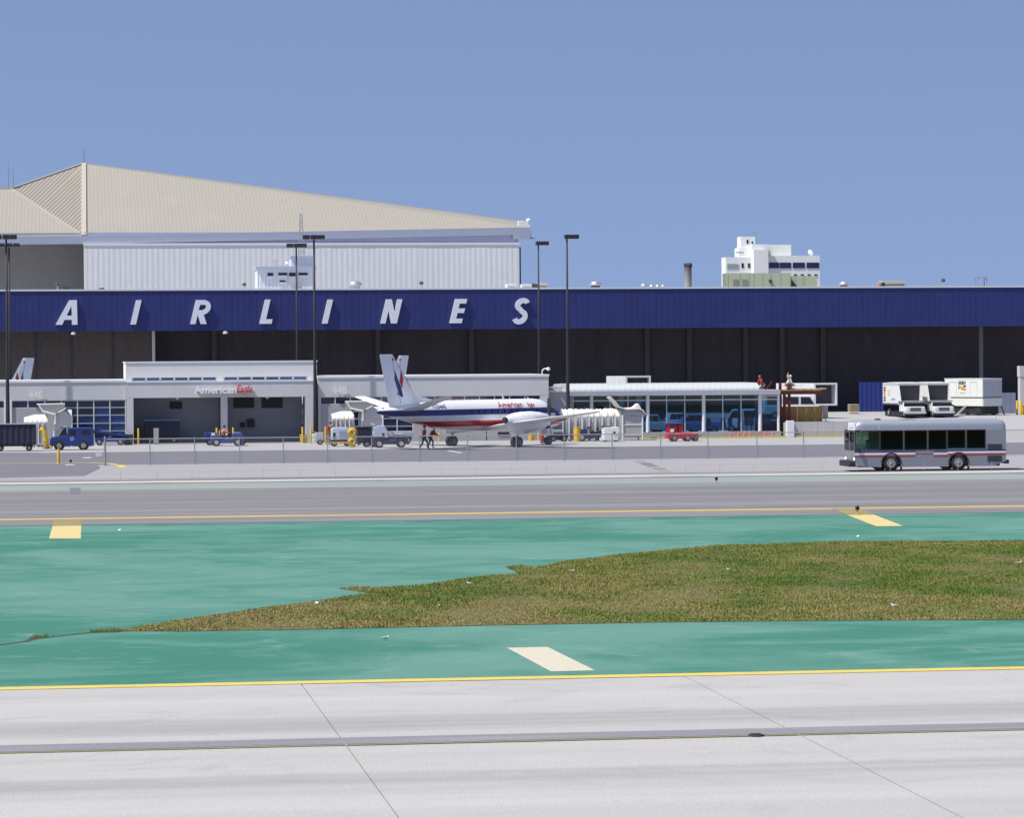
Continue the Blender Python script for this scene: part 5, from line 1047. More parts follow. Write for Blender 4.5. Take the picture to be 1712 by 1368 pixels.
MB().tube([(lx(1670), 0.7, zt - 0.02), (lx(1670), 0.7, zt + 0.1), (lx(1671), 0.7, zt + 0.18)], [0.02, 0.05, 0.07], 8).build('beacon', m_swhite, BU)
MB().box(x0 + 0.1, x1 - 0.05, 0.1, BW - 0.1, zwb - 0.75, zwb - 0.7).build('floor', m_busd, BU)
for px in (1480, 1500, 1520, 1540, 1560, 1590, 1610, 1632):
    for y in (0.15, 1.5): MB().box(lx(px), lx(px) + 0.45, y, y + 0.85, zwb - 0.7, zwb - 0.3).box(lx(px) + 0.36, lx(px) + 0.47, y + 0.002, y + 0.852, zwb - 0.31, zwb + 0.2).build('seat', m_seat, BU, bevel=0.03)
MB().box(lx(1462), lx(1462) + 0.12, 0.2, 0.8, zwb - 0.7, zwb + 0.3).box(lx(1450), lx(1462), 0.2, 0.8, zwb - 0.72, zwb - 0.32).build('driver_seat', m_seat, BU, bevel=0.03)
MB().box(x0 + 0.05, x0 + 0.45, 0.1, BW - 0.1, zwb - 0.7, zwb - 0.12).build('dashboard', m_busd, BU, bevel=0.05)
person('bus driver in pale blue shirt sitting behind the wheel', (BU.location.x + lx(1456), YBu + 0.5, zwb - 0.28), R(180), M('pale_blue_shirt', (0.35, 0.42, 0.55), 0.85), m_navyc, 'sit')

# ================================================================ FENCE along the service road
posts_px = [175, 250, 325, 400, 473, 547, 621, 701, 781, 863, 943, 1023, 1104, 1183, 1265, 1343]
m_gal = M('galvanised_fence', (0.34, 0.35, 0.37), 0.5, 0.5, var=0.1)
yF = G(860, 771.5).y; zF = FZ(860, 727, yF)
FE = thing('chain_link_fence', 'chain link fence with grey posts along the service road', 'fence', (FX(175, yF), yF, 0))
fx = [FX(p, yF) for p in posts_px]; sp = (fx[-1] - fx[-5]) / 4
fx += [fx[-1] + sp * (k + 1) for k in range(12)]
me = None
for k, x in enumerate(fx):
    if k == 0: o = MB().tube([(0, 0, -0.05), (0, 0, zF + 0.1)], 0.065, 8).lathe([(0.06, zF + 0.08), (0.05, zF + 0.13), (0.01, zF + 0.15)], 8).build('end_post', m_gal, FE)
    elif me is None: o = MB().tube([(0, 0, -0.05), (0, 0, zF)], 0.032, 8).lathe([(0.045, zF - 0.02), (0.045, zF + 0.02), (0.01, zF + 0.04)], 8).build('post', m_gal, FE); me = o.data
    else: o = bpy.data.objects.new('post', me); COL.objects.link(o); o.parent = FE
    o.location = (x - fx[0], 0, 0)
MB().tube([(0, 0, zF - 0.03), (fx[-1] - fx[0], 0, zF - 0.03)], 0.03, 6).build('top_rail', m_gal, FE); MB().tube([(0, 0, 0.06), (fx[-1] - fx[0], 0, 0.06)], 0.008, 5).build('bottom_wire', m_gal, FE)
fm = bpy.data.materials.new('chain_link_mesh'); fm.use_nodes = True; n = fm.node_tree; n.nodes.clear(); o_ = nd(n, 'ShaderNodeOutputMaterial')
sx = nd(n, 'ShaderNodeSeparateXYZ'); tcn = nd(n, 'ShaderNodeTexCoord'); n.links.new(tcn.outputs['Object'], sx.inputs[0]); acc = None
for op in ('ADD', 'SUBTRACT'):
    a = nd(n, 'ShaderNodeMath', operation=op); n.links.new(sx.outputs[0], a.inputs[0]); n.links.new(sx.outputs[2], a.inputs[1])
    f = nd(n, 'ShaderNodeMath', operation='PINGPONG'); f.inputs[1].default_value = 0.036; n.links.new(a.outputs[0], f.inputs[0])
    l_ = nd(n, 'ShaderNodeMath', operation='LESS_THAN'); l_.inputs[1].default_value = 0.0022; n.links.new(f.outputs[0], l_.inputs[0])
    if acc is None: acc = l_.outputs[0]
    else: mx = nd(n, 'ShaderNodeMath', operation='MAXIMUM'); n.links.new(acc, mx.inputs[0]); n.links.new(l_.outputs[0], mx.inputs[1]); acc = mx.outputs[0]
tr_ = nd(n, 'ShaderNodeBsdfTransparent'); df = nd(n, 'ShaderNodeBsdfDiffuse'); df.inputs[0].default_value = (0.4, 0.41, 0.42, 1); mx = nd(n, 'ShaderNodeMixShader'); n.links.new(acc, mx.inputs[0]); n.links.new(tr_.outputs[0], mx.inputs[1]); n.links.new(df.outputs[0], mx.inputs[2]); n.links.new(mx.outputs[0], o_.inputs[0])
MB().sheet([(0, 0.05, 0.05), (fx[-1] - fx[0], 0.05, 0.05), (fx[-1] - fx[0], 0.05, zF), (0, 0.05, zF)]).build('wire_mesh', fm, FE)
# low stakes along the kerb
LF = thing('wire_fence', 'row of thin pale stakes and wire along the far kerb', 'fence', (FX(200, y_kb + 0.6), y_kb + 0.6, 0)); me = None
for k in range(34):
    if me is None: o = MB().bar((0, 0, 0), (0, 0, 0.6), 0.016, 0.016).build('stake', M('stake_grey', (0.42, 0.41, 0.4), 0.8), LF); me = o.data
    else: o = bpy.data.objects.new('stake', me); COL.objects.link(o); o.parent = LF
    o.location = (k * 1.95, random.uniform(-0.03, 0.03), 0); o.rotation_euler = (random.uniform(-0.06, 0.06), random.uniform(-0.06, 0.06), 0)
MB().tube([(0, 0, 0.55), (33 * 1.95, 0, 0.55)], 0.0015, 4).build('wire', m_gal, LF)

# ================================================================ LIGHT POLES
m_pole = M('pole_dark', (0.022, 0.02, 0.024), 0.6); m_ped = M('pole_pedestal', (0.48, 0.47, 0.46), 0.9)
def light_pole(px, pyb, pyt, Y, heads, lab, ped=True, zb=0.0, rb=0.17):
    q = PY(px, pyb, Y); zt_ = PY(px, pyt, Y).z; t = thing('light_pole', lab, 'light pole', (q.x, Y, zb), 0, 'tall dark apron light poles'); zt_ -= zb
    if ped: MB().lathe([(0.36, 0), (0.36, 0.72), (0.33, 0.76), (0.2, 0.76)], 18).build('pedestal', m_ped, t)
    MB().tube([(0, 0, 0.7 if ped else 0), (0, 0, 2.5), (0, 0, zt_ * 0.5), (0, 0, zt_)], [rb, rb * 0.95, rb * 0.6, rb * 0.42], 10).build('shaft', m_pole, t, smooth=True); MB().lathe([(rb * 1.7, 0.76 if ped else 0), (rb * 1.7, 0.82), (rb, 0.95)], 12).build('base_plate', m_pole, t)
    MB().bar((heads[0], 0, zt_), (heads[-1], 0, zt_), 0.06, 0.06).build('crossarm', m_pole, t)
    for k, x in enumerate(heads):
        hd_ = MB().box(x - 0.27, x + 0.27, -0.32, 0.22, zt_ - 0.16, zt_ + 0.17).build('lamp_head', m_pole, t, bevel=0.03); MB().box(x - 0.22, x + 0.22, -0.28, 0.18, zt_ - 0.175, zt_ - 0.158).build('lens', M('lamp_lens', (0.3, 0.3, 0.28), 0.2), hd_)
light_pole(13.5, 745, 396.5, YT - 1.75, (-0.62, 0.0, 0.56), 'tall dark light pole at the left edge in front of gate 44E'); light_pole(527.5, 745, 396.5, YT - 1.75, (-0.62, 0.0, 0.58), 'tall dark light pole at the right corner of the central entrance'); light_pole(950, 745, 395.8, YT - 1.75, (0.08, 0.68), 'tall dark light pole between airliner nose and pavilion')
light_pole(17, 640, 410.0, YT + 16, (-0.62, 0.0, 0.62), 'dark light pole behind the terminal at the left edge', False, 0, 0.15); light_pole(497, 640, 410.5, YT + 16, (-0.55, 0.05, 0.62), 'dark light pole rising behind the central entrance block', False, 0, 0.15); light_pole(901.5, 640, 406.8, YT + 16, (0.05, 0.62), 'dark light pole rising behind the right end of the terminal', False, 0, 0.15)
# ================================================================ FABRIC WALKWAY CANOPIES
m_fab = M('white_canopy_fabric', (0.72, 0.70, 0.64), 0.8, var=0.08, world=False); m_fabs = M('canopy_side_fabric', (0.52, 0.51, 0.49), 0.85, var=0.1, world=False); m_frame = M('canopy_frame_white', (0.70, 0.70, 0.69), 0.5)
def canopy(label, px0, px1, pe, Y, ztop, n_, hood='left', depth=1.9, zbase=0.0):
    """accordion tunnel from px0 to px1 (bays), taller end frame to pe, raised hood at the end frame"""
    a, b_, e = FX(px0, Y), FX(px1, Y), FX(pe, Y); t = thing('walkway_canopy', label, 'canopy', (a, Y, 0), 0, 'white fabric boarding walkways'); b_ -= a; e -= a; zs = ztop - 0.62
    def ring(x, k, dz=0.0): return [(x + random.uniform(-0.02, 0.02), depth / 2 - math.cos(math.pi * i / 10) * depth / 2 * k, zs + dz + math.sin(math.pi * i / 10) * (0.62) * k) for i in range(11)]
    for i in range(n_):
        x0_, x1_ = b_ * i / n_, b_ * (i + 1) / n_; rs = []
        for j, kk in enumerate((0.93, 0.97, 1.0, 1.02, 1.0, 0.97, 0.93)):
            rs.append(ring(x0_ + (x1_ - x0_) * j / 6, kk, random.uniform(-0.06, 0.06)))
        mb = MB(); nn = 11
        for j in range(6):
            vs = rs[j] + rs[j + 1]; mb.add(vs, [(q_, q_ + 1, q_ + nn + 1, q_ + nn) for q_ in range(nn - 1)])
        mb.build('roof_fold', m_fab, t, smooth=True)
        # pleated side curtain facing the apron
        m2 = MB(); nz = 7
        for j in range(nz):
            u0, u1 = j / nz, (j + 1) / nz; ya, yb_ = (0.05 if j % 2 else -0.05), (-0.05 if j % 2 else 0.05)
            xa, xb_ = x0_ + (x1_ - x0_) * u0, x0_ + (x1_ - x0_) * u1; m2.add([(xa, ya, 0.25), (xb_, yb_, 0.25), (xb_, yb_ * 0.3, zs + 0.03), (xa, ya * 0.3, zs + 0.03)], [(0, 1, 2, 3)])
        m2.build('side_curtain', m_fabs, t)
        MB().tube([(x0_, -0.07, 0.18), (x0_, -0.07, zs + 0.02)], 0.04, 6).build('post', m_frame, t); wheel(t, x0_, -0.07, 0.09, 0.06)
    # end frame
    for x in (b_ + 0.05, e): 
        MB().tube([(x, -0.05, 0.02), (x, -0.05, zs + 0.15)], 0.07, 8).build('end_post', m_frame, t); MB().tube([(x, depth, 0.02), (x, depth, zs + 0.15)], 0.07, 8).build('end_post', m_frame, t)
    for z in (0.45, 1.25): MB().tube([(b_ + 0.05, -0.05, z), (e, -0.05, z)], 0.03, 6).build('rail', m_frame, t)
    mb = MB(); R1 = [ring(b_ + 0.08, 1.0, 0.05), ring((b_ + e) / 2, 1.0, 0.10), ring(e, 1.0, 0.05)]
    for j in range(2): mb.add(R1[j] + R1[j + 1], [(q_, q_ + 1, q_ + 12, q_ + 11) for q_ in range(10)])
    mb.build('end_roof', m_fabs, t, smooth=True)
    MB().box(b_ + 0.12, e - 0.08, -0.035, -0.015, 0.3, zs + 0.05).build('end_curtain', M('canopy_sheer', (0.40, 0.40, 0.385), 0.6), t)
    # raised hood: curved sheet of fabric
    if hood == 'left': P_ = [(b_ - 1.35, 0.55), (b_ - 0.75, 0.52), (b_ - 0.35, 0.15), (b_ + 0.25, -0.12), (e, 0.05), (e + 0.25, -0.55)]; P_ = [(b_ - 0.9, 0.95), (b_ - 0.55, 0.6), (b_ - 0.2, 0.16), (b_ + 0.35, 0.0), (e - 0.3, 0.03), (e + 0.05, -0.10), (e + 0.22, -0.42)]
    mb = MB(); vs = []
    for x, z in P_: vs += [(x, -0.25, ztop + z), (x, depth * 0.4, ztop + z + 0.04), (x, depth + 0.1, ztop + z - 0.02), (x, depth + 0.1, ztop + z - 0.10), (x, depth * 0.4, ztop + z - 0.05), (x, -0.25, ztop + z - 0.10)]
    mb.loft([vs[k:k + 6] for k in range(0, len(vs), 6)]).build('hood', m_fab, t, smooth=True, auto=60)
    MB().prism([(e - 0.75, ztop + 0.0), (e - 0.05, ztop - 0.05), (e - 0.28, ztop + 0.38)], 'y', 0.1, depth * 0.8).build('hood_peak', m_fab, t)
    return t
canopy('white accordion walkway canopy right of the airliner nose', 941, 1040, 1074, 255.0, FZ(1000, 684, 255.0), 9)
def canopy2(label, a0, a1, b0, b1, Y, zt_, htop):
    """short tunnel with a tipped-up open hood showing its pale inside"""
    t = thing('walkway_canopy', label, 'canopy', (FX(a0, Y), Y, 0), 0, 'white fabric boarding walkways'); X0 = FX(a0, Y); f = lambda p: FX(p, Y) - X0; z = lambda p, py: FZ(p, py, Y); D = 1.9
    w = f(a1); nb = 5; zs = zt_ - 0.62
    for i in range(nb):
        x0_, x1_ = w * i / nb, w * (i + 1) / nb; mb = MB(); rs = []
        for j, kk in enumerate((0.97, 1.0, 1.0, 0.97)):
            sq = 1 - 0.35 * max(0, 1 - (x0_ + (x1_ - x0_) * j / 3) / (w * 0.45)); rs.append([(x0_ + (x1_ - x0_) * j / 3, D / 2 - math.cos(math.pi * q_ / 10) * D / 2 * kk, zs + math.sin(math.pi * q_ / 10) * 0.62 * kk * sq) for q_ in range(11)])
        for j in range(3): mb.add(rs[j] + rs[j + 1], [(q_, q_ + 1, q_ + 12, q_ + 11) for q_ in range(10)])
        mb.build('roof_fold', m_fab, t, smooth=True)
        m2 = MB()
        for j in range(6):
            xa, xb_ = x0_ + (x1_ - x0_) * j / 6, x0_ + (x1_ - x0_) * (j + 1) / 6; ya, yb_ = (0.05 if j % 2 else -0.05), (-0.05 if j % 2 else 0.05); m2.add([(xa, ya, 0.3), (xb_, yb_, 0.3), (xb_, yb_, zs + 0.05), (xa, ya, zs + 0.05)], [(0, 1, 2, 3)])
        m2.build('side_curtain', m_fabs, t); MB().tube([(x0_, -0.08, 0.1), (x0_, -0.08, zs)], 0.04, 6).build('post', m_frame, t); wheel(t, x0_, -0.08, 0.1, 0.06)
    e0, e1 = f(b0), f(b1); zt2 = zt_ + 0.35
    for x in (e0, e1):
        for y in (-0.06, D): MB().tube([(x, y, 0), (x, y, zt2 - 0.55)], 0.06, 8).build('end_post', m_frame, t)
    arch = [(D / 2 - math.cos(math.pi * q_ / 10) * D / 2, zt2 - 0.6 + math.sin(math.pi * q_ / 10) * 0.6) for q_ in range(11)]; mb = MB(); A0 = [(e0, y, zz) for y, zz in arch]; A1 = [(e1, y, zz) for y, zz in arch]; mb.add(A0 + A1, [(q_, q_ + 1, q_ + 12, q_ + 11) for q_ in range(10)]); mb.build('end_roof', m_fabs, t, smooth=True)
    xs_ = [(e0 + (e1 - e0) * q_ / 8, zt2 - 0.62 + math.sin(math.pi * q_ / 8) * 0.55) for q_ in range(9)]
    MB().prism([(e0, zt2 - 1.5)] + xs_ + [(e1, zt2 - 1.5)], 'y', -0.05, -0.02).build('end_curtain', m_fabs, t)
    MB().box(e0 + 0.1, e1 - 0.3, -0.03, 0.0, 0.55, zt2 - 1.51).build('end_curtain', M('canopy_sheer', (0.40, 0.40, 0.385), 0.6), t)
    # tipped hood: open trough
    h0, h1 = e0 - 1.15, e0 + 0.55; mb = MB(); mb.add([(h0, -0.3, htop), (h1 + 0.25, -0.3, htop + 0.02), (h1 + 0.3, -0.28, htop - 0.3), (e0 + 0.15, -0.2, zt2 - 0.35), (h0 + 0.6, -0.25, zt2 - 0.25), (h0, 0.0, htop - 0.08), (h1 + 0.25, D, htop - 0.1), (h1 + 0.1, D, zt2 - 0.3), (h0 + 0.4, D, zt2 - 0.25), (h0, D, htop - 0.1)], [(0, 1, 2, 3, 4), (5, 6, 7, 8) if False else (9, 6, 7, 8), (0, 4, 8, 9), (4, 3, 7, 8), (3, 2, 1, 6, 7)])
    mb.build('hood', m_fabs, t); MB().tube([(h0 - 0.15, -0.34, htop), (h1 + 0.3, -0.34, htop + 0.02)], 0.06, 6).tube([(h0, -0.34, htop), (h0 + 0.3, -0.34, htop - 0.55), (e0 + 0.1, -0.3, zt2 - 0.35), (e0 + 0.1, -0.25, zt2 - 1.1)], 0.09, 6).tube([(h1 + 0.25, -0.32, htop), (h1 + 0.35, -0.32, htop - 0.35), (e0 + 0.35, -0.3, zt2 - 0.2)], 0.05, 6).build('hood_rim', m_fab, t)
    return t
Yc = 254.0
canopy2('white walkway canopy with tipped hood in front of gate 44E', 40, 80, 90, 120, Yc, FZ(60, 693.5, Yc), FZ(80, 676, Yc))
canopy2('white walkway canopy with tipped hood behind the airliner tail', 555, 592, 604, 640, Yc, FZ(570, 688, Yc), FZ(590, 671.5, Yc))

# ================================================================ GROUND SUPPORT VEHICLES
def at_ground(px, py, far=YT - 1.3):
    q = G(px, py); y = min(q.y, far); return (FX(px, y), y, 0)
def text_box(): pass
# boxy blue tug truck
q = at_ground(120, 753); t = thing('tow_truck', 'blue boxy baggage tug truck parked near the left canopy', 'truck', (q[0], q[1] + 0.8, 0), R(180))
Lt = 3.25
MB().prism([(1.6, 0.32), (1.65, 0.75), (1.5, 0.98), (0.75, 1.05), (0.72, 1.1), (0.35, 1.12), (0.3, 1.66), (-1.6, 1.66), (-1.62, 0.32)], 'y', -0.8, 0.8).build('body', m_blue, t, bevel=0.05)
MB().prism([(0.98, 1.03), (0.72, 1.03), (0.35, 1.12), (0.42, 1.62), (0.62, 1.62)], 'y', -0.72, 0.72).build('windscreen', m_dglass, t)
MB().box(0.25, 0.9, -0.78, 0.78, 1.64, 1.70).build('cab_roof', m_blue, t, bevel=0.03)
MB().box(1.25, 1.68, -0.78, 0.78, 0.35, 0.72).build('nose_panel', m_lblue, t, bevel=0.05)
for sd in (-1, 1):
    MB().box(-0.28, 0.22, sd * 0.8 - 0.01, sd * 0.8 + 0.01, 1.12, 1.52).build('door_window', m_dglass, t); MB().box(-1.35, -0.7, sd * 0.8 - 0.01, sd * 0.8 + 0.01, 1.15, 1.5).build('side_window', m_dglass, t)
    MB().lathe([(0.01, -0.012), (0.17, -0.012), (0.17, 0.012), (0.01, 0.012)], 18, (0.0, sd * 0.805, 0.85), 'y').build('emblem', m_lblue, t)
    for x in (0.95, -0.85): MB().lathe([(0.40, -0.015), (0.40, 0.015), (0.01, 0.02)], 20, (x, sd * 0.795, 0.36), 'y').build('wheel_arch', m_black, t)
    for x in (0.95, -0.85): wheel(t, x, sd * 0.74, 0.33, 0.2)
    MB().lathe([(0.01, 0.02), (0.09, 0.0), (0.1, -0.04)], 12, (1.68, sd * 0.5, 0.6), 'x').build('headlight', m_head, t)
MB().tube([(0.2, 0.9, 1.2), (0.2, 0.8, 1.3)], 0.02, 6).build('mirror', m_black, t)
# dark curtained cart at left edge
def cart(label, px, py, length, rz=0.0, height=1.85, mat=m_navy, curtain=True, width=1.6, name='baggage_cart', base=m_black, cover=None, roof=m_grey, side=1):
    q = at_ground(px, py); t = thing(name, label, 'cart', (q[0], q[1] + width / 2, 0), rz, 'baggage carts on the apron'); h = length / 2
    MB().box(-h, h, -width / 2, width / 2, 0.48, 0.58).build('deck', base, t); MB().box(-h + 0.2, h - 0.2, -0.35, 0.35, 0.36, 0.48).build('chassis', m_black, t)
    for x in (-h + 0.5, h - 0.5):
        for y in (-width / 2 + 0.15, width / 2 - 0.15): wheel(t, x, y, 0.24, 0.14)
    MB().tube([(h, 0, 0.42), (h + 0.55, 0, 0.36)], 0.035, 6).lathe([(0.07, -0.02), (0.07, 0.02)], 8, (h + 0.58, 0, 0.36)).build('tow_bar', m_black, t)
    if height > 0.8:
        for x in (-h + 0.05, h - 0.05):
            for y in (-width / 2 + 0.05, width / 2 - 0.05): MB().box(x - 0.04, x + 0.04, y - 0.04, y + 0.04, 0.58, height).build('post', base, t)
        MB().box(-h - 0.03, h + 0.03, -width / 2 - 0.03, width / 2 + 0.03, height, height + 0.06).build('roof', roof, t)
        if curtain:
            for sd in (-1, 1):
                m2 = MB(); nn = 14
                for j in range(nn):
                    xa, xb_ = -h + 0.08 + (length - 0.16) * j / nn, -h + 0.08 + (length - 0.16) * (j + 1) / nn; d0, d1 = (0.0, 0.05) if j % 2 else (0.05, 0.0); m2.add([(xa, sd * (width / 2 - 0.02 + d0), 0.6), (xb_, sd * (width / 2 - 0.02 + d1), 0.6), (xb_, sd * (width / 2 - 0.06 + d1), height - 0.02), (xa, sd * (width / 2 - 0.06 + d0), height - 0.02)], [(0, 1, 2, 3)])
                m2.build('curtain', mat, t)
            for x in (-h + 0.03, h - 0.03): MB().box(x - 0.02, x + 0.02, -width / 2 + 0.09, width / 2 - 0.09, 0.58, height).build('end_panel', mat, t)
    if cover: MB().box(-h + 0.1, h - 0.3, -width / 2 + 0.1, width / 2 - 0.1, 0.581, 0.581 + cover[0]).build('load', cover[1], t, bevel=0.06)
    return t
cart('dark navy curtained baggage cart at the left edge of the apron', 24, 755, 3.1, R(0), 1.98, m_navy)
cz0 = cart('dark blue covered cart inside the left entrance recess', 272, 737, 2.8, R(180), 1.8, m_navy, True, 1.4, roof=m_lblue); cz0.location = (FX(271, YT + 1.2), YT + 1.2, 0.05)
# blue belt loader and stair frame right of tug truck
q = at_ground(182, 740, YT - 2.6); t = thing('belt_loader', 'blue belt loader frame in front of the gridded windows', 'belt loader', (q[0], q[1] + 0.9, 0), R(180))
MB().box(-1.3, 1.1, -0.6, 0.6, 0.28, 0.6).build('chassis', m_blue, t, bevel=0.04); MB().bar((-1.35, 0.1, 0.65), (1.35, 0.1, 1.05), 0.7, 0.12).build('conveyor', m_black, t)
for y in (-0.3, 0.5): MB().bar((-1.35, y, 0.75), (1.35, y, 1.15), 0.05, 0.16).build('conveyor_rail', m_blue, t)
for x in (-0.9, 0.75):
    for y in (-0.52, 0.52): wheel(t, x, y, 0.26, 0.18)
for a, b_ in (((-0.2, -0.4, 0.6), (0.2, -0.4, 0.95)), ((0.7, -0.4, 0.6), (0.9, -0.4, 1.05)), ((-1.1, -0.4, 0.62), (-1.1, -0.4, 0.95))): MB().bar(a, b_, 0.05, 0.05).build('strut', m_blue, t)
MB().box(-0.25, 0.05, -0.62, -0.605, 0.32, 0.62).build('notice', m_wht, t); MB().box(-1.3, -0.6, -0.55, 0.0, 0.6, 0.95).build('engine_box', m_blue, t, bevel=0.04)
def rbox_thing(name, label, cat, px, py, sz, mat, parts=(), rz=0.0, group=None):
    q = at_ground(px, py); return thing(name, label, cat, (q[0], q[1] + sz[1] / 2, 0), rz, group)
# small open-top black bin beside column
t = rbox_thing('waste_bin', 'dark open bin at the foot of the left entrance column', 'bin', 214, 739, (0.8, 0.6), m_black); MB().prism([(-0.34, 0), (0.34, 0), (0.4, 0.8), (-0.4, 0.8)], 'y', -0.3, 0.3).build('tub', m_vdark, t, bevel=0.03); MB().box(-0.43, 0.43, -0.33, 0.33, 0.8, 0.86).build('lid', m_grey, t)
t = rbox_thing('utility_panel', 'pale grey utility panel standing in front of the recess', 'panel', 261, 741, (0.42, 0.3), m_wht); MB().box(-0.2, 0.2, -0.15, 0.15, 0, 1.28).build('cabinet', M('panel_khaki', (0.36, 0.36, 0.32), 0.7), t, bevel=0.02); MB().box(-0.17, 0.17, -0.16, -0.151, 0.1, 1.2).build('door', M('panel_khaki', (0.36, 0.36, 0.32), 0.7), t)
# baggage tractor with flat cart and driver (centre)
def tractor(label, px, py, rz, mat, extra=None, seat=True):
    q = at_ground(px, py); t = thing('baggage_tractor', label, 'tractor', (q[0], q[1] + 0.6, 0), rz, 'open baggage tractors')
    MB().prism([(1.3, 0.25), (1.35, 0.62), (1.25, 0.92), (0.45, 0.96), (0.4, 0.55), (-0.35, 0.55), (-0.4, 0.85), (-1.2, 0.82), (-1.25, 0.25)], 'y', -0.55, 0.55).build('body', mat, t, bevel=0.04)
    for x in (0.85, -0.8):
        for y in (-0.5, 0.5): wheel(t, x, y, 0.30, 0.2, rim=M('rim_cream', (0.42, 0.41, 0.38), 0.5))
    MB().box(-0.42, -0.05, -0.4, 0.4, 0.55, 0.75).box(-0.5, -0.4, -0.401, 0.401, 0.55, 1.1).build('seat', m_black, t, bevel=0.03); MB().tube([(0.42, 0, 0.9), (0.2, 0, 1.12)], 0.02, 6).build('steering_column', m_black, t); MB().lathe([(0.17, -0.012), (0.19, 0), (0.17, 0.012)], 16, (0.18, 0, 1.13)).build('steering_wheel', m_black, t)
    for y in (-0.35, 0.35): MB().lathe([(0.01, 0.02), (0.08, 0.0), (0.09, -0.03)], 10, (1.34, y, 0.65), 'x').build('headlight', m_head, t)
    MB().box(1.33, 1.42, -0.5, 0.5, 0.25, 0.42).build('bumper', m_black, t)
    return t
t = tractor('blue baggage tractor driven past the entrance by a worker in orange', 379, 746.5, 0, M('tractor_blue', (0.04, 0.07, 0.21), 0.4))
MB().box(0.5, 1.1, -0.35, 0.35, 0.96, 1.06).build('hood_cover', m_lblue, t, bevel=0.03)
person('worker in orange vest leaning forward on the central baggage tractor', (t.location.x - 0.25, t.location.y, 0.76), 0, m_orange, m_navyc, 'sit', m_orange)
cart('flat blue cart with a low blue box behind the central tractor', 354, 745, 1.35, 0, 0.5, m_blue, False, 1.1, base=m_blue, cover=(0.42, m_blue))
o = kids([x for x in COL.objects if x.name.startswith('baggage_cart')][-1])
cc = [x for x in COL.objects if x.name.startswith('baggage_cart')][-1]; MB().box(-0.05, 0.25, -0.47, -0.455, 0.68, 0.98).build('notice', m_wht, cc)
# dark wheeled cart to the right of tractor
cart('small dark cart hitched in front of the central tractor', 401, 745, 0.6, 0, 0.5, m_navy, False, 1.0, base=m_black, cover=(0.45, m_navy))
# service trailers beside the middle canopy
q = at_ground(570, 747); t = thing('water_cart', 'pale blue-white water service cart near the yellow hose reel', 'cart', (q[0], q[1] + 0.6, 0), 0)
MB().box(-0.75, 0.75, -0.5, 0.5, 0.38, 0.5).build('chassis', m_navy, t); MB().prism([(-0.7, 0.5), (0.7, 0.5), (0.7, 1.25), (0.5, 1.45), (-0.55, 1.45), (-0.7, 1.3)], 'y', -0.48, 0.48).build('tank_housing', M('pale_blue_white', (0.50, 0.54, 0.64), 0.45), t, bevel=0.04)
for k in range(5): MB().box(-0.1 + k * 0.15, -0.05 + k * 0.15, -0.5, -0.481, 0.62, 1.2).build('louvre', m_lblue, t)
for x in (-0.5, 0.5):
    for y in (-0.45, 0.45): wheel(t, x, y, 0.22, 0.13)
MB().box(-0.6, -0.42, -0.5, -0.482, 0.65, 1.05).build('access_door', m_black, t); MB().bar((-0.75, -0.52, 0.3), (0.75, -0.52, 0.3), 0.05, 0.12).build('side_bar', m_yelp, t)
q = at_ground(589, 748); t = thing('hose_reel', 'yellow hose stand with a coiled hose beside the airliner tail', 'hose reel', (q[0], q[1] + 0.3, 0), 0)
MB().box(-0.22, 0.22, -0.2, 0.2, 0.0, 0.1).build('base', m_yelp, t); MB().bar((0, 0, 0.1), (0, 0, 1.1), 0.16, 0.16).build('mast', m_yelp, t)
for z, r_ in ((0.42, 0.30), (1.12, 0.32)):
    for k in range(3): MB().tube([(math.cos(2 * math.pi * i / 16) * (r_ - 0.06 * k), -0.16 - 0.05 * k, z + math.sin(2 * math.pi * i / 16) * (r_ - 0.06 * k)) for i in range(17)], 0.055, 6).build('hose_coil', m_yelp, t, smooth=True)
q = at_ground(69, 752); t = thing('hose_boom', 'yellow bent hose boom leaning behind the blue tug truck', 'hose', (q[0], q[1] + 2.2, 0), 0)
MB().tube([(0.45, 0, 0.25), (0.35, 0, 0.6), (0.12, 0, 1.35), (-0.05, 0, 1.5), (-0.12, 0, 1.35)], [0.14, 0.17, 0.18, 0.15, 0.12], 10).build('hose', m_yelp, t, smooth=True); MB().box(0.05, 0.75, -0.25, 0.25, 0, 0.2).build('base', m_yelp, t, bevel=0.03)
for y in (-0.25, 0.25): wheel(t, 0.4, y, 0.14, 0.08)
q = at_ground(609, 745, YT - 2.2); t = thing('equipment_box', 'black equipment box on wheels beside the yellow hose stand', 'box', (q[0], q[1] + 0.9, 0), 0)
MB().box(-0.5, 0.62, -0.4, 0.4, 0.15, 1.35).build('case', m_navy, t, bevel=0.04); MB().box(-0.54, 0.66, -0.44, 0.44, 1.35, 1.42).build('lid', m_black, t)
for x in (-0.35, 0.45):
    for y in (-0.3, 0.3): wheel(t, x, y, 0.12, 0.08)
q = at_ground(583, 749.5); t = tractor('dark blue baggage tractor under the airliner tail', 652, 749, 0, M('tractor_dark_blue', (0.025, 0.035, 0.085), 0.45))
cart('low dark cart behind the dark blue tractor under the tail', 619, 748, 1.5, 0, 0.5, m_navy, False, 1.1, base=m_navy, cover=(0.22, m_navy))
q = at_ground(636, 742, YT - 2.2); t = thing('power_unit', 'light blue-grey ground power unit with sloped hood under the tail', 'power unit', (q[0], q[1] + 0.8, 0), 0)
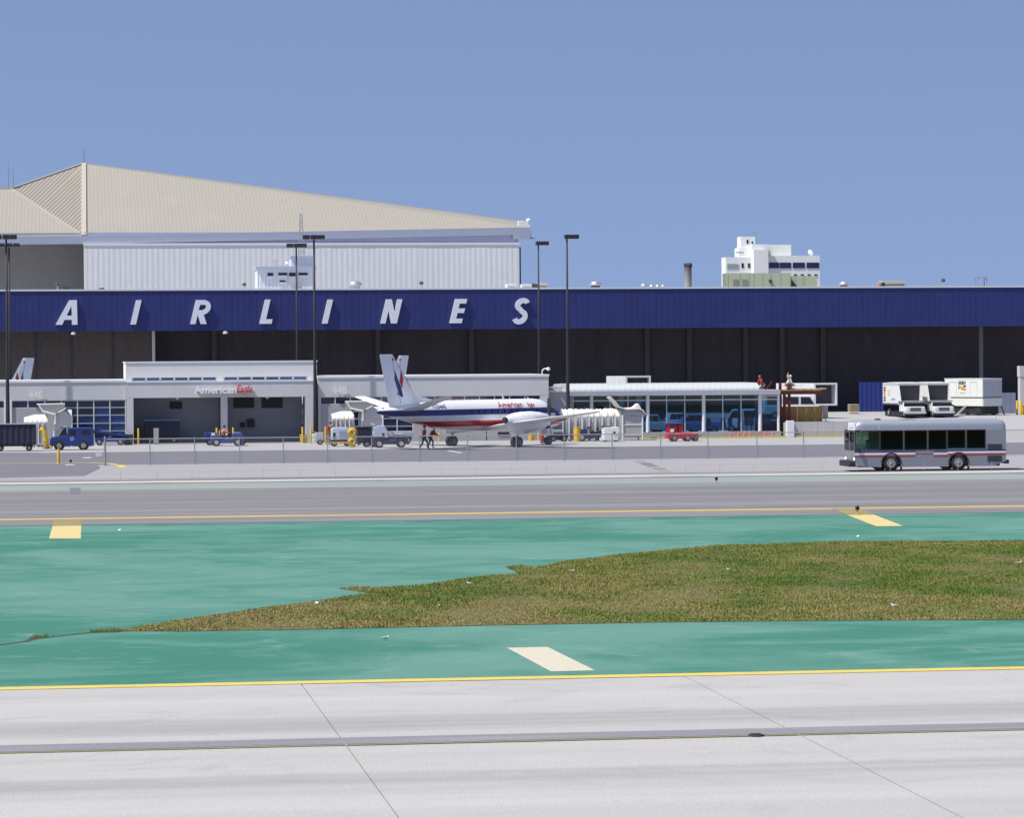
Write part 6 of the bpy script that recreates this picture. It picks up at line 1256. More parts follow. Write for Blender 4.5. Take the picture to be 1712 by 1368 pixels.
MB().prism([(-0.55, 0.4), (-0.5, 1.25), (-0.1, 1.42), (0.35, 1.42), (0.6, 0.95), (0.62, 0.4)], 'y', -0.5, 0.5).build('housing', M('gpu_blue_grey', (0.42, 0.47, 0.58), 0.45), t, bevel=0.04); MB().box(-0.6, 2.6, -0.45, 0.45, 0.62, 0.95).build('side_panel', M('gpu_grey', (0.40, 0.41, 0.45), 0.5), t, bevel=0.03); MB().box(1.2, 1.75, -0.47, -0.451, 0.7, 0.78).build('notice', m_wht, t)
MB().box(-0.6, 2.5, -0.42, 0.42, 0.28, 0.62).build('chassis', m_black, t)
for x in (-0.3, 2.2):
    for y in (-0.42, 0.42): wheel(t, x, y, 0.24, 0.14)
person('ground worker in red and orange vest standing left under the airliner tail', at_ground(708, 752), R(20), m_hvred, m_navyc, 'walk', m_orange); person('ground worker in red and orange vest reaching right under the airliner tail', at_ground(719, 750), R(-15), m_hvred, m_navyc, 'lean', m_orange)
person('worker in dark red jacket standing left of the middle canopy', at_ground(552, 744), R(-60), m_hvred, m_khaki, 'stand', M('dull_orange', (0.5, 0.14, 0.05), 0.8))
# grey cart at column
t = rbox_thing('hand_cart', 'grey two wheeled hand cart beside the right entrance column', 'cart', 534, 744, (0.7, 0.6), m_grey); MB().box(-0.3, 0.32, -0.28, 0.28, 0.3, 0.95).build('box', M('cart_grey', (0.42, 0.44, 0.45), 0.6), t, bevel=0.03); MB().tube([(0.32, -0.2, 0.9), (0.55, -0.2, 1.05), (0.55, 0.2, 1.05), (0.32, 0.2, 0.9)], 0.02, 6).build('handle', m_black, t)
for y in (-0.3, 0.3): wheel(t, 0.05, y, 0.2, 0.08)
# right of nose: carts, pedestal things
t = cart('dark blue flat cart with yellow drum right of the airliner nose', 968, 738.5, 1.9, 0, 0.5, m_navy, False, 1.2, base=M('cart_blue', (0.03, 0.04, 0.12), 0.5), cover=(0.1, m_black))
o = tractor('small dark blue tractor towing carts right of the airliner nose', 978, 738, R(180), M('tractor_indigo', (0.035, 0.04, 0.12), 0.45)); o.location.x += 0.6; t.location.x -= 1.6
cart('dark slatted cart under the airliner nose', 932, 735, 1.7, 0, 0.5, m_navy, False, 1.2, base=m_navy, cover=(0.25, m_grey))
q = at_ground(968.5, 733, 252.0); t = thing('yellow_drum', 'yellow drum standing behind the carts by the canopy', 'drum', (q[0], q[1] + 1.2, 0), 0); MB().lathe([(0.24, 0.0), (0.26, 0.04), (0.26, 0.5), (0.28, 0.53), (0.26, 0.56), (0.26, 1.1), (0.24, 1.14), (0.01, 1.13)], 18).build('barrel', m_yelp, t); MB().lathe([(0.27, 1.1), (0.28, 1.15), (0.25, 1.16)], 18).build('rim', m_yelp, t)
q = at_ground(889.5, 736.5); t = thing('yellow_drum', 'yellow drum by the wall under the near wing', 'drum', (q[0], q[1] + 0.6, 0), 0); MB().lathe([(0.2, 0.0), (0.23, 0.03), (0.23, 0.27), (0.25, 0.29), (0.23, 0.31), (0.23, 0.52), (0.01, 0.53)], 18).build('barrel', m_yelp, t); MB().lathe([(0.24, 0.5), (0.25, 0.54), (0.22, 0.55)], 18).build('rim', m_yelp, t)
q = at_ground(507.5, 741); t = thing('yellow_bin', 'yellow square bin at the right entrance column', 'bin', (q[0], q[1] + 0.3, 0), 0); MB().prism([(-0.24, 0), (0.24, 0), (0.28, 0.58), (-0.28, 0.58)], 'y', -0.25, 0.25).build('tub', m_yelp, t, bevel=0.02); MB().box(-0.3, 0.3, -0.28, 0.28, 0.58, 0.66).build('lid', m_yelp, t, bevel=0.02)
q = at_ground(1022, 735.5, 251.5); t = thing('power_unit', 'white ground power unit with black knob beside the right canopy', 'power unit', (q[0], q[1] + 0.6, 0), 0)
MB().prism([(-0.6, 0.1), (0.62, 0.1), (0.58, 0.62), (0.72, 0.95), (0.6, 1.15), (-0.6, 1.15)], 'y', -0.5, 0.5).build('housing', m_wht, t, bevel=0.05); MB().box(-0.66, -0.02, -0.45, 0.45, 1.15, 1.24).build('lid', m_black, t); MB().box(-0.8, -0.6, -0.4, 0.4, 0.1, 0.3).build('step', m_wht, t)
MB().lathe([(0.01, -0.06), (0.09, -0.05), (0.1, 0)], 12, (0.25, -0.5, 0.72), 'y').build('knob', m_black, t); MB().box(-0.55, 0.6, -0.505, -0.501, 0.58, 0.6).build('panel_seam', m_grey, t)
for x in (-0.4, 0.45):
    for y in (-0.4, 0.4): wheel(t, x, y, 0.13, 0.1)
# red fire cart beneath the propeller
q = at_ground(907, 742.5); t = thing('fire_extinguisher_cart', 'small red wheeled fire extinguisher by the nose wheel', 'fire extinguisher', (q[0], q[1] + 0.2, 0), 0); MB().lathe([(0.12, 0.12), (0.16, 0.16), (0.16, 0.72), (0.1, 0.84), (0.03, 0.88)], 14).build('cylinder', m_red, t, smooth=True); MB().tube([(-0.1, 0.1, 0.2), (-0.15, 0.15, 1.0), (0.15, 0.15, 1.0), (0.1, 0.1, 0.2)], 0.018, 6).build('handle', m_black, t)
for y in (-0.16, 0.16): wheel(t, 0, y, 0.14, 0.05)
# red tow tractor
q = at_ground(1140, 738.5); t = thing('tow_tractor', 'red tow tractor with canopy cab in front of the glass pavilion', 'tractor', (q[0], q[1] + 0.7, 0), 0)
MB().prism([(-1.15, 0.22), (0.75, 0.22), (1.35, 0.45), (1.3, 0.62), (0.55, 0.74), (-1.1, 0.74)], 'y', -0.6, 0.6).build('body', m_red, t, bevel=0.05); MB().box(0.75, 1.4, -0.45, 0.45, 0.3, 0.66).build('engine', m_grey, t, bevel=0.05); MB().bar((1.3, 0, 0.35), (1.75, 0, 0.45), 0.06, 0.06).build('tow_hook', m_black, t)
for x in (-1.0, 0.02):
    for y in (-0.5, 0.5): MB().box(x - 0.04, x + 0.04, y - 0.04, y + 0.04, 0.74, 1.4).build('cab_post', m_red, t)
MB().box(-1.2, 0.12, -0.58, 0.58, 1.4, 1.47).build('cab_roof', m_vdark, t, bevel=0.03); MB().box(-0.96, -0.3, -0.42, 0.42, 0.74, 1.25).build('seat_back', m_red, t, bevel=0.06); MB().box(-0.2, 0.0, -0.46, 0.46, 0.74, 1.32).build('dash', m_redl, t, bevel=0.05)
MB().box(-0.92, -0.62, -0.62, -0.602, 0.75, 1.0).build('notice', m_wht, t); MB().box(-0.55, -0.2, -0.615, -0.601, 0.58, 0.66).build('notice', m_wht, t)
for x in (-0.55, 0.5):
    for y in (-0.5, 0.5): wheel(t, x, y, 0.27, 0.2)
wheel(t, 1.15, -0.35, 0.22, 0.16); wheel(t, 1.15, 0.35, 0.22, 0.16)

# ================================================================ SMALL FURNITURE
def bollard(px, pyb, pyt, label, r_=0.075, dome=True):
    q = at_ground(px, pyb); h = PY(px, pyt, q[1]).z; t = thing('bollard', label, 'bollard', q, 0, 'yellow steel bollards')
    MB().lathe([(r_, 0), (r_, h - 0.04), (r_ * 0.8, h), (0.005, h + 0.01)], 14).build('post', m_yelp, t, smooth=True, auto=40); MB().lathe([(r_ * 1.6, 0), (r_ * 1.6, 0.03), (r_, 0.04)], 14).build('footing', m_ped, t)
for px, a, b_, lab in ((231, 742, 716.5, 'yellow bollard left of the dark covered cart'), (362, 738.5, 715.5, 'yellow bollard left of the central entrance column'), (389.5, 738.5, 715, 'yellow bollard right of the central entrance column'), (505.5, 740, 714, 'yellow bollard behind the yellow square bin'), (519.5, 742, 714.5, 'yellow bollard right of the yellow square bin'), (544, 744, 713.5, 'yellow bollard beside the worker in dark red'), (734, 738.5, 724.5, 'short yellow bollard seen under the airliner fuselage'), (900, 737, 724, 'short yellow bollard right of the yellow drum under the wing'), (925, 737, 724, 'short yellow bollard under the airliner nose')): bollard(px, a, b_, lab)
bollard(97, 775.5, 751, 'stout yellow bollard at the edge of the service road', 0.09)
for px, lab in ((1700.5, 'left one of two yellow bollards right of the big white truck'), (1707, 'right one of two yellow bollards right of the big white truck')):
    q = PY(px, 697, 285.0); t = thing('bollard', lab, 'bollard', (q.x, 285, zp), 0, 'yellow steel bollards'); MB().lathe([(0.11, 0), (0.11, 1.25), (0.08, 1.3), (0.005, 1.31)], 14).build('post', m_yelp, t, smooth=True, auto=40)
q = PY(1719, 697, 285.0); t = thing('yellow_bin', 'yellow bin at the right edge beside the bollards', 'bin', (q.x, 285, zp), 0); MB().box(-0.4, 0.4, 0, 0.6, 0, 0.75).build('tub', m_yelp, t, bevel=0.03); MB().box(-0.43, 0.43, -0.03, 0.63, 0.75, 0.85).build('lid', m_yelp, t, bevel=0.02)
m_cone = M('cone_orange', (0.70, 0.09, 0.035), 0.6)
cns = [1221.4, 1234.5, 1244.5, 1253.8, 1267, 1279, 1292]; words = ['first', 'second', 'third', 'fourth', 'fifth', 'sixth', 'seventh']
c0 = None
for px, w_ in zip(cns, words):
    q = at_ground(px, 732.6, YP - 0.5); q = (FX(px, YP - 0.5), YP - 0.5, 0); lab = w_ + ' orange traffic cone from the left along the pavilion sill'
    if c0 is None:
        c0 = thing('traffic_cone', lab, 'traffic cone', q, 0, 'traffic cones along the pavilion'); MB().box(-0.18, 0.18, -0.18, 0.18, 0, 0.04).build('base', m_cone, c0, bevel=0.01); MB().lathe([(0.145, 0.04), (0.03, 0.5), (0.02, 0.51), (0.005, 0.51)], 16).build('cone', m_cone, c0, smooth=True, auto=50)
    else: clone(c0, q, random.uniform(0, 1.5), lab)
q = at_ground(165, 765.5); t = thing('marker_sign', 'small white square sign beside the left end of the fence', 'sign', q, 0); MB().box(-0.22, 0.22, -0.03, 0.03, 0.06, 0.46).build('board', m_wht, t, bevel=0.01)
for x in (-0.15, 0.15): MB().box(x - 0.02, x + 0.02, -0.02, 0.02, 0, 0.08).build('leg', m_gal, t)
def edge_light(px, pyb, pyt, lab):
    q = at_ground(px, pyb); h = PY(px, pyt, q[1]).z; t = thing('taxiway_light', lab, 'taxiway light', q, 0, 'taxiway edge lights'); MB().lathe([(0.10, 0), (0.1, 0.02), (0.03, 0.03), (0.03, h * 0.5)], 12).build('stem', M('stem_yellow', (0.5, 0.38, 0.05), 0.6), t)
    MB().lathe([(0.03, h * 0.45), (0.085, h * 0.5), (0.09, h * 0.62), (0.08, h * 0.9), (0.03, h), (0.005, h)], 14).build('lens', M('lens_dark_blue', (0.012, 0.012, 0.03), 0.2), t, smooth=True)
edge_light(1197, 807.5, 797.5, 'dark taxiway edge light at the gap in the far kerb'); edge_light(1432.5, 859.5, 845.5, 'dark taxiway edge light on the right yellow stripe'); edge_light(117.5, 777, 768.5, 'dark edge light beside the lead-in line at left')

# ================================================================ RIGHT SIDE: trucks, steelwork, loader
def catering(px0, Y, label, rz):
    t = thing('catering_truck', label, 'truck', (FX(px0, Y), Y, zp), rz, 'white catering trucks in front of the hangar')
    # faces local -Y (towards the apron); width along x 2.45
    MB().box(-1.22, 1.22, 0.0, 5.6, 1.35, 3.55).build('body_shell', m_wht, t, bevel=0.04) if False else None
    mb = MB(); mb.box(-1.22, -1.17, 0.1, 5.6, 1.3, 3.55).box(1.17, 1.22, 0.1, 5.6, 1.3, 3.55).box(-1.169, 1.169, 5.5, 5.6, 1.3, 3.55).box(-1.169, 1.169, 0.1, 5.499, 1.3, 1.42); mb.build('cargo_box', m_wht, t)
    MB().prism([(0.0, 3.36), (5.6, 3.36), (5.6, 3.62), (2.5, 3.72), (0.0, 3.60)], 'x', -1.24, 1.24).build('roof', M('truck_roof', (0.50, 0.50, 0.51), 0.6), t, bevel=0.03)
    for sd in (-1, 1): MB().prism([(0.1, 1.72), (0.1, 3.36), (-0.05, 3.36), (-0.75, 1.72)], 'x', sd * 1.2 - 0.025, sd * 1.2 + 0.025).build('wing_panel', m_wht, t)
    MB().box(-1.165, 1.165, 0.35, 0.45, 1.42, 3.36).build('box_shade_sheet', m_vdark, t)  # dark sheet added near the opening, imitates the shaded inside of the box
    MB().box(-1.3, 1.3, -1.0, 0.1, 1.6, 1.74).build('front_platform', m_grey, t, bevel=0.02); MB().box(-1.32, -1.24, 0.2, 5.5, 1.36, 1.44).build('side_rail', m_black, t)
    MB().box(-1.1, 1.1, -1.35, 0.3, 0.55, 1.55).build('cab', m_wht, t, bevel=0.08); MB().box(-1.08, 1.08, -1.37, -1.351, 1.12, 1.54).build('windscreen', m_dglass, t)
    MB().box(-1.08, 1.08, -2.0, -1.372, 0.5, 1.1).build('hood', m_wht, t, bevel=0.08); g_ = MB().box(-0.6, 0.6, -2.02, -2.001, 0.62, 1.02).build('grille', m_grey, t)
    for k in range(4): MB().box(-0.58, 0.58, -2.035, -2.021, 0.66 + k * 0.1, 0.70 + k * 0.1).build('slat', m_black, g_)
    for sd in (-1, 1): MB().box(sd * 0.82 - 0.14, sd * 0.82 + 0.14, -2.03, -2.0, 0.66, 0.98).build('headlight', m_head, t); MB().prism([(-1.95, 0.5), (-1.2, 0.5), (-1.2, 0.9), (-1.5, 1.05), (-1.95, 0.9)], 'x', sd * 1.02 - 0.12, sd * 1.02 + 0.12).build('fender', m_wht, t, bevel=0.04)
    MB().box(-1.15, 1.15, -2.16, -2.03, 0.36, 0.52).build('bumper', M('bumper_grey', (0.66, 0.66, 0.66), 0.4), t, bevel=0.02)
    for x in (-1.0, 1.0):
        for y in (-1.5, 3.9): wheel(t, x, y, 0.42, 0.26).rotation_euler = (0, 0, R(90))
    MB().box(-1.05, 1.05, -1.85, 5.4, 0.06, 0.54).build('chassis', m_black, t); MB().bar((-0.5, 0.8, 0.6), (0.5, 4.2, 1.3), 0.1, 0.1).build('scissor_arm', m_black, t); MB().bar((0.5, 0.8, 1.3), (0.5, 4.2, 0.6), 0.1, 0.1).build('scissor_arm', m_black, t)  # chassis box carried down to the ground, black to stand for the shadow underneath
    # dark and orange graphic strip along the rear edge of the left side
    for k, c in enumerate((m_navyc, m_navyc, m_orange, m_orange, m_navyc, m_navyc)): MB().box(-1.228, -1.2205, 4.6, 5.3, 1.62 + k * 0.27, 1.83 + k * 0.27).build('graphic', c, t)
    MB().box(-1.228, -1.2205, 1.2, 2.6, 1.75, 2.0).build('graphic', M('graphic_grey_blue', (0.3, 0.35, 0.5), 0.5), t); MB().box(-1.228, -1.2205, 2.9, 3.8, 2.2, 2.9).build('graphic', M('graphic_pale_yellow', (0.62, 0.55, 0.35), 0.5), t)
    t.scale = (0.83, 0.8, 0.83); return t
catering(1521, 280.5, 'left white catering truck with open box and graphic strip on its side', R(4)); catering(1568.5, 281.0, 'right white catering truck parked against the big white truck', R(4))
# big white lift truck, corner towards the camera
Yk = 283.0; q = PY(1643, 700, Yk); t = thing('lift_truck', 'big white raised lift truck body with a ladder beneath', 'truck', (q.x, Yk, zp), R(-60))
m_cream2 = M('truck_cream', (0.74, 0.75, 0.68), 0.45, var=0.05)
zk0, zk1 = PY(1643, 679.5, Yk).z - zp, PY(1643, 634, Yk).z - zp; LW = 4.75
# local: origin at the near bottom corner; left (long) side runs along -x, right side along +y
MB().prism([(0, zk0), (0, zk1), (-LW, zk1), (-LW, zk0 + 1.0), (-LW + 0.9, zk0 + 0.15), (-LW + 1.4, zk0)], 'y', 0.0, 2.5).build('cargo_box', m_cream2, t, bevel=0.03)
MB().box(-LW - 0.02, 0.02, -0.02, 2.52, zk1, zk1 + 0.06).build('roof', m_cream2, t)
zs_ = zk0 + 0.78; MB().box(-LW + 0.4, 0.012, -0.02, -0.003, zs_ - 0.04, zs_ + 0.04).build('side_rail', m_black, t); MB().box(0.003, 0.03, 0.0, 2.48, zs_ - 0.04, zs_ + 0.04).build('rear_rail', m_black, t)
rr_ = MB().box(0.003, 0.02, 0.05, 2.45, zs_ + 0.06, zk1 - 0.08).build('roller_door', M('roller_grey', (0.45, 0.46, 0.5), 0.5), t)
for k in range(7): MB().box(0.021, 0.032, 0.06, 2.44, zs_ + 0.15 + k * 0.19, zs_ + 0.17 + k * 0.19).build('slat', M('slat_grey', (0.33, 0.35, 0.40), 0.5), rr_)
for k in range(11): MB().box(0.003, 0.04, 0.08 + k * 0.215, 0.16 + k * 0.215, zk0 + 0.02, zs_ - 0.06).build('rear_bar', m_wht, t)
for x0_ in (-4.1, -1.55): MB().box(x0_, x0_ + 0.02, -0.008, -0.001, zs_ + 0.08, zk1 - 0.3).box(x0_ + 0.85, x0_ + 0.87, -0.0082, -0.001, zs_ + 0.08, zk1 - 0.3).box(x0_, x0_ + 0.87, -0.012, -0.0012, zk1 - 0.3, zk1 - 0.26).build('side_door_seam', m_grey, t)
# printed square: two rows of blocky dark and orange glyphs
gx0 = -3.0; zg = zs_ + 1.15
for k, (w_, c) in enumerate(((0.17, m_black), (0.15, m_black), (0.2, m_black), (0.13, m_black), (0.16, m_black))): MB().box(gx0 + k * 0.19, gx0 + k * 0.19 + w_ * 0.8, -0.01, -0.001, zg, zg + 0.34).build('graphic', c, t)
MB().prism([(gx0 + 0.05, zg - 0.06), (gx0 + 0.95, zg - 0.32), (gx0 + 0.95, zg - 0.52), (gx0 + 0.5, zg - 0.5), (gx0 + 0.05, zg - 0.2)], 'y', -0.012, -0.001).build('graphic', M('graphic_orange', (0.7, 0.3, 0.02), 0.5), t); MB().box(gx0, gx0 + 0.12, -0.01, -0.001, zg - 0.4, zg - 0.06).build('graphic', m_black, t); MB().box(gx0 + 0.6, gx0 + 0.95, -0.0102, -0.001, zg - 0.2, zg - 0.06).build('graphic', m_black, t); MB().box(gx0 + 0.15, gx0 + 0.8, -0.01, -0.001, zg - 0.78, zg - 0.73).build('graphic', m_grey, t)
MB().box(-LW + 0.8, -0.3, 0.15, 2.35, 0.1, 0.75).build('chassis', m_black, t); MB().box(-LW + 0.9, -0.2, 0.1, 2.3, 0.75, zk0 - 0.02).build('underbody_shade', m_vdark, t)  # black chassis and filler block imitate the deep shadow under the raised body
for x in (-0.8, -4.0):
    for y in (0.25, 2.25): wheel(t, x, y, 0.45, 0.26, rim=m_black)  # black rims carry the shade beneath the body in their colour
ld = MB().bar((-3.0, -0.35, 0.05), (-2.0, -0.1, zk0 + 0.1), 0.04, 0.05).bar((-2.6, -0.55, 0.05), (-1.6, -0.3, zk0 + 0.1), 0.04, 0.05).build('ladder', m_alu, t)
for k in range(5): u = (k + 0.7) / 5.5; MB().bar((-3.0 + u, -0.35 + 0.25 * u, 0.05 + u * zk0), (-2.6 + u, -0.55 + 0.25 * u, 0.05 + u * zk0), 0.03, 0.03).build('rung', m_alu, ld)
for x, y in ((0.15, 2.3), (-4.6, 0.2)): MB().bar((x * 0.6, y, zk0), (x, y + 0.35, 0.0), 0.08, 0.08).build('outrigger', m_black, t)
# grey screen wall and edge pier at right
Yg2 = 292.0
t = thing('screen_wall', 'low grey screen wall behind the big white truck at right', 'wall', (FX(1665, Yg2), Yg2, zp), 0); w_ = FX(1697, Yg2) - FX(1662, Yg2)
for k in range(4): MB().box(w_ * (k - 0.2) / 4 + 0.01, w_ * (k + 0.8) / 4 - 0.01, 0, 0.2, 0, PY(1670, 657, Yg2).z - zp).build('wall_panel', m_grayp, t)
t = thing('hangar_pier', 'pale concrete pier at the right edge of the hangar opening', 'pier', (FX(1706, 300), 300, zp), 0); MB().box(0, 2.2, 0, 0.8, 0, PY(1710, 630, 300).z - zp).build('pier_shaft', m_rw, t); MB().box(-0.05, 2.25, -0.05, 0.85, PY(1710, 630, 300).z - zp, PY(1710, 612, 300).z - zp).build('pier_cap', m_rw, t)
# steel frame under construction
Ys = YP + 0.6
t = thing('construction_frame', 'dark red steel frame under construction at the pavilion end', 'steel frame', (FX(1305, Ys), Ys, 0), 0); m_steel = M('primer_red_steel', (0.17, 0.035, 0.03), 0.7, var=0.15); m_ply = M('plywood', (0.40, 0.235, 0.07), 0.85, var=0.25)
X0 = FX(1305, Ys); fxx = lambda p: FX(p, Ys) - X0; fzz = lambda p, y: FZ(p, y, Ys)
for px, pt in ((1304.5, 640), (1311.5, 655), (1319.5, 641)): 
    x = fxx(px); MB().box(x - 0.11, x + 0.11, -0.012, 0.012, 0, fzz(px, pt)).box(x - 0.11, x - 0.09, -0.1, 0.1, 0.001, fzz(px, pt) - 0.001).box(x + 0.09, x + 0.11, -0.1, 0.1, 0.001, fzz(px, pt) - 0.001).build('column', m_steel, t)
MB().box(fxx(1303), fxx(1373), -0.12, 0.12, fzz(1340, 659.5), fzz(1340, 653.5)).build('beam', m_steel, t); MB().box(fxx(1303), fxx(1322), -0.14, 0.14, fzz(1312, 660), fzz(1312, 656)).build('beam', m_steel, t)
for y in (1.6, 3.2): MB().box(fxx(1303), fxx(1373), y - 0.1, y + 0.1, fzz(1340, 659), fzz(1340, 654)).build('beam', m_steel, t)
MB().box(fxx(1302), fxx(1372), -0.25, 3.4, fzz(1340, 653.3), fzz(1340, 651.6)).build('deck', m_ply, t)
for k in range(6):
    x = fxx(1322) + k * 0.55; MB().box(x, x + 0.35, random.uniform(0, 0.5), random.uniform(1, 2), fzz(1340, 651.5), fzz(1340, 651.5) + random.uniform(0.05, 0.14)).build('timber_stack', M('timber', (0.42, 0.36, 0.24), 0.85), t)
t = thing('plywood_hoarding', 'brown plywood hoarding above the retaining wall', 'hoarding', (FX(1305, Ys + 1), Ys + 1.0, 0), 0); X1 = FX(1305, Ys + 1); f2 = lambda p: FX(p, Ys + 1) - X1
bp2 = [1304, 1318, 1333, 1348, 1362, 1375]
for k, (a, b_) in enumerate(zip(bp2[:-1], bp2[1:])): MB().box(f2(a) + 0.01, f2(b_) - 0.01, 0, 0.03, 0 if k == 0 else 1.0, FZ(1340, 679.5, Ys + 1)).build('plywood_panel', m_ply, t)
MB().bar((f2(1374), -0.05, FZ(1340, 680, Ys + 1)), (f2(1380), -0.3, 1.2), 0.12, 0.05).build('brace', M('timber', (0.42, 0.36, 0.24), 0.85), t)
pt = Vector((FX(1305, Ys), Ys, 0)); zdk = FZ(1340, 651.6, Ys)
person('construction worker in white shirt kneeling on the red steel frame', (FX(1316, Ys + 0.6), Ys + 0.6, zdk), R(0), m_whitec, m_khaki, 'crouch', None, M('helmet_white', (0.7, 0.7, 0.68), 0.4)); person('construction worker in red shirt crouching at the pavilion roof end', (FX(1276, YP + 2), YP + 2, zr0), R(200), m_hvred, m_whitec, 'crouch', None, M('helmet_red', (0.5, 0.05, 0.03), 0.4)); person('construction worker with pale hard hat crouching right on the frame deck', (FX(1324, Ys + 1.2), Ys + 1.2, zdk), R(180), m_grey, m_khaki, 'crouch', None, M('helmet_tan', (0.6, 0.55, 0.4), 0.4))
t = thing('leaning_timber', 'yellow timber pole sticking up above the red steel frame', 'timber', (FX(1322, Ys + 0.4), Ys + 0.4, zdk), 0); MB().bar((0, 0, 0), (-0.2, 0, 1.25), 0.09, 0.09).build('pole', M('timber_yellow', (0.6, 0.48, 0.2), 0.8), t); MB().bar((-0.2, 0, 1.25), (-0.23, 0, 1.4), 0.07, 0.07).build('pole_tip', M('timber_yellow', (0.6, 0.48, 0.2), 0.8), t)
t = thing('steel_bundle', 'bundle of dark red steel braces on the pavilion roof end', 'steel bundle', (FX(1274, YP + 1.2), YP + 1.2, zr0), 0)
for a, b_ in (((-0.4, 0, 0), (0.3, 0.2, 0.55)), ((0.3, 0, 0), (-0.2, 0.1, 0.6)), ((0.35, 0.1, 0), (0.9, 0.1, 0.7)), ((-0.3, 0.2, 0.4), (0.4, 0.2, 0.45))): MB().bar(a, b_, 0.07, 0.07).build('brace', m_steel, t)
# open-ended boarding bridge boxes
def bridge(px0, px1, pxs, pyt, pyb, Y, zb, label, leg=True):
    t = thing('boarding_bridge', label, 'boarding bridge', (FX(px0, Y), Y, zb), 0, 'open ended boarding bridge boxes'); w = FX(px1, Y) - FX(px0, Y); z1 = PY(px0, pyt, Y).z - zb; z0 = PY(px0, pyb, Y).z - zb; m_b = M('bridge_grey_white', (0.62, 0.64, 0.66), 0.5); th = 0.16; dx = FX(pxs, Y) - FX(px0, Y)
    mb = MB()
    for a, b_, c, d in ((0, w, z1 - th, z1), (0, w, z0, z0 + th), (0, th, z0 + th, z1 - th), (w - th, w, z0 + th, z1 - th)): mb.box(a, b_, 0, 0.2, c, d)
    mb.build('end_frame', m_wht, t); D = 7.0; sk = lambda y: dx * (y - 0.2) / D
    mb = MB()
    for x0_, x1_, c, d in ((0.05, 0.11, z0 + 0.05, z1 - 0.05), (w - 0.11, w - 0.05, z0 + 0.05, z1 - 0.05), (0.11, w - 0.11, z1 - 0.11, z1 - 0.05), (0.11, w - 0.11, z0 + 0.05, z0 + 0.11)):
        y0, y1 = 0.2, D; mb.loft([[(x0_ + sk(y), y, c), (x1_ + sk(y), y, c), (x1_ + sk(y), y, d), (x0_ + sk(y), y, d)] for y in (y0, y1)])
    mb.build('tunnel', m_b, t); MB().box(0.115 + sk(0.9), w - 0.115 + sk(0.9), 0.9, 1.0, z0 + 0.05, z1 - 0.05).build('tunnel_shade_panel', m_vdark, t)  # dark panel set just behind the mouth to imitate the tunnel's shade
    for k in range(5): y = 1 + k * 1.3; MB().box(-0.0 + sk(y), 0.05 + sk(y), y, y + 0.08, z0 + 0.06, z1 - 0.06).build('rib', m_wht, t)
    MB().lathe([(0.24, 0), (0.24, z0)], 14, (w * 0.62, 1.2, 0)).build('support_column', M('column_pale', (0.5, 0.5, 0.49), 0.7), t, smooth=True, auto=40); MB().lathe([(0.22, 0), (0.22, z0)], 14, (w * 0.5 + dx * 0.8, 5.8, 0)).build('support_column', M('column_pale', (0.5, 0.5, 0.49), 0.7), t, smooth=True, auto=40)
bridge(1361, 1400, 1325, 640.5, 678.5, 276.0, zp, 'open ended white boarding bridge box on a column right of the steel frame'); bridge(1046, 1088.5, 1035, 628.5, 662, 277.0, 0.0, 'open ended white boarding bridge box rising behind the pavilion roof')
t = thing('pallet_stack', 'small tan pallet stack at the mouth of the hangar', 'pallets', (FX(1429, 296), 296, zp), 0)
for k in range(5): MB().box(-0.45, 0.45, 0, 0.9, k * 0.2, k * 0.2 + 0.13).build('pallet', M('timber', (0.42, 0.36, 0.24), 0.85), t)
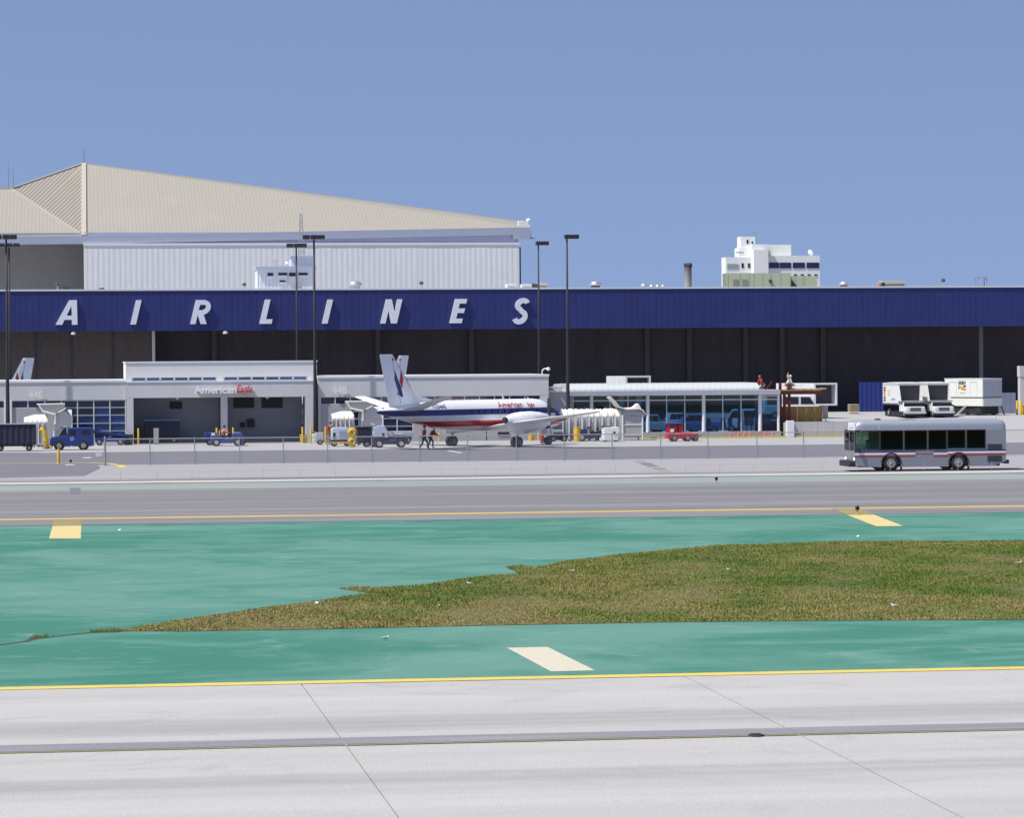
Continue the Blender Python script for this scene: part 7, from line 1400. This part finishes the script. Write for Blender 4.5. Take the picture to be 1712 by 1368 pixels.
# parked cars behind the pavilion, seen through the glass
def car(label, x, y, z, rz, mat, kind='pickup'):
    t = thing('parked_' + kind, label, kind, (x, y, z), rz, 'vehicles parked behind the pavilion'); Lh = 2.6
    if kind == 'pickup': low = [(2.6, 0.4), (2.65, 0.85), (2.4, 1.05), (1.2, 1.12), (-2.6, 1.1), (-2.65, 0.45)]; cab = [(1.25, 1.1), (0.65, 1.72), (-0.55, 1.74), (-0.75, 1.1)]
    else: low = [(2.6, 0.4), (2.65, 0.9), (2.3, 1.15), (-2.55, 1.2), (-2.6, 0.45)]; cab = [(2.2, 1.14), (1.6, 2.05), (-2.45, 2.1), (-2.55, 1.18)]
    MB().prism(low, 'y', -0.95, 0.95).build('body', mat, t, bevel=0.07); MB().prism(cab, 'y', -0.86, 0.86).build('cab', mat, t, bevel=0.06)
    for sd in (-1, 1):
        if kind == 'pickup': sw = [[(0.95, 1.18), (0.55, 1.62), (0.05, 1.64), (0.05, 1.18)], [(-0.02, 1.18), (-0.02, 1.64), (-0.45, 1.64), (-0.58, 1.18)]]
        else: sw = [[(1.9, 1.3), (1.5, 1.9), (0.7, 1.92), (0.7, 1.3)], [(0.5, 1.3), (0.5, 1.92), (-0.8, 1.94), (-0.8, 1.3)], [(-1.0, 1.3), (-1.0, 1.94), (-2.2, 1.95), (-2.3, 1.3)]]
        for s_ in sw: MB().prism(s_, 'y', sd * 0.865 - 0.01, sd * 0.865 + 0.01).build('side_window', m_dglass, t)
        for x_ in (1.65, -1.6): wheel(t, x_, sd * 0.85, 0.36, 0.22)
        MB().box(2.58, 2.66, sd * 0.65 - 0.16, sd * 0.65 + 0.16, 0.72, 0.88).build('headlight', m_head, t)
    MB().box(2.55, 2.72, -0.9, 0.9, 0.4, 0.58).build('bumper', m_grey, t); MB().box(-2.72, -2.55, -0.9, 0.9, 0.42, 0.6).build('bumper', m_grey, t)
YK = 273.5
car('blue pickup parked behind the middle of the glass pavilion', FX(1160, YK), YK, 0, R(180), M('pickup_blue', (0.12, 0.25, 0.62), 0.4)); car('pale pickup parked behind the left of the glass pavilion', FX(1092, YK), YK + 0.5, 0, R(170), M('pickup_pale', (0.6, 0.62, 0.66), 0.4)); car('white long car parked further back between the two pickups', FX(1128, YK + 8), YK + 8, 0, 0, m_wht); car('silver van parked behind the right end of the glass pavilion', FX(1258, YK + 5), YK + 5, 0, R(150), M('van_silver', (0.6, 0.65, 0.7), 0.4), 'van'); car('white van behind the red steel frame', FX(1322, YK + 2), YK + 2, 1.2, R(0), m_wht, 'van'); car('dark sedan-height pickup behind the right canopy', FX(1000, YK + 2), YK + 2, 0, 0, M('pickup_sky', (0.35, 0.5, 0.7), 0.4))
